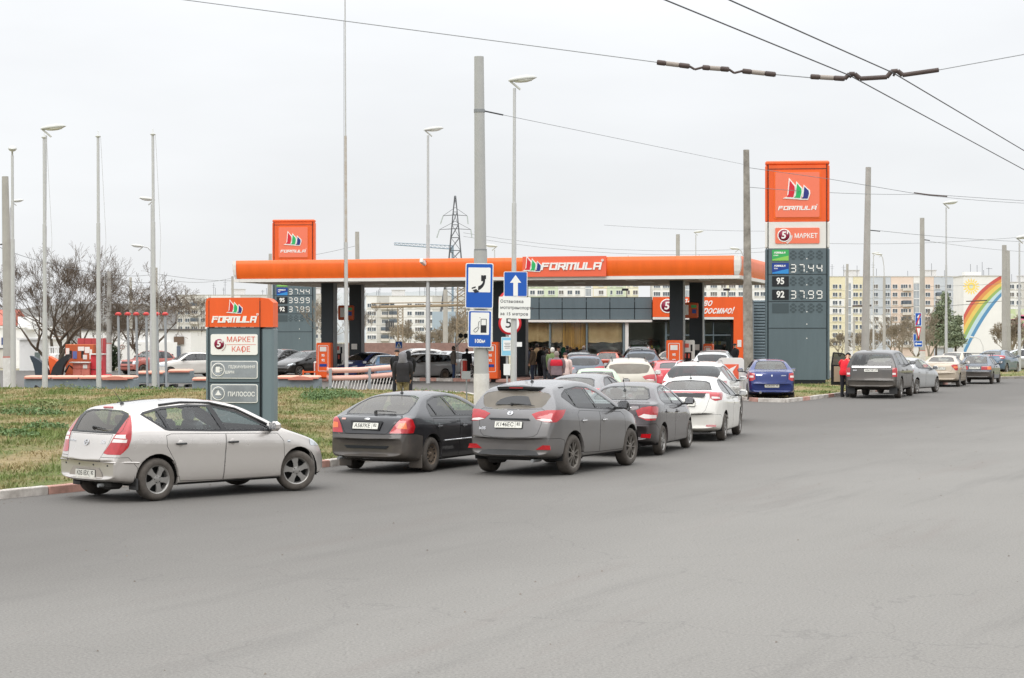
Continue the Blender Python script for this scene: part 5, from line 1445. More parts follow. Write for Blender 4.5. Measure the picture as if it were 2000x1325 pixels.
def spec_classic():
	"""three box seventies saloon"""
	L = 4.12
	S = spec_boxhatch()
	S.update(L=L, rax=1.0, fax=3.42,
		top=[(0, .56), (.02, .62), (.05, .70), (.07, .88), (.10, .93), (.75, .98), (.80, 1.0), (1.12, 1.32), (1.25, 1.38), (1.7, 1.44), (2.1, 1.43), (2.35, 1.36), (2.8, .99), (2.9, .96), (3.85, .88), (4.0, .82), (4.08, .62), (4.12, .5)],
		belt=[(0, .93), (4.12, .84)], wid=std_wid(L, .88, .8), bot=std_bot(L, .30, .19), roofz=1.36,
		side=[[(.98, 1.0), (1.2, 1.30), (1.5, 1.36), (2.05, 1.365), (2.25, 1.30), (2.66, .97), (2.6, .95), (1.05, .96)]],
		pillars=[(1.82, 1.80, .035)], g_side=[G_TINT, G_TINT],
		rear_trim=[(0, 1.35), (.46, 1.34), (.56, 1.02), (0, 1.01)], rear_glass=[(0, 1.335), (.44, 1.325), (.535, 1.035), (0, 1.025)],
		front_glass=[(0, 1.38), (.46, 1.36), (.58, 1.01), (0, 1.0)], head=[(.50, .62), (.74, .62), (.74, .80), (.50, .80)], grille=[(0, .78), (.46, .78), (.46, .64), (0, .64)],
		gate=[(0, .96), (.6, .95), (.6, .90), (.30, .89), (.30, .66), (0, .65)],
		doors=[[(1.30, .25), (1.80, .24), (1.83, .94), (1.05, .95), (1.05, .8)], [(1.805, .24), (2.76, .24), (2.80, .5), (2.72, .93), (1.835, .94)]], mirror=(2.5, 1.0))
	return S
# ---------------------------------------------------------------- filling station
C_OR = rgb(238, 104, 26)
M_OR = mat('orange_fascia', C_OR, .38, var=.09, vscale=1.3, stretch=(1.5, 1.5, .3)); M_OR2 = mat('orange_panel', rgb(234, 94, 32), .45, var=.09, vscale=1.4, stretch=(1.5, 1.5, .3))
M_SAL = mat('salmon_sign_face', rgb(236, 104, 72), .35); M_SALL = mat('pale_salmon_face', rgb(238, 122, 92), .35); M_WHT = mat('white_cladding', rgb(226, 223, 216), .5, var=.05, vscale=1.2)
M_SOF = mat('soffit_sheet', rgb(176, 164, 150), .7, var=.08, vscale=.5); M_NAVY = mat('dark_column', rgb(30, 40, 46), .45, var=.15, vscale=1)
M_SLATE = mat('slate_grey_panel', rgb(92, 106, 111), .5, var=.10, vscale=1.5, stretch=(1.5, 1.5, .25)); M_SLATE2 = mat('slate_grey_panel_light', rgb(112, 126, 131), .5, var=.06, vscale=.9)
M_STEELG = mat('grey_steel', rgb(140, 142, 142), .5, .4); M_BLK = mat('black_panel', rgb(24, 28, 32), .4)
M_TW = mat('white_lettering', rgb(240, 238, 232), .5); M_SR = mat('sail_red', rgb(208, 36, 52), .4); M_SG = mat('sail_green', rgb(38, 176, 98), .4); M_SB = mat('sail_blue', rgb(34, 46, 124), .4)
M_DR = mat('dark_red_disc', rgb(140, 28, 62), .4); M_RT = mat('red_lettering', rgb(222, 100, 82), .5)
M_JOINT = mat('dark_joint', rgb(40, 46, 50), .9)
M_BLUE = mat('road_sign_blue', rgb(20, 86, 178), .4); M_SIGNW = mat('road_sign_white', rgb(236, 236, 232), .45); M_SIGNB = mat('sign_back', rgb(150, 152, 152), .6, .3)
FACE = Matrix(((1, 0, 0, 0), (0, 0, -1, 0), (0, 1, 0, 0), (0, 0, 0, 1)))     # x right, y up, z towards -y
def at(x, y, z): return Matrix.Translation((x, y, z)) @ FACE
def sails(parent, M, h):
	"""three sails, each a white backing with a coloured face, h = height of the tallest"""
	specs = [(0, 1.0, M_SR), (.40, .86, M_SG), (.78, .72, M_SB)]
	for i, (ox, sc_, m) in enumerate(specs):
		H = h * sc_; W_ = h * .52 * (.9 if i else 1)
		x = ox * h * .92 - h * .6; y = -h * .5 - i * h * .03
		# outline: foot left, tall tip, belly right, foot right
		out = [(x - .22 * W_, y), (x + .18 * W_, y + .10 * H), (x + .34 * W_, y + H), (x + .62 * W_, y + .82 * H), (x + .98 * W_, y + .62 * H), (x + 1.02 * W_, y + .40 * H), (x + .86 * W_, y + .10 * H), (x + .78 * W_, y - .02 * H)]
		inn = [(x + .12 * W_, y + .07 * H), (x + .30 * W_, y + .20 * H), (x + .42 * W_, y + .88 * H), (x + .64 * W_, y + .72 * H), (x + .86 * W_, y + .58 * H), (x + .88 * W_, y + .38 * H), (x + .74 * W_, y + .06 * H)]
		b = MB(); b.prism(out, h * .03, M, M_TW); o = b.build('sail', parent)
		b = MB(); b.prism(inn, h * .015, M @ Matrix.Translation((0, 0, h * .03)), m); b.build('sail_face', o)
# wide slanted capitals drawn as strokes
GLY = {'F': [(0, 0, 0, 1), (0, 1, 1, 1), (0, .55, .9, .55)], 'O': [(0, 0, 0, 1), (0, 1, 1, 1), (1, 1, 1, 0), (1, 0, 0, 0)], 'R': [(0, 0, 0, 1), (0, 1, 1, 1), (1, 1, 1, .5), (1, .45, 0, .45), (.6, .45, 1, 0)],
	   'M': [(0, 0, 0, 1), (0, 1, 1.4, 1), (.7, 1, .7, 0), (1.4, 1, 1.4, 0)], 'U': [(0, 1, 0, 0), (0, 0, 1, 0), (1, 0, 1, 1)], 'L': [(0, 1, 0, 0), (0, 0, .95, 0)], 'A': [(0, 0, 0, 1), (0, 1, 1, 1), (1, 1, 1, 0), (0, .42, 1, .42)]}
def wordmark(parent, M, w, h, m=None, reg=True, th=.01):
	m = m or M_TW; word = 'FORMULA'
	adv = sum((1.4 if c == 'M' else 1.0) + .42 for c in word) - .42
	ux = w / adv; t = h * .25; sh = .22; x = -w / 2
	for k, ch in enumerate(word):
		b = MB()
		for n_, (x0, y0, x1, y1) in enumerate(GLY[ch]):
			p0 = Vector((x0 * ux, y0 * (h - t) + t / 2)); p1 = Vector((x1 * ux, y1 * (h - t) + t / 2))
			d = (p1 - p0).normalized(); hor = abs(d.x) > abs(d.y)
			tt = t * (.8 if hor else 1.05); q = Vector((-d.y, d.x)) * tt / 2; e = d * tt * .42
			pl = [p0 - e - q, p1 + e - q, p1 + e + q, p0 - e + q]
			b.prism([(x + v.x + sh * (v.y - h / 2), v.y - h / 2) for v in pl], th + n_ * th * .04, M, m)
		b.build('letter', parent); x += ((1.4 if ch == 'M' else 1.0) + .42) * ux
	if reg:
		b = MB(); c = Matrix.Translation((w / 2 + h * .28, h * .72, 0)); r = h * .17
		b.lathe([(r, 0), (r, th), (r * .68, th), (r * .68, 0)], m, 14, M @ c); b.prism([(-r * .25, -r * .4), (r * .1, -r * .4), (r * .3, 0), (r * .1, r * .4), (-r * .25, r * .4)], th * .9, M @ c, m); b.build('registered_mark', parent)
def five(parent, M, r, ring=True, swash=True):
	b = MB(); d = .006
	if ring: b.lathe([(r * 1.2, 0), (r * 1.2, d), (r, d), (r, 0)], M_TW, 28, M)
	b.lathe([(r, 0), (r, d * 1.4), (.001, d * 1.4)], M_DR, 28, M)
	o = b.build('round_emblem', parent)
	text_mesh("5'", r * 1.75, M_TW, M @ Matrix.Translation((r * .08, 0, d * 1.5)), 'numeral', o, .003, r * .05, .1)
	if swash:
		b = MB(); n = 10; vs = []
		for k in range(n + 1):
			a = math.radians(-70 + 75 * k / n)
			for rr_ in (1.2, 1.48): vs.append(M @ Vector((r * rr_ * math.cos(a), r * rr_ * math.sin(a) - r * .08, .004)))
		b.add(vs, [(2 * k, 2 * k + 1, 2 * k + 3, 2 * k + 2) for k in range(n)], M_TW if ring else M_WHT); b.build('emblem_ribbon', parent)
		for k in range(7):
			a = math.radians(-60 + 10 * k)
			b = MB(); b.box((0, 0, 0), (r * .1, r * .14, .002), M_DR); me = b.mesh('ribbon_letter'); me.transform(M @ Matrix.Translation((r * 1.34 * math.cos(a), r * 1.34 * math.sin(a) - r * .08, .007)) @ Matrix.Rotation(a, 4, 'Z')); link('ribbon_letter', me, parent)
SEG = {'0': 'abcdef', '3': 'abgcd', '4': 'fgbc', '7': 'abc', '9': 'abfgcd', '8': 'abcdefg', ' ': '', 'j': 'cd'}
def seven(b, M, ch, w, h, m, t=.18):
	t *= w; P7 = {'a': ((0, h), (w, h)), 'g': ((0, h / 2), (w, h / 2)), 'd': ((0, 0), (w, 0)), 'f': ((0, h / 2), (0, h)), 'b': ((w, h / 2), (w, h)), 'e': ((0, 0), (0, h / 2)), 'c': ((w, 0), (w, h / 2))}
	for s_ in SEG[ch]:
		(x0, y0), (x1, y1) = P7[s_]
		if x0 == x1: pl = [(x0 - t / 2, y0 + t * .7), (x0, y0 + t * .25), (x0 + t / 2, y0 + t * .7), (x0 + t / 2, y1 - t * .7), (x0, y1 - t * .25), (x0 - t / 2, y1 - t * .7)]
		else: pl = [(x0 + t * .2, y0), (x0 + t * .7, y0 + t / 2), (x1 - t * .7, y0 + t / 2), (x1 - t * .2, y0), (x1 - t * .7, y0 - t / 2), (x0 + t * .7, y0 - t / 2)]
		b.prism([(x - w / 2, y - h / 2) for x, y in pl], .006, M, m)
M_OFF = mat('unlit_flap', rgb(66, 78, 82), .6)
def price(parent, x, y, z, s, digits, w=1.05, h=.36, ghost='8888'):
	"""four flap digits with a point after the second"""
	for k, ch in enumerate(digits):
		cx = x + (-1.5 + k) * w / 4 * 1.05 + (-.02 if k < 2 else .02)
		b = MB()
		if ghost: seven(b, at(cx, y, z), '8', w * .15, h * .86, M_OFF, .45)
		b.build('unlit_digit', parent) if ghost else None
		if ch.strip(): b = MB(); seven(b, at(cx, y - .004, z), ch, w * .15, h * .86, M_TW, .21); b.build('digit', parent)
	b = MB(); b.box((x + .02 * s, y - .006, z - h * .42), (.045, .012, .045), M_TW); b.build('decimal_point', parent)
def totem(label, px0, px1, d, rz, prices, w=2.72, dep=.62, zbase=.15):
	"""tall price sign; front face w wide with a rounded slab edge on each side"""
	t = thing('price_sign', label, 'price sign', (GX((px0 + px1) / 2, d), d, zbase), rz)
	H = 10.45; W2 = w / 2; yf = -dep / 2
	def tier(name, z0, z1, m, core=True):
		b = MB(); b.box((0, 0, (z0 + z1) / 2), (w, dep, z1 - z0), m)
		b.box((W2 + .075, .02, (z0 + z1) / 2), (.14, dep + .02, z1 - z0), m, bev=.05); b.box((-W2 - .075, .02, (z0 + z1) / 2), (.14, dep + .02, z1 - z0), m, bev=.05)
		return b.build(name, t)
	b = MB(); b.box((0, 0, .05), (w - .1, dep - .1, .3), M_BLK); b.build('plinth', t)
	tier('lower_cabinet', .12, 6.32, M_SLATE)
	tier('market_band', 6.325, 7.57, M_WHT)
	tier('top_cabinet', 7.575, H - .2, M_OR2)
	b = MB(); b.box((0, 0, H - .1), (w + .28, dep, .2), M_OR2, bev=.06); b.build('cap', t)
	b = MB(); b.box((0, yf - .006, H - .38), (w, .012, .03), M_JOINT); b.build('joint', t)
	for s_ in (-1, 1):
		b = MB(); b.box((s_ * (W2 - .0), yf - .004, H / 2), (.03, .014, H - .3), M_JOINT); b.build('edge_groove', t)
	o = MB(); o.prism(rrect(2.06, 2.12, .06), .05, at(0, yf - .002, 8.85), M_SALL); lo = o.build('logo_panel', t)
	o = MB(); o.prism(rrect(2.2, 2.26, .08), .02, at(0, yf - .001, 8.85), M_OR); o.build('logo_surround', t)
	sails(lo, at(.02, yf - .055, 9.16), .98); wordmark(lo, at(.0, yf - .055, 8.22), 1.72, .2)
	o = MB(); o.prism(rrect(2.06, .74, .05), .04, at(0, yf - .002, 6.92), M_SALL); mo = o.build('market_panel', t)
	five(mo, at(-.62, yf - .045, 6.93), .26); text_mesh('МАРКЕТ', .30, M_TW, at(.40, yf - .045, 6.9), 'lettering', mo, .004, .006, 0, .88)
	for z in (5.1, 3.82, 2.56):
		b = MB(); b.box((0, yf - .004, z), (w - .04, .012, .03), M_JOINT); b.build('joint', t)
	rows = [(6.0, 'green', prices[0]), (5.38, 'blue', prices[1]), (4.77, '95', prices[2]), (4.14, '92', prices[3]), (3.50, 'off', ('    ', True)), (2.92, 'none', ('    ', False)), (2.25, 'none', ('    ', False))]
	for z, k, (dg, gh) in rows:
		if k in ('green', 'blue'):
			ca, cb = (rgb(60, 170, 90), rgb(140, 200, 90)) if k == 'green' else (rgb(24, 62, 142), rgb(50, 140, 206))
			o = MB(); o.prism(rrect(.78, .52, .02), .02, at(-.79, yf - .002, z), mat('fuel_card_' + k, ca, .4)); co = o.build('fuel_card', t)
			o = MB(); o.prism([(-.38, -.25), (.38, -.25), (.38, -.02), (.1, -.08), (-.38, -.2)], .003, at(-.79, yf - .0215, z), mat('fuel_card_wave_' + k, cb, .4)); o.build('card_wave', co)
			wordmark(co, at(-.82, yf - .024, z + .12), .5, .09, reg=False, th=.003)
			text_mesh('green' if k == 'green' else 'blue', .10, M_TW, at(-1.0, yf - .024, z), 'lettering', co, .001, .002)
		elif k in ('95', '92'):
			o = MB(); o.prism(rrect(.78, .48, .02), .02, at(-.79, yf - .002, z), M_BLK); co = o.build('grade_plate', t); text_mesh(k, .42, M_TW, at(-.79, yf - .023, z), 'lettering', co, .002, .012, 0, .9)
		elif k == 'off':
			o = MB(); o.prism(rrect(.78, .46, .02), .01, at(-.79, yf - .002, z), M_OFF); o.build('grade_plate', t)
		price(t, .42, yf - .003, z, 1, dg, 1.5, .40, ghost=gh)
	return t
totem('tall price sign on the right verge behind the blue saloon', 1502, 1612, 92, math.radians(-7), [('    ', True), ('3744', True), ('    ', True), ('3799', True)])
totem('farther price sign rising behind the left end of the canopy', 537, 612, 137, math.radians(-5), [('    ', True), ('3744', False), ('3999', False), ('3799', False)], zbase=0)
# small market and services sign near the silver hatchback
def kiosk_sign():
	d = 44.0; zb = .3
	t = thing('service_sign', 'grey and orange services sign standing in the grass behind the silver hatchback', 'sign', (GX(462, d), d + .3, zb), math.radians(-9))
	H = 3.0; w = 1.18; dep = .42; yf = -dep / 2
	b = MB(); b.box((-.03, 0, (H - .68) / 2), (w, dep, H - .68), M_SLATE); b.build('cabinet', t)
	for s_, ww in ((-1, .08), (1, .30)):
		b = MB(); b.box((-.03 + s_ * (w / 2 + ww / 2 + .012), .03 if s_ > 0 else 0, (H - .68) / 2), (ww, dep - .02, H - .68), M_SLATE2, bev=.05); b.build('side_slab', t)
	for s_ in (-1, 1):
		b = MB(); b.box((-.03 + s_ * (w / 2 + .006), -.01, H / 2 - .03), (.014, dep - .01, H - .1), M_JOINT); b.build('edge_groove', t)
	b = MB(); b.box((-.03, -.004, H - .34), (w, dep, .665), M_OR2); b.build('top_cabinet', t)
	for s_, ww in ((-1, .08), (1, .30)):
		x0 = -.03 + s_ * (w / 2 + .012); x1 = x0 + s_ * ww
		b = MB()
		pr = [(x0, H - .675), (x1, H - .675), (x1, H - .12), (x1 - s_ * ww * .35, H - .03), (x0, H - .008)]
		b.prism(pr, dep - .02, Matrix(((1, 0, 0, 0), (0, 0, 1, yf + .01), (0, 1, 0, 0), (0, 0, 0, 1))), M_OR2); b.build('top_slab', t)
	b = MB(); b.box((-.03, yf + .01, H - .69), (w, .03, .02), M_JOINT); b.build('joint', t)
	b = MB(); b.box((-.03, yf - .004, 1.07), (w - .02, .012, .016), M_JOINT); b.build('joint', t)
	sails(t, at(-.01, yf - .006, H - .20), .30); wordmark(t, at(-.03, yf - .006, H - .50), 1.0, .155)
	M_SILV = mat('silver_plate', rgb(156, 161, 166), .4, .3, var=.3, vscale=1.6);
	def plate(z, h, m, ww=1.10):
		o = MB(); o.prism(rrect(ww, h, .045), .022, at(-.03, yf - .002, z), M_TW); po = o.build('sign_plate', t)
		if m: o = MB(); o.prism(rrect(ww - .035, h - .035, .035), .003, at(-.03, yf - .0245, z), m); o.build('plate_face', po)
		return po
	p = plate(1.93, .47, None)
	five(p, at(-.38, yf - .026, 1.94), .115, ring=False)
	text_mesh('МАРКЕТ', .165, M_RT, at(.13, yf - .026, 2.04), 'lettering', p, .003, 0); text_mesh('КАОЕ', .165, M_RT, at(.13, yf - .026, 1.82), 'lettering', p, .003, 0)
	b = MB(); b.box((.172, yf - .028, 1.82), (.016, .004, .15), M_RT); b.build('letter_stem', p)
	b = MB(); b.box((.14, yf - .027, 1.93), (.68, .004, .008), M_RT); b.build('divider', p)
	def ring(p, z, kind):
		b = MB()
		for r, m_ in ((.155, M_TW), (.125, M_SILV)): b.lathe([(r, 0), (r, .006 if m_ is M_TW else .009), (r - .02, .006 if m_ is M_TW else .009), (r - .02, 0)], m_, 26, at(-.40, yf - .029, z))
		if kind: b.prism(rrect(.10, .13, .015), .006, at(-.41, yf - .029, z), M_TW); b.lathe([(.04, 0), (.04, .006), (.025, .006), (.025, 0)], M_TW, 12, at(-.34, yf - .029, z))
		else: b.prism([(-.03, .02), (.0, .08), (.03, .02), (.08, -.04), (-.08, -.04)], .006, at(-.40, yf - .029, z), M_TW)
		b.build('pictogram', p)
	p = plate(1.36, .40, M_SILV); ring(p, 1.36, 1)
	text_mesh('ПІДКАЧУВАННЯ', .092, M_TW, at(.15, yf - .029, 1.42), 'lettering', p, .002, .001, 0, .84); text_mesh('ШИН', .088, M_TW, at(-.13, yf - .029, 1.30), 'lettering', p, .002, .002)
	p = plate(.82, .42, M_SILV); ring(p, .82, 0)
	text_mesh('ПИЛОСОС', .14, M_TW, at(.14, yf - .029, .80), 'lettering', p, .002, .002, 0, .88)
kiosk_sign()
# ---- canopy
A_, B_ = Vector((GX(459, 98.5), 98.5, 0)), Vector((GX(1443, 91.8), 91.8, 0))
cd = (B_ - A_); CL = cd.length; crz = math.atan2(cd.y, cd.x); ce1 = cd.normalized(); ce2 = Vector((-ce1.y, ce1.x, 0)); CDEP = 13.0
def can_x(px, y=0.0):
	"""local x on the canopy line y metres behind its front, under photo column px"""
	k = (px - 1000) / F; o = A_ + ce2 * y
	# (o.x + t e1.x) = k (o.y + t e1.y)
	return (k * o.y - o.x) / (ce1.x - k * ce1.y)
cp = thing('canopy', 'long orange filling station canopy on dark paired columns', 'canopy', A_, crz)
prof = [(.03, 5.22), (-.05, 5.42), (-.085, 5.68), (-.085, 5.92), (-.06, 6.13), (.12, 6.15)]
def fascia(b, x0, x1, T):
	vs = [T @ Vector((x0, y, z)) for y, z in prof] + [T @ Vector((x1, y, z)) for y, z in prof]
	n = len(prof); b.add(vs, [(i, n + i, n + i + 1, i + 1) for i in range(n - 1)], M_OR, True)
	b.add([T @ Vector((x0, .12, 6.15)), T @ Vector((x1, .12, 6.15)), T @ Vector((x1, .12, 5.22)), T @ Vector((x0, .12, 5.22))], [(0, 1, 2, 3)], M_OR)
I4 = Matrix.Identity(4)
TR = Matrix.Translation((CL, 0, 0)) @ Matrix.Rotation(math.pi / 2, 4, 'Z'); TL = Matrix.Translation((0, CDEP, 0)) @ Matrix.Rotation(-math.pi / 2, 4, 'Z'); TB = Matrix.Translation((CL, CDEP, 0)) @ Matrix.Rotation(math.pi, 4, 'Z')
npan = 9
for T, Ln, n in ((I4, CL, npan), (TR, CDEP, 5), (TL, CDEP, 5), (TB, CL, npan)):
	for k in range(n):
		ea, eb = (.09, .22) if T is I4 else ((.22, .09) if T is TB else ((.22, .22) if T is TR else (.09, .09))); a, c = ea + (Ln - ea - eb) * k / n, ea + (Ln - ea - eb) * (k + 1) / n
		b = MB(); fascia(b, a + .003, c - .003, T); b.build('fascia_panel', cp)
	b = MB(); b.box(((Ln) / 2, .12, 5.13), (Ln + .1, .3, .16), M_WHT); me = b.mesh('white_edge'); me.transform(T); link('white_edge', me, cp)
for x, y in ((0, 0), (CL, 0), (0, CDEP), (CL, CDEP)):
	cw = .215 if x else .09; b = MB(); sx = 1 if x == 0 else -1; sy = 1 if y == 0 else -1
	for (ya, za), (yb, zb_) in zip(prof[:-2], prof[1:-1]):
		ox0, ox1 = ya - .015, yb - .015
		v = [(x + sx * ox0, y + sy * ox0, za), (x + sx * cw, y + sy * ox0, za), (x + sx * cw, y + sy * ox1, zb_), (x + sx * ox1, y + sy * ox1, zb_), (x + sx * ox0, y + sy * .215, za), (x + sx * ox1, y + sy * .215, zb_)]
		b.add(v, [(0, 1, 2, 3), (0, 3, 5, 4)], M_WHT)
	b.build('corner_trim', cp)
b = MB(); b.box((CL / 2, CDEP / 2, 5.9), (CL - .3, CDEP - .3, .1), mat('roof_sheet', rgb(150, 150, 150), .8)); b.build('roof_deck', cp)
for k in range(13):
	b = MB(); y0, y1 = .27 + (CDEP - .54) * k / 13, .27 + (CDEP - .54) * (k + 1) / 13
	b.box((CL / 2, (y0 + y1) / 2, 5.10), (CL - .54, y1 - y0 - .02, .05), M_SOF); b.build('soffit_panel', cp)
b = MB()
for i in range(7):
	for j in range(3):
		b.box((2 + i * (CL - 4) / 6, 2.2 + j * 4.2, 5.06), (.5, .5, .04), M_WHT)
o = b.build('soffit_lights', cp); o['kind'] = 'stuff'
lb0, lb1 = can_x(1021, -.15), can_x(1184, -.15)
b = MB(); b.box(((lb0 + lb1) / 2, -.13, 5.69), (lb1 - lb0, .12, .98), M_SAL); sb = b.build('logo_board', cp)
sails(sb, at(can_x(1041, -.2), -.2, 5.86), .74); wordmark(sb, at(can_x(1116, -.2), -.195, 5.70), can_x(1173, -.2) - can_x(1060, -.2), .37, th=.04)
for px, y in ((643, 3.6), (697, 7.6), (978, 3.6), (1017, 7.6), (1323, 3.6), (1361, 7.6)):
	x = can_x(px, y)
	b = MB(); b.box((x, y, 2.54), (.62, .62, 5.07), M_NAVY); b.box((x + .332, y, 2.54), (.035, .5, 5.07), M_STEELG); b.box((x - .332, y, 2.54), (.035, .5, 5.07), M_NAVY); b.box((x, y, .15), (.8, .8, .3), M_BLK); b.build('column', cp)
for px, y in ((643, 5.6), (1000, 5.6), (1345, 5.6)):
	x = can_x(px + 25, y); p = A_ + ce1 * x + ce2 * y
	b = MB(); b.box((0, 0, .09), (1.3, 6.6, .18), M_KP, bev=.04); o = b.build('pump_island', None, p); o.rotation_euler = (0, 0, crz)
	tag(o, {643: 'kerbed pump island under the left pair of columns', 1000: 'kerbed pump island behind the arrow sign', 1345: 'kerbed pump island under the right pair of columns'}[px], 'pump island')
# cctv on the fascia, left of the centre pole
cc = thing('security_camera', 'white security camera standing out from the canopy fascia', 'camera', A_ + ce1 * can_x(829, -.3) + ce2 * -.3 + Vector((0, 0, 5.95)), crz)
b = MB(); b.box((0, -.25, 0), (.17, .6, .2), M_WHT, rx=-.25, bev=.03); b.build('housing', cc); b = MB(); b.tube([(0, .2, .1), (0, -.1, .02)], .03, M_STEELG, 6); b.build('bracket', cc)
def pump(label, px, y, kind, zg=.18, h=1.75, w=.78, name='fuel_pump'):
	x = can_x(px, y); t = thing(name, label, 'fuel pump', A_ + ce1 * x + ce2 * y + Vector((0, 0, zg)), crz)
	if kind == 'orange':
		b = MB(); b.box((0, 0, h / 2), (w, .42, h), M_OR2, bev=.04); b.build('housing', t)
		b = MB(); o_ = rrect(w * .72, h * .74, .06); i_ = rrect(w * .72 - .05, h * .74 - .05, .05); M = at(0, -.215, h * .56)
		n = len(o_); b.add([M @ Vector((a, c, .004)) for a, c in o_ + i_], [(k, (k + 1) % n, n + (k + 1) % n, n + k) for k in range(n)], M_WHT); b.build('outline', t)
		b = MB(); b.box((0, -.218, h * .82), (w * .45, .015, .24), M_WHT); b.build('notice', t)
		text_mesh('95', .17, M_TW, at(0, -.222, h * .64), 'lettering', t, .002, .006); text_mesh('92', .17, M_TW, at(0, -.222, h * .50), 'lettering', t, .002, .006)
		b = MB(); b.box((0, -.218, h * .36), (w * .5, .012, .14), mat('fuel_card_blue')); b.build('fuel_card', t)
	else:
		b = MB(); b.box((0, 0, h / 2), (w, .45, h), M_WHT, bev=.04); b.build('housing', t)
		b = MB(); b.box((-.08, -.23, h * .86), (w * .42, .015, .2), M_RT); b.box((.16, -.23, h * .8), (.1, .015, .34), M_BLK); b.build('display', t)
		b = MB(); b.box((0, -.23, h * .55), (w * .62, .02, .55), M_BLK); b.build('nozzle_bay', t)
		for s_ in (-.14, .04):
			b = MB(); b.box((s_, -.28, h * .60), (.06, .1, .22), M_RT); b.tube([(s_, -.3, h * .55), (s_ + .1, -.36, h * .3), (s_ + .22, -.3, h * .5)], .018, M_BLK, 6); b.build('nozzle', t)
	return t
pump('orange fuel totem beside the first canopy column', 634, 2.4, 'orange', h=1.8)
pump('white pump between the two left columns', 664, 4.6, 'white', h=1.75, w=.55)
pump('orange fuel totem right of the fuel distance sign pole', 960, 2.4, 'orange', h=1.85)
pump('orange fuel totem in front of the right columns', 1318, 1.6, 'orange', h=1.95)
pump('white pump right of the right hand orange totem', 1346, 4.0, 'white', h=1.95, w=.5)
pump('orange pump cabinet partly hidden behind the rear right column', 1384, 7.0, 'orange2' if False else 'orange', h=1.75, w=.5)
def hangbox(label, px, y, z):
	x = can_x(px, y); t = thing('info_box', label, 'sign box', A_ + ce1 * x + ce2 * y + Vector((0, 0, z)), crz + .35)
	b = MB(); b.box((0, 0, 0), (.85, .3, .78), mat('deep_orange_box', rgb(196, 84, 34), .5), bev=.05); b.build('housing', t)
	b = MB(); b.box((-.2, -.155, .02), (.22, .02, .5), M_WHT); b.build('notice', t); b = MB(); b.box((.2, -.155, -.05), (.2, .02, .2), mat('fuel_card_blue')); b.box((.18, -.155, .2), (.26, .02, .14), mat('fuel_card_green')); b.build('fuel_card', t)
hangbox('orange price box hanging between the two left columns', 676, 5.6, 3.55); hangbox('orange price box hanging between the two right columns', 1347, 5.6, 3.62)
for lb, px, y in (('white notice on the rear left column', 692, 7.25), ('white notice on the rear right column', 1360, 7.25)):
	b = MB(); b.box((0, 0, 0), (.32, .02, .3), M_WHT); o = b.build('notice', None, A_ + ce1 * can_x(px, y) + ce2 * y + Vector((0, 0, 1.75))); o.rotation_euler = (0, 0, crz); tag(o, lb, 'notice')
# ---- shop
d = 118.0; sx0, sx1 = GX(1014, d), GX(1470, d)
shp = thing('shop_building', 'slate grey and orange market building behind the pumps', 'shop', (sx0, d, 0), math.radians(-3)); SW = (sx1 - sx0) / math.cos(math.radians(3)); SD = 9.0
def shx(px): return (GX(px, d) - sx0)
b = MB(); b.box((SW / 2, SD / 2 + 4.2, 2.2), (SW - .2, .2, 4.4), M_WHG); b.box((SW / 2, SD / 2, 4.42), (SW - .1, SD, .14), M_SLATE); b.box((.1, SD / 2, 2.2), (.2, SD - .3, 4.4), M_NAVY); b.box((SW - .1, SD / 2, 2.2), (.2, SD - .3, 4.36), M_SLATE2); b.build('shell_wall', shp)
b = MB(); b.box((SW / 2, SD / 2, .06), (SW - .5, SD - .4, .1), mat('shop_floor', rgb(120, 112, 100), .6)); b.build('floor', shp)
pxs = [1014, 1053, 1098, 1145, 1191, 1239, 1273]
for a, c in zip(pxs[:-1], pxs[1:]):
	for z0, z1 in ((3.30, 3.93), (3.97, 4.60)):
		b = MB(); b.box(((shx(a) + shx(c)) / 2, -.03, (z0 + z1) / 2), (shx(c) - shx(a) - .05, .1, z1 - z0), M_SLATE); b.build('cladding_panel', shp)
b = MB(); b.box(((shx(1014) + shx(1273)) / 2, .04, 3.9), (shx(1273) - shx(1014), .06, 1.5), M_JOINT); b.build('backing', shp)
b = MB(); b.box(((shx(1014) + shx(1273)) / 2, -.08, 3.2), (shx(1273) - shx(1014), .25, .14), M_WHT); b.build('white_band', shp)
G_SHOP = glass('shop_glass', (.9, .93, .9))
wp = [1020, 1074, 1146, 1218, 1300, 1374, 1428]
for k, (a, c) in enumerate(zip(wp[:-1], wp[1:])):
	b = MB(); b.box(((shx(a) + shx(c)) / 2, .12, 1.6), (shx(c) - shx(a) - .06, .02, 3.0), G_SHOP); b.build('window_pane', shp)
for px, wdt, m in ((1020, .1, M_SLATE2), (1074, .08, M_SLATE2), (1146, .08, M_SLATE2), (1218, .12, M_SLATE2), (1224, .2, M_WHT), (1300, .12, M_SLATE), (1374, .1, M_SLATE), (1392, .06, M_SLATE), (1428, .16, M_BLK)):
	b = MB(); b.box((shx(px), .1, 1.6), (wdt, .12, 3.1), m); b.build('mullion', shp)
b = MB(); b.box(((shx(1020) + shx(1428)) / 2, .1, .12), (shx(1428) - shx(1020), .14, .22), M_SLATE); b.box(((shx(1300) + shx(1428)) / 2, .1, 2.35), (shx(1428) - shx(1300), .08, .08), M_SLATE); b.build('sill', shp)
M_BL = mat('tan_blind', rgb(222, 188, 148), .8, color2=rgb(188, 150, 108), vscale=1.1); M_CUR = mat('ochre_curtain', rgb(216, 160, 84), .8, color2=rgb(130, 92, 48), vscale=5, stretch=(3, 3, .1))
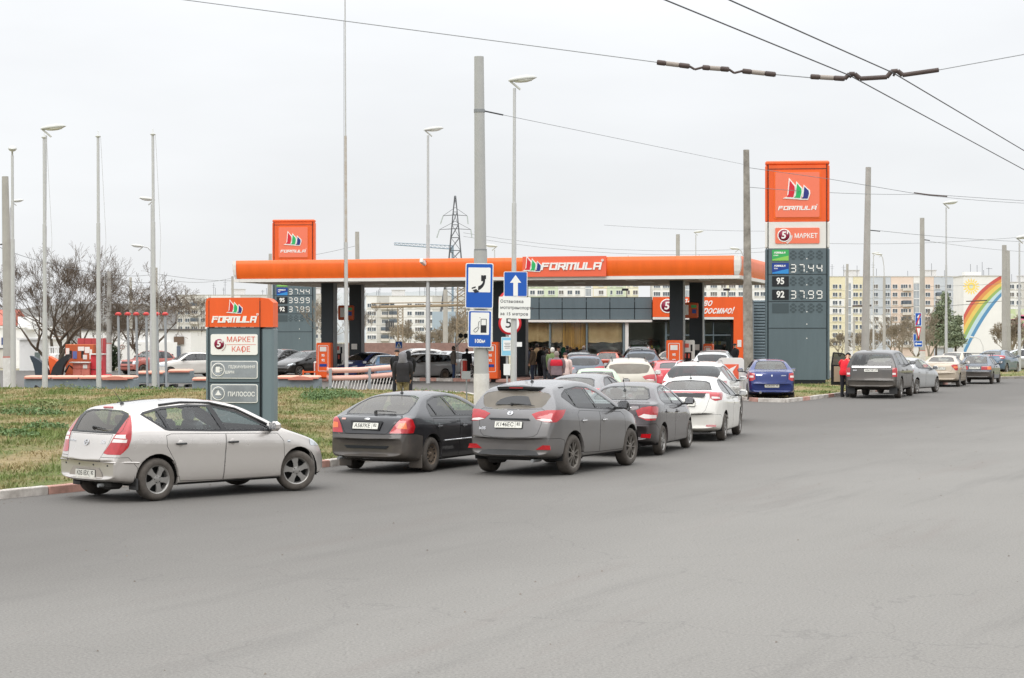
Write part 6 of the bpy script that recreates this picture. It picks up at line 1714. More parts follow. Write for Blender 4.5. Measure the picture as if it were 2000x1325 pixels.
for a, c, z0, z1, m in ((1024, 1072, 1.95, 3.1, M_BL), (1077, 1098, 1.9, 3.1, M_BL), (1099, 1143, 1.5, 3.1, M_CUR), (1149, 1214, 1.9, 3.1, M_BL)):
	b = MB(); n = 12
	for i in range(n):
		x = shx(a) + (shx(c) - shx(a)) * (i + .5) / n; b.box((x, .32 + .04 * (i % 2), (z0 + z1) / 2), ((shx(c) - shx(a)) / n + .01, .02, z1 - z0 + .06 * math.sin(i)), m)
	b.build('blind', shp)
M_IN = mat('shop_interior', rgb(84, 84, 72), .9, color2=rgb(36, 40, 36), vscale=.9)
for a, c, y, h, m in ((1030, 1060, 2.2, 1.3, M_WHG), (1085, 1130, 3.0, 1.1, M_IN), (1150, 1200, 2.4, 1.2, M_WHG), (1232, 1290, 2.8, 2.0, M_IN), (1310, 1345, 4, 2.0, M_IN), (1380, 1425, 5, 2.4, M_IN)):
	b = MB();
	for s_ in range(4): b.box(((shx(a) + shx(c)) / 2, y, .3 + s_ * (h - .3) / 3), (shx(c) - shx(a), .45, .05), m)
	b.box(((shx(a) + shx(c)) / 2, y + .2, h / 2 + .05), (shx(c) - shx(a), .05, h), m)
	rs = random.Random(a)
	for s_ in range(3):
		for q in range(9):
			b.box((shx(a) + (shx(c) - shx(a)) * (q + .5) / 9, y - .05, .33 + s_ * (h - .3) / 3 + .12), (.16, .2, rs.uniform(.14, .26)), mat('shop_goods_%d' % rs.randrange(4), [rgb(190, 70, 50), rgb(220, 200, 90), rgb(210, 214, 216), rgb(70, 110, 80)][rs.randrange(4)], .6))
	b.build('shelf_unit', shp)
# orange portal
pa, pb = shx(1274), shx(1453)
b = MB(); b.box(((pa + pb) / 2, -.26, 4.04), (pb - pa, .55, 1.20), M_OR2); b.build('portal_beam', shp)
b = MB(); b.box(((shx(1430) + pb) / 2, -.26, 1.72), (pb - shx(1430), .55, 3.44), M_OR2); b.build('portal_leg', shp)
b = MB(); b.box(((pa + shx(1430)) / 2, -.30, 3.36), (shx(1430) - pa, .5, .14), M_WHT); b.build('white_band', shp)
b = MB(); b.box((shx(1441), -.55, 1.85), (.24, .02, .42), M_WHT); b.build('notice', shp)
five(shp, at(shx(1302), -.545, 4.1), .36)
sc1 = dict(name='lettering', parent=shp, ext=.01, bold=.012, shear=.45)
text_mesh('Ласкаво', .56, M_TW, at(shx(1357), -.545, 4.28), sx=.82, **sc1); text_mesh('просимо!', .56, M_TW, at(shx(1395), -.545, 3.82), sx=.82, **sc1)
for k in range(24):
	z = .25 + k * .18
	b = MB(); b.box((SW + .02 + (shx(1500) - shx(1456)) / 2, 1.2, z), (shx(1500) - shx(1456), .14, .15), M_SLATE2, bev=.04); b.build('siding_slat', shp)
b = MB(); b.box((SW + .02 + (shx(1500) - shx(1456)) / 2, 1.4, 2.2), (shx(1500) - shx(1456), .2, 4.5), M_SLATE); b.build('side_wall', shp)
for px in (1224, 1421):
	b = MB(); x = shx(px); b.tube([(x, .3, 4.5), (x, .3, 5.05)], .03, M_BLK, 6); b.box((x - .1, .2, 5.1), (.4, .14, .14), M_BLK); b.build('roof_camera', shp)
# forecourt arrow box
d = 74; t = thing('exit_sign', 'white box sign with an orange panel and a white arrow beside the blue saloon', 'sign', (GX(1428, d), d, 0), math.radians(-8)); s_ = d / F
b = MB(); w_ = 50 * s_; M = Matrix(((1, 0, 0, 0), (0, 0, 1, -.2), (0, 1, 0, 0), (0, 0, 0, 1)))
pl = [(-w_ / 2, .0), (w_ / 2, 0)] + [(w_ / 2 - .12 + .12 * math.cos(a), 1.42 + .12 * math.sin(a)) for a in (0, .8, 1.57)] + [(-w_ / 2 + .12 + .12 * math.cos(a), 1.42 + .12 * math.sin(a)) for a in (1.57, 2.4, 3.14)]
b.prism(pl, .4, M, M_WHT); b.build('housing', t)
b = MB(); b.prism(rrect(.62, .56, .01), .01, at(-.02, -.202, 1.02), M_SAL); b.build('orange_panel', t)
b = MB(); b.prism([(-.2, .02), (.24, .24), (.08, .0), (.20, -.26)], .008, at(-.02, -.213, 1.02), M_TW); b.build('arrow', t)
# ---------------------------------------------------------------- poles, lamps, signs, wires
M_CONC = mat('concrete_pole', rgb(178, 175, 168), .9, color2=rgb(158, 154, 147), vscale=1.2, bump=.2, bscale=20)
M_POLEW = mat('white_pole_paint', rgb(222, 220, 214), .8, color2=rgb(196, 192, 184), vscale=4)
M_GALV = mat('galvanised_pole', rgb(196, 196, 194), .45, .3, var=.08, vscale=2)
M_LAMP = mat('lamp_housing', rgb(196, 196, 190), .4); M_LENS = mat('lamp_bowl', rgb(222, 222, 214), .25)
M_WIRE = mat('wire', rgb(70, 70, 72), .6); M_INS = mat('insulator', rgb(74, 60, 54), .6, var=.3, vscale=9); M_INSL = mat('insulator_light', rgb(150, 140, 130), .6)
def ground_z(px, d):
	x = GX(px, d)
	for pl, H in ((POLY_L, .38), (POLY_R, .22), (POLY_RR, .2)):
		if np_in(np.array([x]), np.array([d]), pl)[0]: return float(mound_h(np.array([x]), np.array([d]), pl, H)[0])
	return 0.0
def topz_(py, d): return CH - (py - HZ) * d / F
def pole(name, label, cat, px_top, px_bot, ytop, d, r0, r1, m, white_y=None, sleeve=None, group=None, n=14, bands=()):
	zb = ground_z(px_bot, d); zt = topz_(ytop, d) - zb; lean = GX(px_top, d) - GX(px_bot, d)
	t = thing(name, label, cat, (GX(px_bot, d), d, zb), 0, group)
	zw = (topz_(white_y, d) - zb) if white_y else None
	def X(z): return lean * z / zt
	def Rr(z): return r0 + (r1 - r0) * z / zt
	b = MB(); z0 = -.3
	if zw:
		b.tube([(X(0), 0, -.3), (X(zw), 0, zw)], [Rr(0) + .006, Rr(zw) + .006], M_POLEW, n); b.build('painted_base', t); b = MB()
		b.tube([(X(zw), 0, zw), (X(zw + .06), 0, zw + .06)], [Rr(zw) + .008] * 2, mat('red_band', rgb(190, 120, 110), .8), n); b.build('red_band', t); b = MB(); z0 = zw + .06
	b.tube([(X(z0), 0, z0), (lean, 0, zt)], [Rr(max(0, z0)), r1], m, n); o = b.build('pole_shaft', t)
	for z in bands:
		zz_ = topz_(z, d) - zb; b = MB(); b.tube([(X(zz_), 0, zz_ - .04), (X(zz_), 0, zz_ + .04)], [Rr(zz_) + .012] * 2, M_STEELG, n); b.build('clamp_band', t)
	return t, (lambda z: Vector((X(z), 0, z))), zt, zb
def lamp_head(t, p, dirx, s=1.0, tilt=.12):
	"""cobra head lamp: housing above, glass bowl beneath"""
	prof = [(-.42, .02), (-.34, .075), (-.1, .12), (.2, .13), (.45, .09), (.58, .01)]
	vs, fs = [], []
	for x, r in prof:
		for j in range(10):
			a = 2 * math.pi * j / 10; vs.append((x * s, math.cos(a) * r * 1.5 * s, math.sin(a) * r * (1.05 if math.sin(a) > 0 else .55) * s))
	for i in range(len(prof) - 1):
		for j in range(10): fs.append((i * 10 + j, i * 10 + (j + 1) % 10, i * 10 + 10 + (j + 1) % 10, i * 10 + 10 + j))
	fs += [tuple(range(9, -1, -1)), tuple(range(50, 60))]
	M = Matrix.Translation(p) @ Matrix.Rotation(dirx, 4, 'Z') @ Matrix.Rotation(-tilt, 4, 'Y')
	b = MB(); b.add([M @ Vector(v) for v in vs], fs, M_LAMP, True); b.tube([M @ Vector((-.35 * s, 0, -.02)), p + Vector((0, 0, -.35 * s))], .04 * s, M_LAMP, 6); o = b.build('lamp_head', t)
	b = MB(); b.add([M @ Vector((v[0] * .72 + .06 * s, v[1] * .86, v[2] * 1.25 - .03 * s)) for v in vs], fs, M_LENS, True); b.build('lamp_bowl', o)
def lamp_post(label, px, ytop, d, r0=.09, dirx=0.0, s=1.0, group='street lamps with cobra heads', steps=(.32, .62), px_b=None):
	zb = ground_z(px, d); zt = topz_(ytop, d) - zb; t = thing('street_lamp', label, 'street lamp', (GX(px_b or px, d), d, zb), 0, group)
	lean = GX(px, d) - GX(px_b or px, d); zs = [0, zt * steps[0], zt * steps[1], zt - .4 * s]
	for k in range(3):
		b = MB(); ra, rb = r0 * (1 - .24 * k), r0 * (1 - .24 * k) * .93
		b.tube([(lean * zs[k] / zt, 0, zs[k] - (.3 if k == 0 else .03)), (lean * zs[k + 1] / zt, 0, zs[k + 1])], [ra, rb], M_GALV, 12); b.build('pole_section', t)
	lamp_head(t, Vector((lean + math.cos(dirx) * .2 * s, math.sin(dirx) * .2 * s, zt - .1 * s)), dirx, s)
	return t
# the near pole with the signs
pt, PX_, zt, zb = pole('concrete_pole', 'thick grey pole carrying the telephone and fuel signs', 'pole', 935.5, 941, 111, 50, .185, .125, mat('grey_pole_paint', rgb(172, 172, 168), .7, var=.07, vscale=1.5), white_y=727, bands=(490, 217, 640))
b = MB(); z = topz_(490, 50) - zb; b.tube([PX_(-.2) + Vector((0, 0, 0)), PX_(z)], [.198, .17], mat('grey_pole_paint'), 16); b.build('lower_sleeve', pt)
b = MB(); b.tube([(PX_(0).x, 0, -.3), (PX_(1.15).x, 0, topz_(730, 50) - zb)], [.206, .203], M_POLEW, 18); b.build('painted_base', pt)
b = MB(); b.box((.19, -.06, topz_(677, 50) - zb), (.12, .16, .2), mat('grey_pole_paint')); b.build('hatch', pt)
SW_ = Matrix
def sign_plate(name, label, px, py, wpx, hpx, d, m_face, border=.03, rad=.05, yoff=0.0, rz=0.0, roll=0.0, cat='road sign', dd=0.0):
	s_ = d / F; w, h = wpx * s_, hpx * s_
	t = thing(name, label, cat, (GX(px, d), d - dd, topz_(py, d)), rz); t.rotation_euler = (0, roll, rz)
	b = MB(); b.prism(rrect(w, h, rad), .012, at(0, .006, 0), M_SIGNB); b.prism(rrect(w, h, rad), .004, at(0, -.0065, 0), M_SIGNW); b.build('plate', t)
	if m_face: b = MB(); b.prism(rrect(w - 2 * border, h - 2 * border, rad * .8), .003, at(0, -.011, 0), m_face); b.build('face', t)
	return t, w, h
SB = mat('sign_black', rgb(26, 28, 34), .5)
t, w, h = sign_plate('telephone_sign', 'blue road sign with a telephone receiver, upper sign on the thick pole', 936.5, 559, 54, 88, 50, M_BLUE, .022, .045, dd=.24, roll=.012)
b = MB(); b.prism(rrect(w * .80, h * .545, .02), .003, at(0, -.0145, h * .13), M_SIGNW); b.build('white_field', t)
b = MB(); n = 10; arcp = []
for k in range(n + 1):
	a = math.radians(28 - 103 * k / n); arcp.append((a, .0))
cx, cz, ro, ri = -.13, .20, .27, .165
outp = [(cx + ro * math.cos(a) * .92, cz + ro * math.sin(a)) for a, _ in arcp]; inp = [(cx + ri * math.cos(a) * 1.0 + .03, cz + ri * math.sin(a) * .95) for a, _ in arcp]
M = at(0, -.018, 0); pts = outp + inp; n1 = n + 1
b.add([M @ Vector((x + .03, y - .06, 0)) for x, y in pts] , [(k, k + 1, n1 + k + 1, n1 + k) for k in range(n)], SB)
b.prism([(.045, .15), (.105, .15), (.105, .30), (.045, .30)], .003, M @ Matrix.Translation((0, -.03, 0)), SB)
b.prism([(.125, .2), (.17, .2), (.17, .30), (.12, .305)], .003, M @ Matrix.Translation((0, -.03, 0)), SB)
b.prism([(-.19, -.09), (-.09, -.055), (-.095, -.02), (-.195, -.055)], .003, M @ Matrix.Translation((0, .005, 0)), SB)
b.prism([(-.17, -.12), (-.08, -.085), (.0, -.16), (-.11, -.19)], .003, M @ Matrix.Translation((0, .005, 0)), SB)
b.build('receiver_symbol', t)
t, w, h = sign_plate('fuel_sign', 'blue road sign with a fuel pump and distance, lower sign on the thick pole', 937.5, 643, 46, 72, 50, M_BLUE, .02, .04, dd=.24, roll=.015)
b = MB(); b.prism(rrect(w * .78, h * .60, .02), .003, at(0, -.0145, h * .145), M_SIGNW); b.build('white_field', t)
M = at(0, -.018, 0); b = MB()
for pl in ([(.02, -.095), (.17, -.095), (.17, .10), (.02, .10)], [(.02, .10), (.035, .10), (.035, .26), (.02, .26)], [(.155, .10), (.17, .10), (.17, .26), (.155, .26)], [(.02, .245), (.17, .245), (.17, .26), (.02, .26)]): b.prism(pl, .003, M, SB)
b.tube([M @ Vector(q) for q in ((0.0, .20, .004), (-.03, .18, .004), (-.04, .06, .004), (-.13, -.0, .004), (-.16, -.05, .004), (-.12, -.085, .004), (-.07, -.06, .004), (-.04, .0, .004), (-.02, .05, .004))], .006, SB, 5); b.box(tuple(M @ Vector((.0, .29, .002))), (.015, .003, .02), SB)
b.build('pump_symbol', t)
text_mesh('100м', .135, M_TW, at(0, -.0165, -h * .33), 'lettering', t, .002, .004, 0, .92)
for z_ in (600, 540, 690):
	pass
# lamp post with one way sign
d = 64
lamp_post('tall street lamp carrying the white arrow sign', 1005, 150, d, r0=.105, s=.95, group='street lamps with cobra heads', px_b=1003)
t, w, h = sign_plate('one_way_sign', 'blue square sign with a white arrow pointing up', 1007, 555.5, 46, 49, d, M_BLUE, .02, .04, dd=.14)
b = MB(); b.prism([(-.075, -.385), (.075, -.385), (.075, .045), (.185, .045), (0, .30), (-.185, .045), (-.075, .045)], .003, at(0, -.015, 0), M_SIGNW); b.build('arrow', t)
t, w, h = sign_plate('motor_transport_stop_sign', 'white plate with three lines of lettering below the arrow sign', 1005, 601.5, 62, 42, d, None, .02, .02, dd=.17, roll=.02)
for k, s_ in enumerate(('Остановка', 'мототранспорта', 'за 15 метров')):
	text_mesh(s_, .135, mat('dark_grey_lettering', rgb(70, 70, 74), .6), at(-w / 2 + .05, -.012, .2 - k * .205), 'lettering', t, .001, .003, 0, 1.0, 'LEFT', 1.12 if k != 1 else 1.02)
# round five sign behind it
d = 84; zb = 0; rz_ = .0
pg = thing('signpost', 'grey post holding the round speed signs and the pale blue notice', 'signpost', (GX(995, d), d, 0)); b = MB()
for s_ in (-.1, .16): b.tube([(s_, .03, -.1), (s_, .03, topz_(565, d))], .035, M_GALV, 8)
b.build('post', pg)
for lb, py, tx in (('upper round red rimmed sign half hidden by the white plate', 590, ''), ('round red rimmed speed limit sign reading 5', 632, '5')):
	t = thing('speed_limit_sign', lb, 'road sign', (GX(996, d), d - .05, topz_(py, d))); r = 22.5 * d / F
	b = MB(); b.lathe([(r, 0), (r, .012), (r * .80, .012)], mat('sign_red', rgb(204, 40, 48), .4), 32, at(0, 0, 0)); b.lathe([(r, -.004), (.001, -.004)], M_SIGNB, 24, at(0, 0, 0)); b.build('red_rim', t)
	b = MB(); b.lathe([(r * .80, .013), (.001, .013)], M_SIGNW, 32, at(0, 0, 0)); b.build('white_disc', t)
	if tx: text_mesh(tx, .62, SB, at(-.06, -.016, 0), 'numeral', t, .001, .003)
t, w, h = sign_plate('pale_blue_notice', 'pale blue notice on the signpost below the speed limit sign', 991, 677, 24, 37, d, mat('pale_blue', rgb(140, 200, 224), .5), .02, .03, cat='notice', dd=.08)
b = MB(); b.prism(rrect(w * .7, h * .55, .01), .003, at(0, -.0145, h * .05), M_SIGNW); b.build('white_field', t)
b = MB()
for k in range(4): b.box((0, -.02, .14 - k * .07), (.26 - .06 * (k % 2), .003, .02), mat('dark_grey_lettering'))
b.build('text_lines', t)
t, w, h = sign_plate('meter_box', 'small white cabinet low on the signpost', 990, 722, 13, 22, d, None, .02, .02, cat='cabinet', dd=.06)
t, w, h = sign_plate('small_notice', 'small white notice at the right of the signpost', 1014, 673, 11, 9, d, None, .02, .01, cat='notice', dd=.02)
t = thing('marker_sign', 'back of a small grey sign on a thin stake in the grass', 'sign', (GX(912, 62), 62, ground_z(912, 62))); b = MB(); b.tube([(0, 0, -.1), (-.02, 0, topz_(733, 62) - ground_z(912, 62))], .028, M_STEELG, 6); b.build('stake', t)
b = MB(); b.box((-.02, -.03, topz_(733, 62) - ground_z(912, 62)), (.27, .02, .25), M_SIGNB); b.build('plate', t)
# other lamp posts and poles
lamp_post('street lamp standing before the middle of the canopy', 836, 249, 96, r0=.12, dirx=.1, s=1.0)
lamp_post('street lamp right of the road behind the saloons', 1848, 393, 130, r0=.10, dirx=.2, s=1.1)
lamp_post('street lamp at the right edge above the billboard', 1991, 460, 121, r0=.11, dirx=.1, s=1.1)
lamp_post('street lamp at the left edge before the concrete pole', 24, 286, 80, r0=.12, dirx=1.8, s=.95, px_b=26)
lamp_post('street lamp whose head tops the first flagpole', 90, 245, 79.5, r0=.09, dirx=.05, s=1.05, px_b=86)
lamp_post('street lamp behind the third flagpole', 296, 386, 100, r0=.10, dirx=3.14, s=.85)
lamp_post('far street lamp rising behind the canopy centre', 966, 478, 190, r0=.10, dirx=3.0, s=1.3)
lamp_post('far street lamp rising behind the right part of the canopy', 1359, 451, 170, r0=.09, s=.9)
lamp_post('slim street lamp between the tall price sign and the leaning pole', 1706, 493, 200, r0=.10, s=.8)
def arm_lamp(label, px, ytop, d, px_head, yhead, r=.10, concrete=False):
	t = thing('street_lamp', label, 'street lamp', (GX(px, d), d, 0)); b = MB(); zt_ = topz_(ytop, d); b.tube([(0, 0, -.2), (0, 0, zt_)], [r, r * .8], M_CONC if concrete else M_GALV, 8); b.build('pole_shaft', t)
	hx, hz = GX(px_head, d) - GX(px, d), topz_(yhead, d); b = MB()
	b.tube([(0, 0, zt_ - .3), (hx * .05, 0, zt_ + (hz - zt_) * .45), (hx * .3, 0, zt_ + (hz - zt_) * .85), (hx * .75, 0, hz)], .045, M_GALV, 6); b.build('arm', t); lamp_head(t, Vector((hx, 0, hz)), 0 if hx > 0 else math.pi, .8)
arm_lamp('curved arm street lamp in front of the peach bays', 1727, 540, 190, 1717, 497, r=.16, concrete=True)
arm_lamp('curved arm street lamp left of the third flagpole', 297, 500, 118, 270, 481, r=.07)
arm_lamp('curved arm street lamp beside the left edge pole', 20, 420, 120, 32, 393, r=.05)
arm_lamp('low curved street lamp before the rainbow wall', 1921, 690, 260, 1899, 659, r=.08)
arm_lamp('street lamp peeping over the right end of the canopy', 1452, 510, 150, 1436, 486, r=.06)
for lb, pt_, pb_, y, d, r0, r1, wy in (('leaning concrete pole at the left edge', 10, 18, 345, 84, .25, .14, 699), ('concrete pole behind the canopy left of the lattice mast', 697.5, 700, 453, 160, .20, .17, None), ('stained concrete pole left of the tall price sign', 1457.5, 1462, 293, 86, .215, .13, 697),
		('leaning concrete pole right of the tall price sign', 1696, 1689, 327, 108, .24, .15, None), ('concrete pole carrying the no through and arrow signs', 1801, 1802, 426, 140, .20, .16, 686), ('thick pole of a pair at the right edge', 1961.5, 1962, 479, 127, .19, .145, 691), ('slimmer pole behind the pair at the right edge', 1969, 1970, 490, 131, .17, .11, 691),
		('concrete pole between the price sign and the leaning pole', 1655, 1653, 516, 260, .24, .16, None), ('concrete pole behind the right part of the canopy', 1324, 1324, 458, 170, .19, .17, None), ('concrete pole with a white base behind the second flagpole', 213, 213, 531, 122, .17, .13, 672),
		('thin concrete pole right of the second flagpole', 255, 256, 542, 180, .18, .12, None), ('thin concrete pole behind the third flagpole', 305, 305, 523, 170, .17, .12, None), ('pole behind the services sign left of the canopy corner', 454, 455, 540, 210, .15, .13, None), ('leaning concrete pole behind the farther price sign', 528, 524, 496, 150, .26, .12, None),
		('short concrete pole before the yellow bays', 1668, 1668, 620, 300, .2, .15, None), ('pale concrete pole under the canopy before the grey corrugated block', 870, 870, 566, 200, .28, .22, None)):
	t, X_, zt_, zb_ = pole('concrete_pole', lb, 'pole', pt_, pb_, y, d, r0, r1, mat('stained_pole', rgb(168, 162, 152), .9, color2=rgb(112, 106, 98), vscale=2.5) if 'stained' in lb else M_CONC, white_y=wy)
	if 'stained' in lb:
		b = MB(); z = topz_(400, d) - zb_; b.tube([X_(-.2), X_(topz_(555, d) - zb_)], [.225, .205], mat('stained_pole'), 14); b.build('lower_sleeve', t)
# the tall thin mast and the flagpoles
t = thing('tall_mast', 'very tall thin mast before the canopy, running out of the top', 'mast', (GX(677, 84), 84, ground_z(677, 84) - .2)); zt_ = topz_(-14, 84)
for k, (za, zb_, r) in enumerate(((-.2, 6.6, .085), (6.6, 11.2, .062), (11.2, zt_, .035))):
	b = MB(); b.tube([(-.07 * za / zt_, 0, za), (-.07 * zb_ / zt_, 0, zb_)], [r, r * .9], M_GALV if k != 1 else mat('rusty_galvanised', rgb(178, 164, 148), .7, color2=rgb(196, 194, 190), vscale=4), 10); b.build('mast_section', t)
b = MB(); b.tube([(-.1, -.12, 3), (-.12, -.06, zt_ - 1)], .006, M_WIRE, 4); b.build('halyard', t)
for lb, px, y, pb_ in (('first flagpole from the left, in front of a street lamp', 86, 270, 88.5), ('second flagpole, standing alone', 191.5, 268, 193), ('third flagpole, in front of a side facing lamp', 298.5, 264, 301.5)):
	d = 78.5; zb_ = ground_z(pb_, d); t = thing('flagpole', lb, 'flagpole', (GX(pb_, d), d, zb_), 0, 'flagpoles on the verge'); zt_ = topz_(y, d) - zb_; ln = GX(px, d) - GX(pb_, d); zs = [-.2, zt_ * .31, zt_ * .66, zt_]
	for k, r in enumerate((.105, .082, .06)):
		b = MB(); b.tube([(ln * zs[k] / zt_, 0, zs[k]), (ln * zs[k + 1] / zt_, 0, zs[k + 1])], [r, r * .94], M_GALV, 10); b.build('pole_section', t)
	b = MB(); b.lathe([(.03, -.02), (.10, .0), (.11, .04), (.02, .08), (.012, .24), (.001, .26)], M_LAMP, 10, Matrix.Translation((ln, 0, zt_))); b.build('finial', t)
	b = MB(); b.tube([(ln * .9 + .1, 0, zt_), (ln + .32, 0, zt_ * .6), (.12, 0, 1.2)], .007, mat('pale_cord', rgb(190, 190, 188), .8), 4); b.build('halyard', t)
# small signs at the right pole
t, w, h = sign_plate('end_of_road_sign', 'blue sign with a white arrow and red bar on the right hand pole', 1793.5, 624, 13, 26, 138, M_BLUE, .03, .03)
b = MB(); b.prism([(-.06, -.35), (.04, -.35), (.04, .12), (.14, .12), (0.0, .34), (-.14, .12), (-.06, .12)], .003, at(0.03, -.015, 0), M_SIGNW); b.prism([(-.2, -.4), (-.12, -.42), (.2, .38), (.12, .40)], .003, at(0, -.019, 0), mat('sign_red')); b.build('symbol', t)
t = thing('yield_sign', 'white triangle sign with a red rim under the blue arrow sign', 'road sign', (GX(1794, 138), 138 - .02, topz_(650, 138)))
b = MB(); b.prism([(-.2, .38), (.2, .38), (0, -.5)], .01, at(0, 0, 0), mat('sign_red')); b.build('plate', t); b = MB(); b.prism([(-.13, .31), (.13, .31), (0, -.28)], .004, at(0, -.012, 0), M_SIGNW); b.build('face', t)
t, w, h = sign_plate('parking_sign', 'blue panel half hidden behind the long arrow sign', 1786.5, 662, 6, 19, 138, M_BLUE, .02, .02); b = MB();
t, w, h = sign_plate('direction_sign', 'long blue arrow sign pointing left, lowest on the pole', 1793, 672, 17, 12, 138, M_BLUE, .025, .02, dd=.06)
b = MB(); b.prism([(-.24, 0), (-.12, .12), (-.12, .04), (.24, .04), (.24, -.04), (-.12, -.04), (-.12, -.12)], .003, at(0, -.015, 0), M_SIGNW); b.build('arrow', t)
t, w, h = sign_plate('crossing_sign', 'blue crossing sign behind the hooded man', 779, 674, 14, 14, 104, M_BLUE, .02, .02)
b = MB(); b.prism([(-.14, -.14), (.14, -.14), (0, .14)], .003, at(0, -.015, 0), M_SIGNW); b.build('white_triangle', t); b = MB(); b.prism([(-.02, -.1), (.05, -.1), (.02, .06), (-.03, .03)], .003, at(0, -.019, 0), SB); b.build('walker_symbol', t)
b = MB(); b.tube([(0, .04, -topz_(674, 104)), (0, .04, .2)], .03, M_GALV, 6); b.build('post', t)
# ---- overhead wires
def wire(name, label, pts, r=.012, m=None, sag=0.0, cat='wire', group=None):
	b = MB(); P_ = []
	for (a, c) in zip(pts[:-1], pts[1:]):
		for k in range(9):
			q = k / 8; v = Vector(a).lerp(Vector(c), q); v.z -= sag * 4 * q * (1 - q); P_.append(v)
	o = b.tube(P_, r, m or M_WIRE, 5, smooth=False); o = b.build(name); return tag(o, label, cat, group)
dW = 26.5
wire('overhead_wire', 'thin span wire from the top left to the long insulators', [P(300, -8, dW), P(1283, 122, dW)], .0065, M_STEELG)
wire('overhead_wire', 'thin span wire leaving the insulators to the right edge', [P(1833, 137, dW), P(2080, 92, dW)], .0065, M_STEELG)
wire('overhead_wire', 'short wire link between the two rows of insulators', [P(1515, 146, dW), P(1583, 152, dW)], .008, M_STEELG)
wire('trolley_wire', 'lower of the two dark wires crossing the top right', [P(1240, -24, 20.0), P(1660, 148, 26.42), P(2080, 375, 46)], .009, sag=0)
wire('trolley_wire', 'upper of the two dark wires crossing the top right', [P(1370, -24, 20.0), P(1745, 143, 26.42), P(2080, 342, 42)], .009, sag=0)
def insulator(label, a, c, rods):
	t = thing('section_insulator', label, 'insulator', P(*a, dW)); o = Vector(t.location)
	for x0, y0, x1, y1, kind in rods:
		p, q = P(x0, y0, dW) - o, P(x1, y1, dW) - o
		b = MB(); d_ = (q - p)
		if kind == 'rod':
			b.tube([p, q], .030, M_INS, 8); b.tube([p + d_ * .02, p + d_ * .25], .036, M_INS, 8); b.tube([p + d_ * .7, p + d_ * .97], .036, M_INS, 8); b.tube([p + d_ * .28, p + d_ * .66], .033, M_INSL, 8)
		elif kind == 'bar': b.tube([p, q], .034, M_INS, 6)
		else: b.tube([p, p.lerp(q, .3) , q], .017, M_INS, 6)
		b.build({'rod': 'insulator_rod', 'bar': 'runner_bar', 'link': 'hanger_link'}[kind], t)
insulator('left row of three rod insulators high over the road', (1283, 122), (1515, 146), [(1283, 122, 1347, 130, 'rod'), (1347, 130, 1357, 136, 'link'), (1357, 136, 1372, 132, 'link'), (1372, 132, 1424, 136, 'rod'), (1424, 136, 1434, 143, 'link'), (1434, 143, 1450, 139, 'link'), (1450, 139, 1515, 146, 'rod')])
insulator('right row of dark bars stepping over the crossing wires', (1583, 152), (1833, 137), [(1583, 150, 1650, 154, 'rod'), (1650, 154, 1659, 145, 'bar'), (1659, 145, 1669, 145, 'bar'), (1669, 145, 1680, 154, 'bar'), (1680, 154, 1732, 151, 'bar'), (1732, 151, 1741, 140, 'bar'), (1741, 140, 1753, 139, 'bar'), (1753, 139, 1763, 147, 'bar'), (1763, 147, 1833, 137, 'bar'), (1660, 152, 1664, 146, 'link'), (1745, 149, 1748, 141, 'link')])
wire('pole_bracket_wire', 'black stay with a clamp reaching right from the thick pole', [P(945, 217, 50), P(983, 225, 50)], .02, M_BLK)
M_THIN = mat('thin_wire', rgb(120, 122, 124), .7)
for i, (lb, pts, r, sag) in enumerate([('long wire from the thick pole to the stained pole', [P(983, 225, 50), P(1455, 322, 86)], .007, 0), ('wire from the stained pole past the tall price sign to the right edge', [P(1463, 328, 86), P(1620, 350, 90), P(1785, 378, 95), P(2080, 398, 110)], .012, .0),
		('level wire behind the tall price sign top', [P(1463, 366, 86), P(1790, 380, 108), P(2080, 400, 120)], .012, .1), ('wire from the leaning pole towards the right', [P(1718, 451, 108), P(2080, 474, 130)], .012, .15), ('faint wire left of the tall price sign', [P(1180, 440, 150), P(1500, 452, 150)], .012, .1), ('faint wire over the canopy from the lattice mast', [P(905, 455, 420), P(1500, 484, 420)], .035, 2), ('second faint wire over the canopy from the lattice mast', [P(905, 462, 420), P(1500, 492, 420)], .035, 2),
		('wire from the left edge to the bare trees', [P(-20, 475, 84), P(90, 512, 118), P(213, 536, 122)], .014, .1), ('wire between the poles behind the flagpoles', [P(213, 536, 122), P(305, 535, 170), P(454, 549, 200)], .018, .15), ('lower wire behind the flagpoles', [P(213, 540, 122), P(330, 548, 160), P(454, 543, 200)], .018, .3), ('wire in the far right sky', [P(1620, 476, 200), P(2080, 455, 200)], .018, .4), ('lower wire in the far right sky', [P(1805, 470, 140), P(2080, 495, 160)], .012, .2),
		('wire from the canopy pole to the mast', [P(697, 480, 160), P(500, 512, 160)], .014, .2), ('dark wire across the white and yellow bays', [P(1620, 600, 260), P(1795, 598, 260), P(1960, 588, 260)], .03, .2), ('wire crossing the rainbow wall', [P(1800, 560, 250), P(2080, 545, 250)], .02, .2)]):
	wire('overhead_wire', lb, pts, r, M_THIN if 'dark' not in lb else M_WIRE, sag)
wire('section_insulator', 'dark insulator cluster on the wire right of the tall price sign', [P(1785, 377, 95), P(1815, 381, 95), P(1850, 384, 95)], .035, M_INS, cat='insulator')
wire('section_insulator', 'dark insulator bar on the wire before the yellow bays', [P(1665, 598, 260), P(1702, 597, 260)], .13, M_INS, cat='insulator')
wire('section_insulator', 'dark insulator bar in front of the rainbow', [P(1887, 589, 200), P(1928, 587, 200)], .06, M_INS, cat='insulator')
wire('pole_stay', 'dark stay on the leaning pole right of the tall price sign', [P(1688, 449, 108), P(1719, 452, 108)], .03, M_BLK, cat='stay')
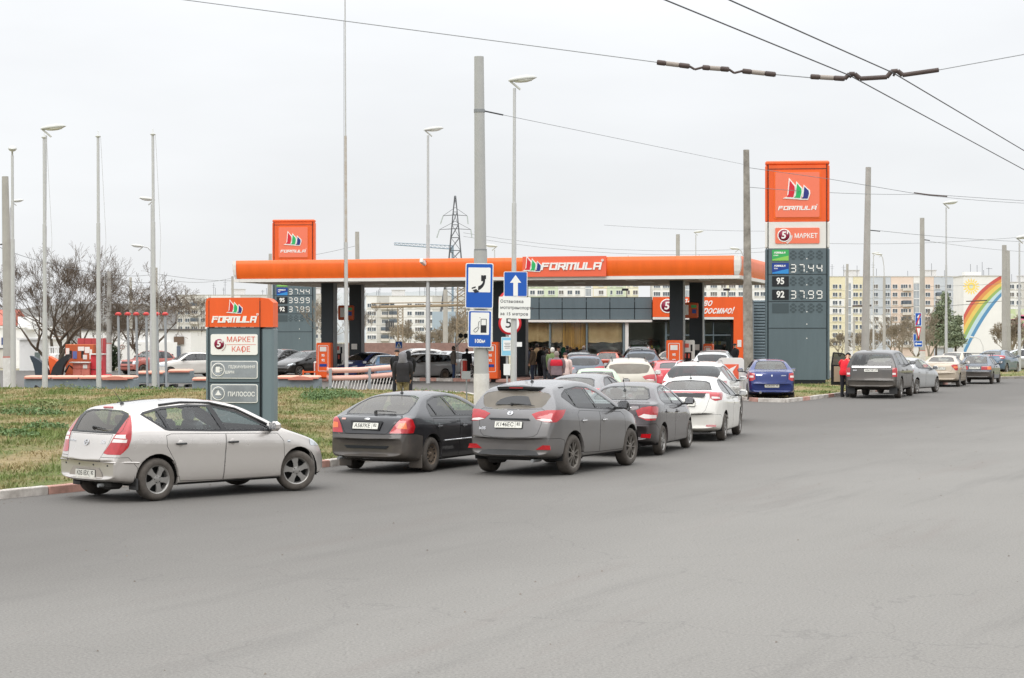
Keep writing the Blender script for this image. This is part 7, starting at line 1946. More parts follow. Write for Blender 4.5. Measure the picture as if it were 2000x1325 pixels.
wire('pole_stay', 'dark stay on the left edge pole', [P(0, 478, 84), P(20, 476, 84)], .03, M_BLK, cat='stay')
wire('pole_stay', 'dark stay high on the right hand pole with signs', [P(1803, 468, 140), P(1816, 470, 140)], .03, M_BLK, cat='stay')
# ---- lattice mast and crane
def lattice(label):
	d = 420; s_ = d / F; t = thing('transmission_tower', label, 'lattice tower', (GX(889, d), d, gz(0, d))); m = mat('lattice_steel', rgb(92, 94, 98), .7)
	z0 = gz(0, d); H = topz_(383, d) - z0; lv = [0, .16, .30, .42, .52, .58, .66, .74, .82, .90, 1.0]
	def hw(f): return (4.6 * (1 - f / .6) + 1.3 * f / .6) if f < .6 else 1.3 * (1 - (f - .6) / .42) + .06
	legs = MB()
	cs = ((-1, -1), (1, -1), (1, 1), (-1, 1))
	for a, c in cs: legs.tube([(a * hw(f), c * hw(f), H * f) for f in lv], [.16 - .06 * f for f in lv], m, 4, smooth=False)
	legs.build('leg_frame', t)
	br = MB()
	for f, g in zip(lv[:-1], lv[1:]):
		for k in range(4):
			(a, c), (e, h_) = cs[k], cs[(k + 1) % 4]
			br.tube([(a * hw(f), c * hw(f), H * f), (e * hw(g), h_ * hw(g), H * g)], .06, m, 3, False, False); br.tube([(e * hw(f), h_ * hw(f), H * f), (a * hw(g), c * hw(g), H * g)], .06, m, 3, False, False)
			br.tube([(a * hw(g), c * hw(g), H * g), (e * hw(g), h_ * hw(g), H * g)], .05, m, 3, False, False)
	br.build('cross_bracing', t)
	for zf, L_ in ((.58, 3.4), (.66, 2.6)):
		for s2 in (-1, 1):
			b = MB(); z = topz_(447, d) - z0 if zf < .6 else topz_(420, d) - z0
			b.tube([(0, -.5, z), (s2 * L_, 0, z - .2), (0, .5, z)], .06, m, 3, False, False); b.tube([(0, 0, z + 1.6), (s2 * L_, 0, z - .2)], .05, m, 3, False, False); b.build('cross_arm', t)
			b = MB(); b.tube([(s2 * L_, 0, z - .2), (s2 * (L_ + .4) - .2, 0, z - 2)], .14, mat('pale_insulator', rgb(176, 184, 182), .5), 6); b.build('insulator_string', t)
lattice('tall steel lattice tower left of the thick pole')
d = 520; t = thing('tower_crane', 'blue grey crane jib reaching left from behind the lattice tower', 'crane', (GX(884, d), d, gz(0, d))); m = mat('crane_blue', rgb(128, 146, 160), .6); z0 = gz(0, d)
xl = GX(770, d) - GX(884, d); za, zc = topz_(477, d) - z0, topz_(487, d) - z0
b = MB(); n = 14
pu = [(xl + (0 - xl) * k / n, topz_(474.5, d) - z0 + (topz_(480, d) - topz_(474.5, d)) * k / n) for k in range(n + 1)]; pd = [(xl + (0 - xl) * k / n, topz_(478.5, d) - z0 + (topz_(487, d) - topz_(478.5, d)) * k / n) for k in range(n + 1)]
b.tube([(x, 0, z) for x, z in pu], .09, m, 4); b.tube([(x, 0, z) for x, z in pd], .13, m, 4)
for k in range(n): b.tube([(pu[k][0], 0, pu[k][1]), (pd[k + 1][0], 0, pd[k + 1][1])], .05, m, 3, False, False); b.tube([(pu[k][0], 0, pu[k][1]), (pd[k][0], 0, pd[k][1])], .05, m, 3, False, False)
b.build('jib', t); b = MB(); b.box((-.3, 0, topz_(488, d) - z0), (1.2, 1.2, 1.6), m, bev=.2); b.build('cab', t); b = MB(); b.tube([(0, 0, 0), (0, 0, topz_(480, d) - z0)], .3, m, 4); b.build('tower_mast', t)
# pipe gantry under the canopy
d = 190; t = thing('pipe_gantry', 'rusty pipe gantry over the road seen under the canopy', 'gantry', (GX(782, d), d, 0)); m = mat('rusty_lattice', rgb(150, 134, 112), .9, var=.2, vscale=3)
b = MB(); z1 = topz_(600, d)
for s_ in (-.25, .25): b.tube([(s_, 0, 0), (s_, 0, z1)], .05, m, 4)
for k in range(16): b.tube([(-.25, 0, z1 * k / 16), (.25, 0, z1 * (k + 1) / 16)], .03, m, 3); b.tube([(.25, 0, z1 * k / 16), (-.25, 0, z1 * (k + 1) / 16)], .03, m, 3)
b.build('lattice_post', t)
b = MB(); b.tube([(GX(725, d) - GX(782, d), 0, z1), (GX(915, d) - GX(782, d), 0, z1 + .2)], .13, m, 8); b.tube([(GX(725, d) - GX(782, d), 0, z1 + .35), (GX(915, d) - GX(782, d), 0, z1 + .5)], .06, m, 6); b.build('pipe', t)
t = thing('lattice_post', 'tall rusty lattice post at the left of the telephone sign', 'lattice tower', (GX(901, d), d, 0))
b = MB(); z1 = topz_(560, d)
for a, c in ((-.5, -.5), (.5, -.5), (.5, .5), (-.5, .5)): b.tube([(a, c, 0), (a * .7, c * .7, z1)], .05, m, 4)
for k in range(12):
	for y in (-.5, .5): b.tube([(-.48, y, z1 * k / 12), (.45, y, z1 * (k + 1) / 12)], .03, m, 3); b.tube([(.48, y, z1 * k / 12), (-.45, y, z1 * (k + 1) / 12)], .03, m, 3)
b.build('lattice', t)
d = 300; t = thing('corrugated_tower', 'blue grey corrugated block under the canopy', 'building', (GX(868, d), d, gz(0, d))); b = MB(); zt_ = topz_(609, d) - gz(0, d)
for k in range(16): b.box((GX(846 + 3 * k, d) - GX(868, d), .04 * (k % 2), zt_ / 2), (3 * d / F, .3, zt_), mat('corrugated_blue', rgb(164, 178, 188), .6))
b.box((0, 2, zt_ / 2 - .05), (3.8, 3.6, zt_ - .1), mat('corrugated_blue')); o = b.build('corrugated_wall', t)
t = thing('washing_line', 'row of dark laundry hung before the grey block', 'laundry', (GX(761, 400), 400, CH)); b = MB()
for k in range(5): b.box((-.7 + k * .36, 0, CH + .2 - 1.4), (.3, .08, 2.2), mat('dark_cloth', rgb(66, 66, 68), .9), bev=.03)
b.build('cloth', t); b = MB(); b.box((.5, .3, 4.5), (.08, .08, 2.8), M_BLK); b.box((-.5, .3, 4.5), (.08, .08, 2.8), M_BLK); b.build('bracket', t)
# ---- barrier blocks with faded pink lids
M_PK = mat('faded_pink_lid', rgb(226, 178, 156), .7, var=.1, vscale=2); M_PKD = mat('pink_edge', rgb(206, 132, 112), .75, var=.1, vscale=2); M_BGR = mat('blue_grey_block', rgb(128, 138, 142), .8, var=.12, vscale=1.5)
def barrier(label, px0, px1, ytop, d, h, nlid=2, feet=False, open_=False, depth=1.1, round_=False):
	X0, X1 = GX(px0, d), GX(px1, d); w = X1 - X0; t = thing('barrier_block', label, 'barrier', ((X0 + X1) / 2, d, 0)); z0 = .12 if feet else .0
	b = MB(); b.box((0, depth / 2, (z0 + h - .12) / 2 + z0 / 2), (w, depth, h - .12 - z0), M_BGR, bev=.03); b.build('grey_body', t)
	for k in range(nlid):
		a = -w / 2 + w * k / nlid; c = -w / 2 + w * (k + 1) / nlid
		b = MB(); b.box(((a + c) / 2, depth / 2 - .02, h - .05), (c - a - .03, depth + .16, .13), M_PK, bev=.06); b.box(((a + c) / 2, -.105, h - .08), (c - a - .05, .02, .07), M_PKD); b.build('lid', t)
	if feet:
		for q in (-.38, -.3, .3, .38): b = MB(); b.box((w * q, depth / 2, .06), (.18, depth * .9, .12), M_BLK); b.build('foot', t)
	if round_:
		b = MB(); n = 10; r = .55; pl = [(r * math.cos(math.pi * k / n), .16 * math.sin(math.pi * k / n)) for k in range(n + 1)]
		b.prism(pl, .05, at(w / 2 - .8, -.14, h - .16), M_PKD); b.build('rounded_end', t)
	return t
barrier('long low grey barrier with a pink lid behind the two left flagpoles', 47, 262, 735, 84, .62, 4, round_=True)
barrier('raised grey block with pink lid at the foot of the third flagpole', 328, 372, 724, 89, .80, 1, feet=True)
barrier('grey trough block with pink lid among the red headed posts', 266, 320, 727, 89, .72, 1, feet=True)
barrier('low grey barrier with pink lid right of the services sign', 540, 624, 736, 84, .62, 2, round_=True)
barrier('pink lidded barrier at the left of the services sign', 375, 420, 738, 86, .5, 1)
# vacuum posts
for lb, px in (('first red headed grey post from the left', 231), ('second red headed grey post from the left', 249.5), ('third red headed grey post, left of the trough', 266), ('fourth red headed grey post, left of the third flagpole', 285.5), ('fifth red headed post, half hidden by the third flagpole', 307), ('last red headed grey post at the right of the row', 322.5)):
	d = 86.5; t = thing('service_post', lb, 'post', (GX(px, d), d, 0)); zt_ = topz_(616, d)
	b = MB(); b.tube([(0.06, 0, -.05), (0, 0, zt_)], .055, mat('grey_post', rgb(150, 154, 156), .6), 8); b.build('post_shaft', t)
	b = MB(); b.box((0, 0, zt_ + .06), (.22, .2, .15), mat('red_head', rgb(204, 72, 68), .5), bev=.05); b.box((0.0, 0, zt_ + .05), (.26, .12, .08), mat('red_head')); b.build('head', t); b = MB(); b.box((0, 0, zt_ - .04), (.09, .09, .1), M_BLK); b.build('collar', t)
# pink pipes
t = thing('pipe_barrier', 'pair of faded pink pipes on grey posts before the parked blue cars', 'barrier', (GX(640, 82), 82, .05)); m = mat('pink_pipe', rgb(232, 184, 168), .6, var=.08, vscale=2)
for z in (CH - (724 - HZ) * 82 / F - .05, CH - (739 - HZ) * 82 / F - .05):
	b = MB(); b.tube([(0, 0, z), (GX(700, 82) - GX(640, 82), 0, z + .02), (GX(775, 84) - GX(640, 82), 2.0, z + .12)], .11, m, 12); b.build('pipe', t); b = MB(); b.tube([(-.03, 0, z), (0, 0, z)], [.15, .15], mat('pipe_end', rgb(214, 140, 122), .6), 12); b.build('pipe_end', t)
for px, yy in ((646, -.1), (720, .5)):
	b = MB(); b.box((GX(px, 82) - GX(640, 82), yy - .1, .42), (.13, .07, 1.05), mat('grey_post')); b.build('post', t)
t = thing('fence_panel', 'leaning white slatted panel under the pink pipes', 'fence', (GX(722, 84), 84.5, 0))
for k in range(26):
	b = MB(); b.tube([(-1.75 + k * .135 - .06, -.25, .02 if k > 0 else .02), (-1.75 + k * .135 + .08, .0, .62)], .016, M_WHT, 4); b.build('slat', t)
b = MB(); b.box((0, 0, .60), (3.5, .03, .05), M_WHT); b.build('rail', t)
# bollards
for lb, px, d, h in (('red and white bollard left of the first orange fuel totem', 619, 100, .95), ('red bollard beside the man with the hand truck', 906, 101, 1.05), ('dark bollard right of the middle orange fuel totem', 972, 99, .7)):
	t = thing('bollard', lb, 'bollard', (GX(px, d), d, 0)); b = MB(); m_ = M_BLK if 'dark' in lb else mat('bollard_red', rgb(190, 60, 48), .6)
	b.tube([(0, 0, 0), (0, 0, h)], .17 if 'dark' not in lb else .08, m_, 12); b.build('post', t)
	if 'dark' not in lb: b = MB(); b.tube([(0, 0, h), (0, 0, h + .08)], [.18, .12], M_WHT, 12); b.box((-.1, -.15, h * .5), (.06, .06, h), M_WHT); b.build('white_cap', t)
for lb, px, d in (('orange rail hoop left of the first fuel totem', 606, 99), ('orange rail hoop beside the middle fuel totem', 963, 98)):
	t = thing('rail_hoop', lb, 'rail', (GX(px, d), d, 0)); b = MB()
	for z in (.25, .5): b.box((0, 0, z), (.8, .08, .08), M_OR2)
	for s_ in (-.36, .36): b.box((s_, 0, .3), (.07, .07, .6), M_OR2)
	b.build('hoop', t)
# ---- left kiosk group
d = 93
def Lx(px): return GX(px, d)
def slab(name, label, pl, y, th, m, cat, bevel=False):
	t = thing(name, label, cat, (Lx(pl[0][0]), d + y, 0)); ox = Lx(pl[0][0])
	b = MB(); b.prism([(GX(x, d) - ox, topz_(yy, d)) for x, yy in pl], th, at(0, 0, 0), m); b.build('curved_shell', t); return t
M_FIN = mat('dark_navy_shell', rgb(46, 58, 68), .6, var=.12, vscale=3); M_FIN2 = mat('black_shell', rgb(36, 38, 40), .7, var=.2, vscale=4); M_HULL = mat('orange_shell', rgb(232, 96, 40), .6, var=.08, vscale=2)
slab('curved_fin', 'dark blue curved shell left of the orange shell', [(63, 695), (70, 697), (80, 703), (90, 712), (97, 724), (100, 734), (74, 734), (72, 722), (69, 710), (65, 702)], 0, .5, M_FIN, 'play shell')
slab('curved_fin', 'black curved shell leaning right against the pink boxes', [(105, 734), (110, 718), (118, 706), (128, 698), (138, 692), (143, 692), (142, 698), (136, 706), (130, 716), (126, 734)], -.3, .45, M_FIN2, 'play shell')
slab('boat_hull', 'orange shell between the two dark curved shells', [(96, 696), (104, 700), (116, 708), (110, 716), (104, 734), (100, 734), (98, 716)], .5, .7, M_HULL, 'play shell')
t = thing('ticket_cabinet', 'brown orange cabinet with white notices behind the pink boxes', 'cabinet', (Lx(147), d + .9, 0)); m = mat('brown_orange', rgb(178, 88, 48), .7, var=.08, vscale=2); zt_ = topz_(673, d)
b = MB(); b.box((0, .35, zt_ / 2), (Lx(175) - Lx(119), .7, zt_), m, bev=.03); b.build('housing', t)
for x, z, w_, h_, mm in ((-.57, 1.6, .17, .3, M_WHT), (.08, 1.72, .3, .2, M_WHT), (.38, 1.66, .24, .3, M_WHT), (.55, 1.45, .12, .48, M_WHT), (-.22, 1.42, .2, .36, mat('blue_poster', rgb(90, 104, 160), .5)), (.27, 1.32, .2, .22, M_WHT)):
	b = MB(); b.box((x, -.012, z), (w_, .02, h_), mm); b.build('notice', t)
for x in (-.42, .15): b = MB(); b.box((x, -.01, 1.45), (.12, .018, .36), M_BLK); b.build('slot', t)
t = thing('stacked_boxes', 'stack of dusty pink boxes with a dark grid of joints', 'box stack', (Lx(160), d - .2, 0)); m = mat('dusty_pink_box', rgb(206, 118, 102), .75, var=.08, vscale=2)
for i in range(3):
	for j in range(2):
		b = MB(); b.box((-.2 + j * .4 + (.0 if i else .02), .3, .2 + i * .31 + .1), (.385, .6, .295), m, bev=.012); b.build('box', t)
b = MB(); b.box((.2, -.012, .88), (.2, .015, .18), M_WHT); b.build('notice', t); b = MB(); b.box((-.05, .1, 1.08), (.95, .5, .05), M_WHT); b.build('shelf_top', t)
b = MB(); b.box((-.02, .3, .08), (.9, .62, .16), m); b.build('plinth', t)
t = thing('red_partition', 'tall dull red panel standing behind the brown cabinet', 'panel', (Lx(162), d + 2, 0)); b = MB(); w_ = GX(189, d + 2) - GX(135, d + 2); zt_ = topz_(661, d + 2)
for k in range(4): b.box((-w_ / 2 + w_ * (k + .5) / 4, 0, zt_ / 2), (w_ / 4 - .012, .3, zt_), mat('dull_red', rgb(178, 70, 72), .7, var=.1, vscale=2))
b.build('panel_board', t)
t = thing('red_cabinet', 'bright red cabinet right of the pink boxes', 'cabinet', (Lx(188), d, 0)); b = MB(); b.box((0, .4, .72), (Lx(200) - Lx(177), .7, 1.44), mat('bright_red', rgb(200, 50, 60), .6, var=.08, vscale=2), bev=.03); b.build('housing', t); b = MB(); b.box((0, .03, .74), (.55, .02, .02), M_JOINT); b.build('joint', t); b = MB(); b.box((.46, .3, .25), (.35, .6, .5), mat('bright_red'), bev=.04); b.build('step', t); b = MB(); b.box((0, .35, 1.47), (.66, .8, .05), M_WHT); b.build('top_shelf', t)
t = thing('red_barrel', 'dark red barrel between the black shell and the pink boxes', 'barrel', (Lx(136), d - .1, 0)); b = MB(); b.lathe([(.001, 0), (.19, 0), (.2, .05), (.185, .25), (.2, .45), (.19, .5), (.001, .5)], mat('dark_red', rgb(150, 34, 36), .5), 16); b.build('drum', t); b = MB(); b.box((0, -.2, .3), (.2, .02, .14), M_WHT); b.build('label_plate', t); b = MB(); b.tube([(-.2, 0, .6), (.0, 0, .95), (.2, .1, .75)], .05, M_BLK, 6); b.build('pump_arm', t)
b = MB(); b.tube([(0, 0, 0), (0, 0, .45)], [.07, .05], M_WHT, 10); o = b.build('white_canister', None, (Lx(127), d - .35, 0)); tag(o, 'small white canister beside the red barrel', 'canister')
t = thing('floodlight', 'small black floodlight lying in the grass by the first flagpole', 'floodlight', (GX(72, 77), 77, ground_z(72, 77))); b = MB(); b.box((0, 0, .12), (.2, .14, .17), M_BLK, ry=.6, bev=.02); b.build('lamp_body', t)
# fence beyond right kerb
# ---------------------------------------------------------------- people
def skin(name, V, E, Rr, m, root_i=0, parent=None, sub=1, mats=None, pick=None):
	me = bpy.data.meshes.new(name); me.from_pydata([tuple(v) for v in V], E, []); me.update()
	o = bpy.data.objects.new(name, me); COL.objects.link(o)
	md = o.modifiers.new('skin', 'SKIN'); md.use_smooth_shade = True
	sv = me.skin_vertices[0].data if me.skin_vertices else None
	if sv is None: return None
	for i, r in enumerate(Rr):
		sv[i].radius = r if isinstance(r, tuple) else (r, r); sv[i].use_root = (i == root_i)
	s2 = o.modifiers.new('sub', 'SUBSURF'); s2.levels = sub; s2.render_levels = sub
	dg = bpy.context.evaluated_depsgraph_get(); dg.update()
	me2 = bpy.data.meshes.new_from_object(o.evaluated_get(dg)); bpy.data.objects.remove(o); bpy.data.meshes.remove(me)
	me2.name = name; me2.materials.clear(); me2.materials.append(m)
	me2.polygons.foreach_set('use_smooth', [True] * len(me2.polygons))
	return link(name, me2, parent)
M_SKINP = mat('skin', rgb(206, 160, 134), .6); M_SHOE = mat('dark_shoe', rgb(34, 32, 32), .6)
def cloth(name, c=(.1,.1,.1), var=.2, c2=None, vs=6): return mat('cloth_' + name, c, .9, var=0 if c2 else var, vscale=vs, color2=c2, bump=.4, bscale=9)
def person(label, px, d, h=1.74, face=0.0, z=None, jacket=None, trousers=None, hair=None, pose='stand', hood=False, cap=None, long=False, wide=1.0, vest=None, bag=None):
	"""face: direction the person looks, radians from +y (away from the camera) towards +x"""
	zz_ = (ground_z(px, d) if z is None else z)
	t = thing('person', label, 'person', (GX(px, d), d, zz_), -face); k = h / 1.75
	lean = {'stand': 0, 'bend': .55, 'slump': .1}[pose]
	def L_(x, y, z): # lean the upper body forward about the hips
		if z > .95: a = lean; y, z = y + math.sin(a) * (z - .95), .95 + math.cos(a) * (z - .95) if a else z
		return Vector((x * k, y * k, z * k))
	sw = .20 * wide
	arm = {'stand': [(-.23, .02, 1.16), (-.22, .10, .93)], 'bend': [(-.26, .25, 1.2), (-.2, .5, 1.15)], 'slump': [(-.24, .08, 1.16), (-.14, .22, 1.05)]}[pose]
	J = [(0, 0, .95), (0, -.01, 1.12), (0, -.01, 1.30), (0, -.01, 1.43), (0, .0, 1.50), (0, .015, 1.57), (0, .02, 1.64), (0, .01, 1.71)]
	Rb = [.11, .10, .105, .06, .05, (.062, .07), (.078, .09), (.062, .075)]
	E = [(i, i + 1) for i in range(7)]
	for s_ in (1, -1):
		o = len(J); J += [(s_ * .095, 0, .90), (s_ * .10, .02, .50), (s_ * .105, -.02, .09), (s_ * .11, .12, .04)]; Rb += [.095, .062, .042, .035]; E += [(0, o), (o, o + 1), (o + 1, o + 2), (o + 2, o + 3)]
		o = len(J); J += [(s_ * .18, -.01, 1.40), (-s_ * arm[0][0] * 1.0, arm[0][1], arm[0][2]), (-s_ * arm[1][0], arm[1][1], arm[1][2])]; Rb += [.058, .042, .03]; E += [(3, o), (o, o + 1), (o + 1, o + 2)]
		hx, hy, hz = -s_ * arm[1][0], arm[1][1], arm[1][2]
		o2 = len(J); J += [(hx, hy + .02, hz - .09)]; Rb += [(.022, .034)]; E += [(o + 2, o2)]
	V = [L_(*p) for p in J]; body = skin('body', V, E, [((r[0] * k, r[1] * k) if isinstance(r, tuple) else r * k) for r in Rb], M_SKINP, 0, t)
	f = MB()
	for s_ in (1, -1):
		hx, hy, hz = -s_ * arm[1][0], arm[1][1] + .02, arm[1][2] - .09
		for q in range(4):
			a = L_(hx, hy - .03 + q * .02, hz); f.tube([a, a + Vector((-s_ * .008, .008, -.04)), a + Vector((-s_ * .02, .012, -.075 + .008 * abs(q - 1.4)))], [.010, .009, .006], M_SKINP, 5)
		a = L_(hx, hy + .02, hz + .03); f.tube([a, a + Vector((-s_ * .02, .04, -.02)), a + Vector((-s_ * .025, .05, -.05))], [.011, .009, .007], M_SKINP, 5)
	hd = L_(0, .02, 1.64)
	up = (L_(0, 0, 1.7) - L_(0, 0, 1.5)).normalized(); fw = Vector((0, math.cos(lean), -math.sin(lean)))
	f.tube([hd + fw * .085 * k + up * .02, hd + fw * .115 * k - up * .02, hd + fw * .09 * k - up * .03], [.012, .016, .01], M_SKINP, 6)
	for s_ in (1, -1): f.tube([hd + Vector((s_ * .078 * k, 0, 0)) + up * .03, hd + Vector((s_ * .09 * k, -.005, 0)) - up * .03], [.018, .014], M_SKINP, 6); f.tube([hd + fw * .082 * k + Vector((s_ * .03, 0, 0)) + up * .02, hd + fw * .09 * k + Vector((s_ * .032, 0, 0)) + up * .02], [.011, .004], M_BLK, 6)
	f.tube([hd + fw * .082 * k - up * .055 + Vector((-.025, 0, 0)), hd + fw * .09 * k - up * .056, hd + fw * .082 * k - up * .055 + Vector((.025, 0, 0))], .006, mat('lips', rgb(160, 90, 84), .6), 5)
	fo = f.build('face_and_fingers', body)
	# clothes
	def loft(name, secs, m, par=t, sl=None):
		b = MB(); n = 16; vs = []
		for x, y, z, rx, ry in secs:
			for j in range(n):
				a = 2 * math.pi * j / n; q = 1 + .035 * math.sin(a * 5 + z * 23); vs.append(L_(x + rx * wide * q * math.copysign(abs(math.cos(a)) ** .85, math.cos(a)), y + ry * wide * q * math.sin(a), z))
		b.add(vs, [(i * n + j, i * n + (j + 1) % n, (i + 1) * n + (j + 1) % n, (i + 1) * n + j) for i in range(len(secs) - 1) for j in range(n)], m, True)
		b.add(vs[-n:], [tuple(range(n))], m)
		if sl:
			for s_ in (1, -1):
				ax, ay, az = -s_ * arm[0][0] * wide, arm[0][1], arm[0][2]; hx, hy, hz = -s_ * arm[1][0] * wide, arm[1][1], arm[1][2]
				b.tube([L_(s_ * .13 * wide, -.01, 1.43), L_(s_ * .185 * wide, -.01, 1.41), L_(s_ * .215 * wide, -.01, 1.34), L_(ax, ay, az), L_((ax + hx) / 2, (ay + hy) / 2 + .01, (az + hz) / 2), L_(hx, hy, hz - .02)], [.055 * wide, .072 * wide, .070 * wide, .060 * wide, .052, .045], m, 10)
		return b.build(name, par)
	tr = loft('trousers', [(0, 0, .80, .150, .105), (0, 0, .86, .165, .118), (0, 0, .98, .165, .12), (0, 0, 1.02, .15, .11)], trousers)
	b = MB()
	for s_ in (1, -1): b.tube([(s_ * .085 * k, 0, .92 * k), (s_ * .095 * k, 0, .80 * k), (s_ * .10 * k, .02, .50 * k), (s_ * .105 * k, .0, .30 * k), (s_ * .105 * k, -.01, .07 * k)], [.088 * wide, .092 * wide, .072 * wide, .066, .066], trousers, 10)
	b.build('trouser_legs', tr)
	zh = .50 if long else .83
	jk = loft('jacket', [(0, 0, zh, .185, .13), (0, 0, zh + .03, .192, .137), (0, 0, .95 if not long else .9, .188, .14), (0, 0, 1.06, .180, .132), (0, -.012, 1.22, .198, .142), (0, -.015, 1.34, .205, .138), (0, -.015, 1.415, .185, .115), (0, -.01, 1.455, .125, .092), (0, -.005, 1.49, .08, .078), (0, 0, 1.525, .072, .075)], jacket, sl=True)
	if vest: loft('vest', [(0, -.014, 1.19, .200, .146), (0, -.016, 1.24, .208, .152), (0, -.017, 1.34, .213, .148), (0, -.016, 1.40, .202, .13), (0, -.014, 1.43, .17, .112)], vest)
	for s_ in (1, -1):
		b = MB(); b.box((s_ * .105 * k, .05 * k, .05 * k), (.10 * k, .27 * k, .10 * k), M_SHOE, bev=.03); b.build('shoe', t)
	if hair:
		b = MB(); pr = [(.001, .100), (.045, .094), (.080, .062), (.094, .01), (.094, -.04), (.082, -.085), (.066, -.11)]
		M = Matrix.Translation(hd + up * .02 - fw * .026) @ Matrix.Rotation(-lean, 4, 'X')
		b.lathe([(r * k * 1.0, z * k) for r, z in pr], hair, 14, M); b.build('hair', t)
	if cap:
		b = MB(); M = Matrix.Translation(hd + up * .045) @ Matrix.Rotation(-lean, 4, 'X'); b.lathe([(.001, .085 * k), (.06 * k, .078 * k), (.10 * k, .03 * k), (.104 * k, .0)], cap, 14, M)
		b.box(tuple(hd + up * .045 + fw * .12), (.12, .1, .015), cap); b.build('cap', t)
	if hood: loft('hood', [(0, -.02, 1.42, .15, .115), (0, -.03, 1.48, .125, .12), (0, -.03, 1.55, .105, .125), (0, -.02, 1.63, .108, .128), (0, -.012, 1.70, .095, .115), (0, -.01, 1.745, .06, .08), (0, -.01, 1.765, .02, .03)], hood)
	return t
TJn = cloth('dark_trousers', rgb(36, 36, 42)); TBl = cloth('jeans', rgb(44, 58, 88)); TCam = cloth('camouflage', rgb(150, 134, 92), c2=rgb(46, 44, 32), vs=9)
person('man in a black jacket, grey hood and camouflage trousers, seen from behind', 787, 60, 1.76, 0.05, jacket=cloth('black_jacket', rgb(46, 44, 46)), trousers=TCam, hood=cloth('grey_hood', rgb(122, 120, 122)), wide=1.12)
person('person in black with a black cap left of the hooded man', 775, 72, 1.60, .3, z=.25, jacket=cloth('black_coat', rgb(22, 22, 24)), trousers=TJn, cap=cloth('black_cap', rgb(28, 28, 30)))
cloth('dark_hair', rgb(40, 32, 28)); person('person in a black hooded coat right of the hooded man', 797, 71, 1.58, -.2, z=.25, jacket=cloth('black_coat'), trousers=TJn, hood=cloth('black_coat'), wide=1.1)
person('man in a brown grey jacket and jeans beside the silver car', 886, 101, 1.80, 1.5, jacket=cloth('brown_grey_jacket', rgb(92, 84, 76)), trousers=TBl, hair=cloth('dark_hair'))
person('person in a long black coat by the red bollard', 912, 103, 1.66, .2, jacket=cloth('black_coat'), trousers=TJn, hair=cloth('dark_hair'), long=True)
person('man in a brown jacket turned left beside the canopy column', 1040, 99, 1.80, -1.4, jacket=cloth('brown_jacket', rgb(82, 66, 50)), trousers=cloth('dark_jeans', rgb(34, 40, 56)), hair=cloth('dark_hair'), wide=1.1)
person('man in black right behind the man in the brown jacket', 1056, 104, 1.80, -.9, jacket=cloth('black_coat'), trousers=TJn, cap=cloth('black_cap'))
person('person in dark olive in the shade of the middle column', 1024, 103, 1.74, .8, jacket=cloth('dark_olive', rgb(58, 52, 40)), trousers=TJn, hair=cloth('dark_hair'))
person('white haired person in a green coat', 1079, 82, 1.72, .2, z=.15, jacket=cloth('green_coat', rgb(104, 120, 76)), trousers=TJn, hair=cloth('white_hair', rgb(214, 208, 198)))
person('grey haired person in a grey jacket with a red back', 1087, 73, 1.70, .1, z=.1, jacket=cloth('mauve_grey', rgb(128, 110, 114)), trousers=TJn, hair=cloth('grey_hair', rgb(146, 134, 126)), wide=1.22, vest=cloth('red_back', rgb(194, 34, 52)))
person('person in a pale pink coat and dark beret', 1104, 76, 1.60, .3, z=.1, jacket=cloth('pale_pink_coat', rgb(220, 196, 188)), trousers=TJn, cap=cloth('dark_beret', rgb(64, 40, 44)), wide=1.05)
person('person in black directly left of the white haired person', 1068, 90, 1.72, .4, jacket=cloth('black_coat'), trousers=TJn, hair=cloth('dark_hair'))
person('person with a black hat behind the red backed jacket', 1090, 100, 1.78, 1.0, jacket=cloth('black_coat'), trousers=TJn, cap=cloth('black_cap'))
person('person with a green hood before the shop window', 1101, 103, 1.72, 1.2, jacket=cloth('dark_green', rgb(36, 96, 70)), trousers=TJn, hood=cloth('dark_green'))
person('fair haired person before the shop window', 1114, 106, 1.72, -1.0, jacket=cloth('dark_olive'), trousers=TJn, hair=cloth('fair_hair', rgb(150, 110, 80)))
person('dark haired person farthest right before the shop window', 1126, 107, 1.70, -1.2, jacket=cloth('black_coat'), trousers=TJn, hair=cloth('dark_hair'))
person('man in black with a black cap at the orange portal', 1436, 112, 1.86, -2.2, jacket=cloth('black_coat'), trousers=TJn, cap=cloth('black_cap'))
person('man in a bright red jacket leaning into the open door of the grey off roader', 1650, 75.6, 1.80, .5, z=0.0, jacket=cloth('bright_red', rgb(214, 30, 44)), trousers=TJn, cap=cloth('black_cap'), pose='bend', wide=1.1)
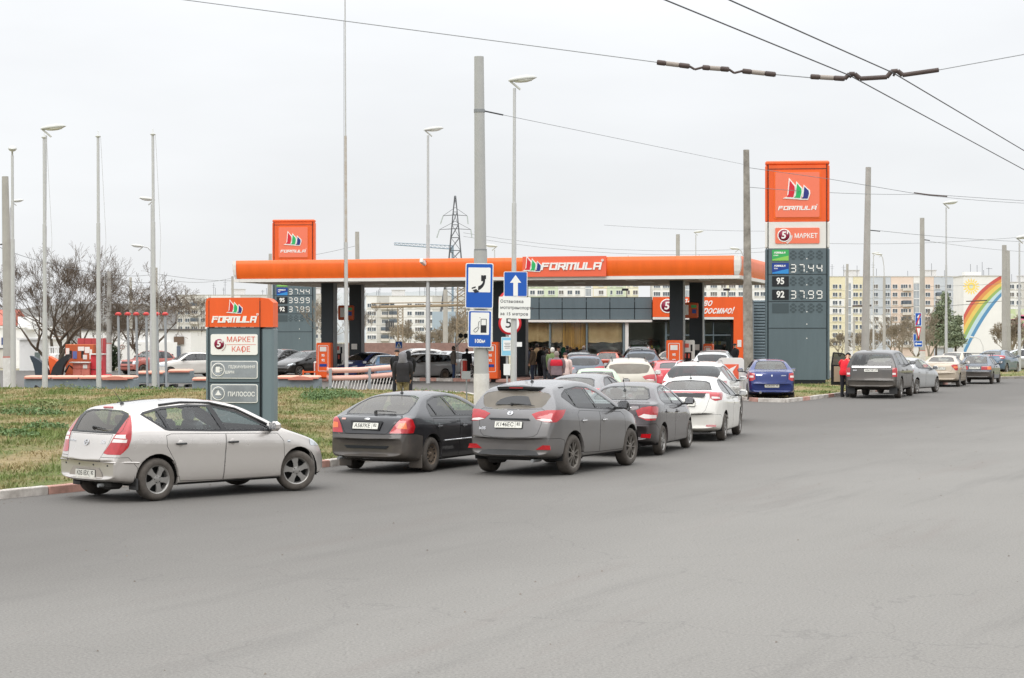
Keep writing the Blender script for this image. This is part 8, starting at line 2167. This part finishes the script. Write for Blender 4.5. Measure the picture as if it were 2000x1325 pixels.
# hand truck by the silver car
t = thing('hand_truck', 'small crane arm with two black wheels above the man by the silver car', 'hand truck', (GX(890, 106), 106, 0)); b = MB()
b.tube([(0, 0, 1.7), (.35, 0, 2.1), (.6, 0, 2.25)], .03, M_STEELG, 6); b.tube([(0, 0, 0), (0, 0, 2.3)], .04, M_WHT, 6); b.tube([(.12, 0, 0), (.12, 0, 2.1)], .03, M_WHT, 6); b.build('frame', t)
for x in (.28, .55): b = MB(); b.lathe([(.001, -.05), (.13, -.05), (.13, .05), (.001, .05)], M_BLK, 12, Matrix.Translation((x, -.05, 2.33)) @ Matrix.Rotation(math.pi / 2, 4, 'X')); b.build('wheel', t)
for lb, px, d, h, f_, jk, hr in (('man in dark blue between the pump totem and the brown jacketed man', 1030, 107, 1.76, 2.0, 'dark_blue', 'dark_hair'), ('person in a grey coat near the shop door pane', 1064, 108, 1.74, -2.0, 'mid_grey', 'dark_hair'), ('person in wine red behind the white haired person', 1073, 101, 1.68, 1.0, 'wine_red', 'fair_hair'),
		('person in black beside the fair haired person', 1108, 111, 1.76, -.5, 'black_coat', 'dark_hair'), ('tall person in tan seen through the group by the shop', 1049, 112, 1.86, .6, 'tan_coat', 'dark_hair'), ('person in a light cap behind the roof of the green saloon', 1140, 112, 1.74, 0, 'mid_grey', 'grey_hair')):
	cl_ = cloth(jk, {'dark_blue': rgb(40, 48, 72), 'mid_grey': rgb(96, 96, 98), 'wine_red': rgb(120, 34, 48), 'tan_coat': rgb(140, 116, 84)}.get(jk, (.01, .01, .01)))
	person(lb, px, d, h, f_, jacket=cl_, trousers=TJn, hair=cloth(hr))
# ---------------------------------------------------------------- the cars
PS = paint('silver_beige_paint', rgb(204, 199, 194), .65, .24, .20, rgb(150, 140, 126))
PB = paint('faded_black_paint', (.010, .011, .015), 0, .32, .07)
PG = paint('dusty_grey_paint', rgb(112, 111, 112), .7, .24, .36, rgb(122, 113, 100))
PD = paint('dark_brown_grey_paint', rgb(62, 56, 59), .8, .25, .11)
PWH = paint('white_paint', rgb(232, 230, 224), 0, .35, .28, rgb(170, 158, 132))
PWR = paint('dirty_white_paint', rgb(228, 226, 220), 0, .35, .35, rgb(160, 148, 120))
PBL = paint('blue_paint', rgb(8, 38, 104), .3, .25, .05)
PRO = paint('dusty_dark_grey_paint', rgb(58, 58, 58), .7, .34, .45)
PSI = paint('silver_paint', rgb(186, 188, 188), .7, .32, .25); PBE = paint('beige_paint', rgb(190, 176, 156), .25, .38, .30)
PDG = paint('slate_paint', rgb(84, 94, 106), .2, .4, .25); PRD = paint('red_paint', rgb(196, 30, 48), .05, .35, .15); POR = paint('orange_red_paint', rgb(214, 84, 52), 0, .45, .2)
PGR = paint('pale_green_paint', rgb(166, 190, 158), 0, .42, .2); PGO = paint('dusty_gold_paint', rgb(186, 180, 166), .15, .4, .4, rgb(150, 138, 116)); PNB = paint('navy_paint', rgb(28, 52, 110), .2, .35, .2)
PSB = paint('steel_blue_paint', rgb(70, 100, 124), .1, .4, .2); PBK = paint('black_paint', (.012, .012, .013), 0, .25, .15)
def ex_hatch(root, H):
	wiper(root, H, -.02, 1.075, -.36, 1.05)
	badge(root, H, .86); rear_text(root, H, 'i30', .085, -.40, .875); rear_text(root, H, 'HYUNDAI', .045, .43, .875, sx=1.1)
	M_ = H['on_rear'](0, 1.365, .004); b = MB(); b.prism(rrect(.24, .032, .008), .012, M_, M_RED); b.build('brake_light', root)
	for y in (.56, .19, -.19, -.56):
		b = MB(); b.lathe([(.014, -.002), (.014, .004), (.001, .004)], M_BLK, 8, H['on_rear'](y, .535, .002)); b.build('parking_sensor', root)
	M_ = H['on_rear'](0, .405, .006); b = MB(); b.prism([(-.34, .09), (.34, .09), (.42, .02), (.46, -.07), (-.46, -.07), (-.42, .02)], .004, M_, paint('plate_recess_paint', rgb(176, 170, 164), .1, .45, .5)); b.build('plate_recess', root)
	b = MB()
	for sg in (-1, 1):
		p, n_ = H['side'](.36, .60, sg, .006);
		b.tube([H['rear'](sg * .50, .585, .006)[0], H['rear'](sg * .70, .585, .006)[0], H['side'](.30, .585, sg, .004)[0], H['side'](.46, .575, sg, .004)[0]], .014, H['pm'], 6)
	b.build('bumper_strip', root)
	for sg in (-1, 1):
		b = MB(); b.box((.42, sg * .76, .26), (.03, .20, .17), M_PLAST); b.build('mud_flap', root)
		b = MB(); p0 = [H['side'](x, z, sg, .012)[0] for x, z in ((1.0, 1.395), (1.4, 1.425), (1.9, 1.408), (2.35, 1.31), (2.85, 1.06))]
		for a, c in zip(p0[:-1], p0[1:]): b.tube([a, c], .017, M_PLAST, 5)
		b.build('wind_deflector', root)
		b = MB(); p = H['side'](3.22, .79, sg, .004)[0]; b.box(tuple(p), (.06, .02, .035), M_HEAD, bev=.01); b.build('side_indicator', root)
	b = MB(); b.box((.25, -.45, .24), (.26, .24, .12), M_UNDER, bev=.04); b.tube([(.03, -.42, .24), (.3, -.42, .24)], .028, M_STEELG, 8); b.build('exhaust', root)
S = spec_i30(); l, h = place((303, 980), (578, 957), S)
make_car(S, 'silver beige hatchback nearest the camera, alone at the left kerb', 'car', loc=l, heading=h, colour=PS, plate=('К051ВХ', '82'), steer=-.38, antenna=(.72, .16, .22), extras=ex_hatch)
def ex_lift(root, H):
	wiper(root, H, .0, 1.065, -.42, 1.055)
	rear_text(root, H, 'Ford', .05, 0, .955); b = MB(); b.lathe([(.05, 0), (.05, .006), (.001, .007)], M_CHROME, 16, H['on_rear'](0, .955, .0) @ Matrix.Diagonal((1.2, .5, 1, 1))); b.build('badge', root)
	M_ = H['on_rear'](.50, .955, .004); b = MB(); b.prism(rrect(.09, .035, .005), .003, M_, mat('faded_sticker', rgb(214, 170, 160), .6)); b.build('sticker', root)
	b = MB(); M_ = H['on_rear'](0, .46, .002); b.prism([(-.46, .03), (.46, .03), (.40, -.02), (-.40, -.02)], .006, M_, M_BLK); b.build('bumper_slot', root)
	M_ = H['on_rear'](0, .845, .002); b = MB(); b.prism([(-.33, .085), (.33, .085), (.28, -.085), (-.28, -.085)], .004, M_, M_TRIM); b.build('plate_recess', root)
	for sg in (-1, 1):
		b = MB(); b.box((.62, sg * .72, .20), (.03, .26, .24), M_PLASTD, bev=.01); b.build('mud_flap', root)
		b = MB(); b.tube([H['side'](x, .535, sg, .006)[0] for x in (1.42, 2.0, 2.6, 3.2)], .016, M_CHROME, 5); b.build('door_strip', root)
	b = MB(); b.tube([(-.02, .50, .26), (.3, .50, .28)], .03, M_STEELG, 8); b.build('exhaust', root)
S = spec_liftback(); l, h = place((837, 922), (966, 903), S)
make_car(S, 'matt black liftback with amber and red lamps, second car at the kerb', 'car', loc=l, heading=h, colour=PB, plate=('А587КЕ', '82'), antenna=(1.42, .10, .20), extras=ex_lift)
def ex_suv(root, H):
	wiper(root, H, .02, 1.235, -.42, 1.205)
	badge(root, H, 1.085, .055, .038); rear_text(root, H, 'ix35', .07, .52, .82, sx=1.2)
	b = MB(); pts = [H['rear'](y, 1.505, .0)[0] + Vector((-.10, 0, .012)) for y in (-.62, -.4, 0, .4, .62)]
	vs = [];
	for p in pts:
		u = abs(p.y) / .62; vs += [p + Vector((-.02 + .1 * u * u, 0, .03 - .02 * u)), p + Vector((0 + .1 * u * u, 0, -.022)), p + Vector((.26, 0, .045 - .03 * u))]
	b.add(vs, [f for i in range(4) for f in ((3 * i, 3 * i + 1, 3 * i + 4, 3 * i + 3), (3 * i + 2, 3 * i, 3 * i + 3, 3 * i + 5), (3 * i + 1, 3 * i + 2, 3 * i + 5, 3 * i + 4))], M_PLAST, False); b.build('roof_spoiler', root)
	b = MB(); b.box((pts[2].x - .012, 0, pts[2].z + .006), (.012, .26, .022), M_REDD); b.build('brake_light', root)
	for sg in (-1, 1):
		M_ = H['on_rear'](sg * .66, .505, .004); b = MB(); b.prism([(-.15 * 1, -.04), (.13, -.04), (.12 if sg < 0 else .02, .04), (-.02 if sg < 0 else -.12, .04)], .008, M_, M_RED); b.build('reflector', root)
	b = MB(); M_ = H['on_rear'](0, .985, .004); b.prism(rrect(.78, .022, .01), .018, M_, M_BLK); b.build('trim_bar', root)
	b = MB(); M_ = H['on_rear'](0, .40, .012)
	b.prism([(-.60, -.05), (.60, -.05), (.52, .03), (.4, .05), (-.4, .05), (-.52, .03)], .012, M_, M_PLAST); b.build('lower_diffuser', root)
	M_ = H['on_rear'](0, 1.30, .010); b = MB(); n = 12
	M2 = H['on_rear'](-.02, 1.30, .004)
	fan = [(-.36, -.09)] + [(-.36 + .0 + .62 * (1 - math.cos(math.pi * .55 * k / n)) * .82, -.09 + .19 * math.sin(math.pi * .62 * k / n) / .98) for k in range(1, n + 1)] + [(.33, -.08)]
	b.prism(fan, .002, M2, G_DARK); b.build('wiped_glass', root)
	b = MB(); b.box((.3, .0, .33), (.4, .9, .12), M_UNDER, bev=.05); b.box((.34, .35, .28), (.3, .3, .14), M_UNDER, bev=.05); b.tube([(.06, -.45, .27), (.4, -.45, .27)], .03, M_STEELG, 8); b.build('exhaust', root)
S = spec_suv(); l, h = place((1114, 926), (1226, 910), S); S['m_handle'] = M_CHROME; S['m_mirror'] = M_PLAST
make_car(S, 'dusty grey crossover in front of the sign pole', 'car', loc=l, heading=h, colour=PG, plate=('К146ЕС', '82'), antenna=(1.02, .08, .2), extras=ex_suv)
def ex_sed(root, H):
	M_ = H['on_rear'](0, .98, .004); b = MB(); b.prism([(-.36, .05), (.36, .05), (.30, -.06), (-.30, -.06)], .004, M_, M_TRIM); b.build('plate_recess', root)
	b = MB(); M_ = H['on_rear'](-.15, .99, .010); b.prism(rrect(.40, .03, .01), .006, M_, M_CHROME); b.build('chrome_strip', root)
	for sg in (-1, 1): M_ = H['on_rear'](sg * .64, .42, .004); b = MB(); b.prism([(-.10, -.03), (.10, -.045), (.12, .045), (-.08, .04)], .008, M_, M_RED); b.build('reflector', root)
	b = MB(); b.box((.3, 0, .24), (.4, 1.0, .10), M_UNDER, bev=.04); b.build('exhaust', root)
S = spec_sedan(); l, h = place((1289, 889), (1341, 875), S)
make_car(S, 'dark brown grey saloon right of the dusty crossover', 'car', loc=l, heading=h, colour=PD, plate=('К298АР', '82'), extras=ex_sed, antenna=(1.0, .15, .28))
def ex_civ(root, H):
	M_ = H['on_rear'](0, 1.14, .004)
	for sg in (-1, 1): M2 = H['on_rear'](sg * .62, .36, .004); b = MB(); b.prism(rrect(.24, .05, .02), .006, M2, M_REDD); b.build('reflector', root)
	M2 = H['on_rear'](0, 1.06, .003); b = MB(); b.prism([(-.5, .05), (.5, .05), (.46, -.05), (-.46, -.05)], .004, M2, M_TRIM); b.build('lower_rear_window', root)
S = spec_hatch(); l, h = place((1411, 861), (1440, 849), S)
make_car(S, 'white hatchback with a red light bar across its tail', 'car', loc=l, heading=h, colour=PWH, plate=('А231СО', '82'), extras=ex_civ, antenna=(1.1, .06, .12))
S = spec_suv(4.45, 1.85, 1.72); S['rear_glass'] = [(0, 1.60), (.5, 1.59), (.70, 1.54), (.72, 1.36), (.66, 1.27), (0, 1.25)]; S['g_rear'] = G_DARK; S['kr'] = .1
make_car(S, 'white off roader with silver roof rails behind the white hatchback', 'car', loc=(5.35, 54.4, .008), heading=.24, colour=PWR, roof_rails='chrome', antenna=(1.2, .1, .3), rim='six', plate=('Е512КХ', '82'))
def ex_logan(root, H):
	b = MB(); b.prism([(0, .05), (.03, 0), (0, -.05), (-.03, 0)], .008, H['on_rear'](0, .93, .003), M_CHROME); b.build('badge', root); rear_text(root, H, 'RENAULT', .05, .45, .95); rear_text(root, H, 'LOGAN', .05, -.42, .93)
	b = MB(); b.tube([(-.04, .42, .32), (.25, .42, .34)], .045, M_STEELG, 10); b.build('exhaust', root)
S = spec_budget()
make_car(S, 'blue saloon seen from behind at the foot of the tall price sign', 'car', loc=(9.55, 72.6, .008), heading=.06, colour=PBL, plate=('К691НУ', '82'), extras=ex_logan)
def ex_rov(root, H):
	b = MB(); M_ = H['on_rear'](0, 1.19, .006); b.prism(rrect(1.46, .05, .01), .014, M_, M_CHROME); b.build('chrome_bar', root)
	for k, ch in enumerate('RANGE ROVER'):
		if ch != ' ': text_mesh(ch, .06, M_STEELG, H['on_rear'](.62 - k * .124, 1.235, .006), 'lettering', root, .003, 0, 0, 1.1)
	rear_text(root, H, 'SDV8', .06, .62, 1.06)
	for sg in (-1, 1): b = MB(); b.box((.30, sg * .80, .30), (.04, .3, .25), M_PLAST); b.build('mud_flap', root)
	# open left door, hinged near its front edge
	S = H['S']; d = MB(); pv = Vector((3.42, 1.0, 0)); M = Matrix.Translation(pv) @ Matrix.Rotation(-1.15, 4, 'Z') @ Matrix.Translation(-pv)
	pl = [(2.27, .42), (3.40, .42), (3.42, 1.22), (2.27, 1.22)]
	MM = M @ Matrix(((1, 0, 0, 0), (0, 0, 1, .93), (0, 1, 0, 0), (0, 0, 0, 1)))
	d.prism(pl, .12, MM, H['pm']); do = d.build('open_door', root)
	d = MB(); fr = [(2.27, 1.22), (2.34, 1.70), (2.72, 1.66), (3.30, 1.24)]
	for a, c in zip(fr[:-1], fr[1:]): p, q = M @ Vector((a[0], .92, a[1])), M @ Vector((c[0], .92, c[1])); d.tube([p, q], .03, M_TRIM, 6)
	d.build('door_frame', do); d = MB(); d.add([M @ Vector((x, .92, z)) for x, z in fr], [(0, 1, 2, 3)], G_TINT); d.build('door_glass', do)
	d = MB(); d.prism([(2.36, .55), (3.3, .55), (3.34, 1.16), (2.36, 1.16)], .02, M @ Matrix(((1, 0, 0, 0), (0, 0, 1, .905), (0, 1, 0, 0), (0, 0, 0, 1))), mat('tan_door_card', rgb(170, 150, 126), .7)); d.build('door_card', do)
S = spec_bigsuv(); l, h = place((1757, 778), (1779, 773), S)
make_car(S, 'large dusty grey off roader with its left door open', 'car', loc=l, heading=h, colour=PRO, plate=('А067УР', '199'), extras=ex_rov)
S = spec_sedan(); l, h = place((1788, 770), (1827, 766), S)
make_car(S, 'silver saloon partly hidden ahead of the large off roader', 'car', loc=l, heading=h, colour=PSI, lod=0, rim='six')
S = spec_budget(); S['lamps'] = [dict(rear=[(.50, .98), (.60, 1.03), (1.0, 1.02), (1.0, .76), (.70, .76)], side=[(-.3, .7), (.26, .74), (.30, .9), (.26, 1.05), (-.3, 1.05)], inner=[('o', [(.62, .86), (.80, .86), (.80, .95), (.62, .95)])])]; S['roofz'] = 1.34; S['top'] = [(x, z - (.09 if z > 1.2 else .0)) for x, z in S['top']]; S['side'] = [[(x, z - (.09 if z > 1.2 else 0)) for x, z in S['side'][0]]]; S['rear_trim'] = [(y, z - (.09 if z > 1.2 else 0)) for y, z in S['rear_trim']]; S['rear_glass'] = [(y, z - (.09 if z > 1.2 else 0)) for y, z in S['rear_glass']]; S['front_glass'] = [(y, z - (.09 if z > 1.2 else 0)) for y, z in S['front_glass']]; S['plate_z'] = .84
l, h = place((1872, 756), (1884, 752.5), S)
make_car(S, 'beige saloon with rounded orange tail lamps at the right', 'car', loc=l, heading=h, colour=PBE, plate=('А837РХ', '82'))
def ex_rack(root, H):
	for x in (1.2, 2.0):
		b = MB(); z = H['top'](x, 0)[0].z + .10; b.tube([(x, -.72, z), (x, .72, z)], .018, M_PLAST, 6)
		for y in (-.58, .58): b.tube([(x, y, z), (x, y * 1.05, z - .13)], .014, M_PLAST, 6)
		b.build('roof_rack_bar', root)
S = spec_boxhatch(); l, h = place((1937, 750.5), (1950, 747.5), S)
make_car(S, 'slate grey angular hatchback with roof rack bars at the right', 'car', loc=l, heading=h, colour=PDG, plate=('А777РК', '82'), extras=ex_rack)
def cc_(S, label, px, d, hd, col, lod=1, **kw):
	make_car(S, label, 'car', loc=(GX(px, d), d, .006), heading=hd, colour=col, lod=lod, **kw)
cc_(spec_hatch(), 'grey hatchback whose roof shows between the crossover and the dark saloon', 1150, 49.5, .30, PG)
S = spec_classic(); S['H'] = 1.5
cc_(S, 'pale green old saloon in the middle of the queue', 1164, 58.5, .02, PGR)
S = spec_suv(4.4, 1.8, 1.70); cc_(S, 'dusty gold off roader with a white roof and wiped rear window', 1226, 63.5, .03, PGO, roof_rails='black', antenna=(1.3, .0, .3))
S = spec_suv(4.5, 1.8, 1.62); S['g_rear'] = G_TINT; cc_(S, 'dark grey people carrier behind the pale green saloon', 1138, 82, .0, PDG)
cc_(spec_hatch(), 'silver hatchback beyond the dark grey people carrier', 1133, 104, .1, PSI, lod=1)
S = spec_suv(4.6, 1.85, 1.74); S['g_rear'] = G_TINT; cc_(S, 'slate grey off roader with roof rails behind the red hatchback', 1256, 91, .12, PDG, roof_rails='chrome', antenna=(1.2, 0, .2))
S = spec_suv(4.6, 1.85, 1.76); cc_(S, 'black off roader farthest back in the queue', 1252, 108, .15, PBK, roof_rails='chrome')
S = spec_hatch(); S['g_rear'] = G_DARK; cc_(S, 'small red hatchback left of the white off roader', 1301, 73.5, -.12, PRD, rim='six')
cc_(spec_boxhatch(), 'orange red old hatchback at the pumps', 1190, 112, .15, POR)
cc_(spec_budget(), 'grey beige saloon beyond the small red hatchback', 1322, 107, .35, PBE)
S = spec_suv(4.7, 1.85, 1.74); S['g_rear'] = G_DARK; cc_(S, 'silver people carrier left of the exit arrow sign', 1397, 87, .18, PSI)
cc_(spec_sedan(), 'black saloon facing left behind the first orange fuel totem', 598, 112, -2.45, PBK, front=True)
cc_(spec_budget(), 'black car half hidden by the services sign', 545, 116, -2.5, PBK, front=True)
cc_(spec_hatch(), 'navy blue car under the canopy beside the rear left column', 716, 103, -2.5, PNB, front=True)
cc_(spec_boxhatch(), 'steel blue hatchback right behind the pink pipes', 752, 96, -.25, PSB)
S = spec_boxhatch(); S['top'] = [(0, .56), (.02, .60), (.05, .7), (.07, .95), (.10, 1.0), (.25, 1.30), (.32, 1.36), (1.2, 1.40), (1.7, 1.42), (2.0, 1.40), (2.2, 1.31), (2.75, .97), (2.85, .94), (3.6, .84), (3.85, .78), (3.95, .62), (4.0, .5)]; S['side'] = [[(.30, .99), (.34, 1.28), (1.0, 1.325), (1.9, 1.325), (2.15, 1.25), (2.62, .94), (1.5, .945)]]
cc_(S, 'silver estate car behind the hooded man', 815, 102, -2.2, PSI, front=True)
cc_(spec_suv(4.3, 1.75, 1.6), 'white car whose roof shows behind the silver estate', 802, 112, -2.0, PWH, front=True)
cc_(spec_sedan(), 'silver saloon facing left beside the man in the brown grey jacket', 868, 109.5, -2.35, PSI, front=True)
cc_(S, 'white estate car half hidden by the thick sign pole', 912, 112, -1.9, PWH, front=True)
cc_(spec_classic(), 'faded red old saloon parked before the low white building', 292, 117, -2.5, paint('faded_red_paint', rgb(176, 92, 80), 0, .5, .2), front=True)
cc_(spec_boxhatch(), 'white hatchback half hidden by the services sign', 368, 109, -2.0, PWH, front=True)
cc_(spec_hatch(), 'blue grey car seen past the slate hatchback', 1950, 118, .5, PSB)
cc_(spec_sedan(), 'silver grey saloon parked at the right edge beyond the grass', 1985, 124, -1.35, PSI)
cc_(spec_boxhatch(), 'pale car parked beyond the beige saloon', 1876, 112, .6, PBE)
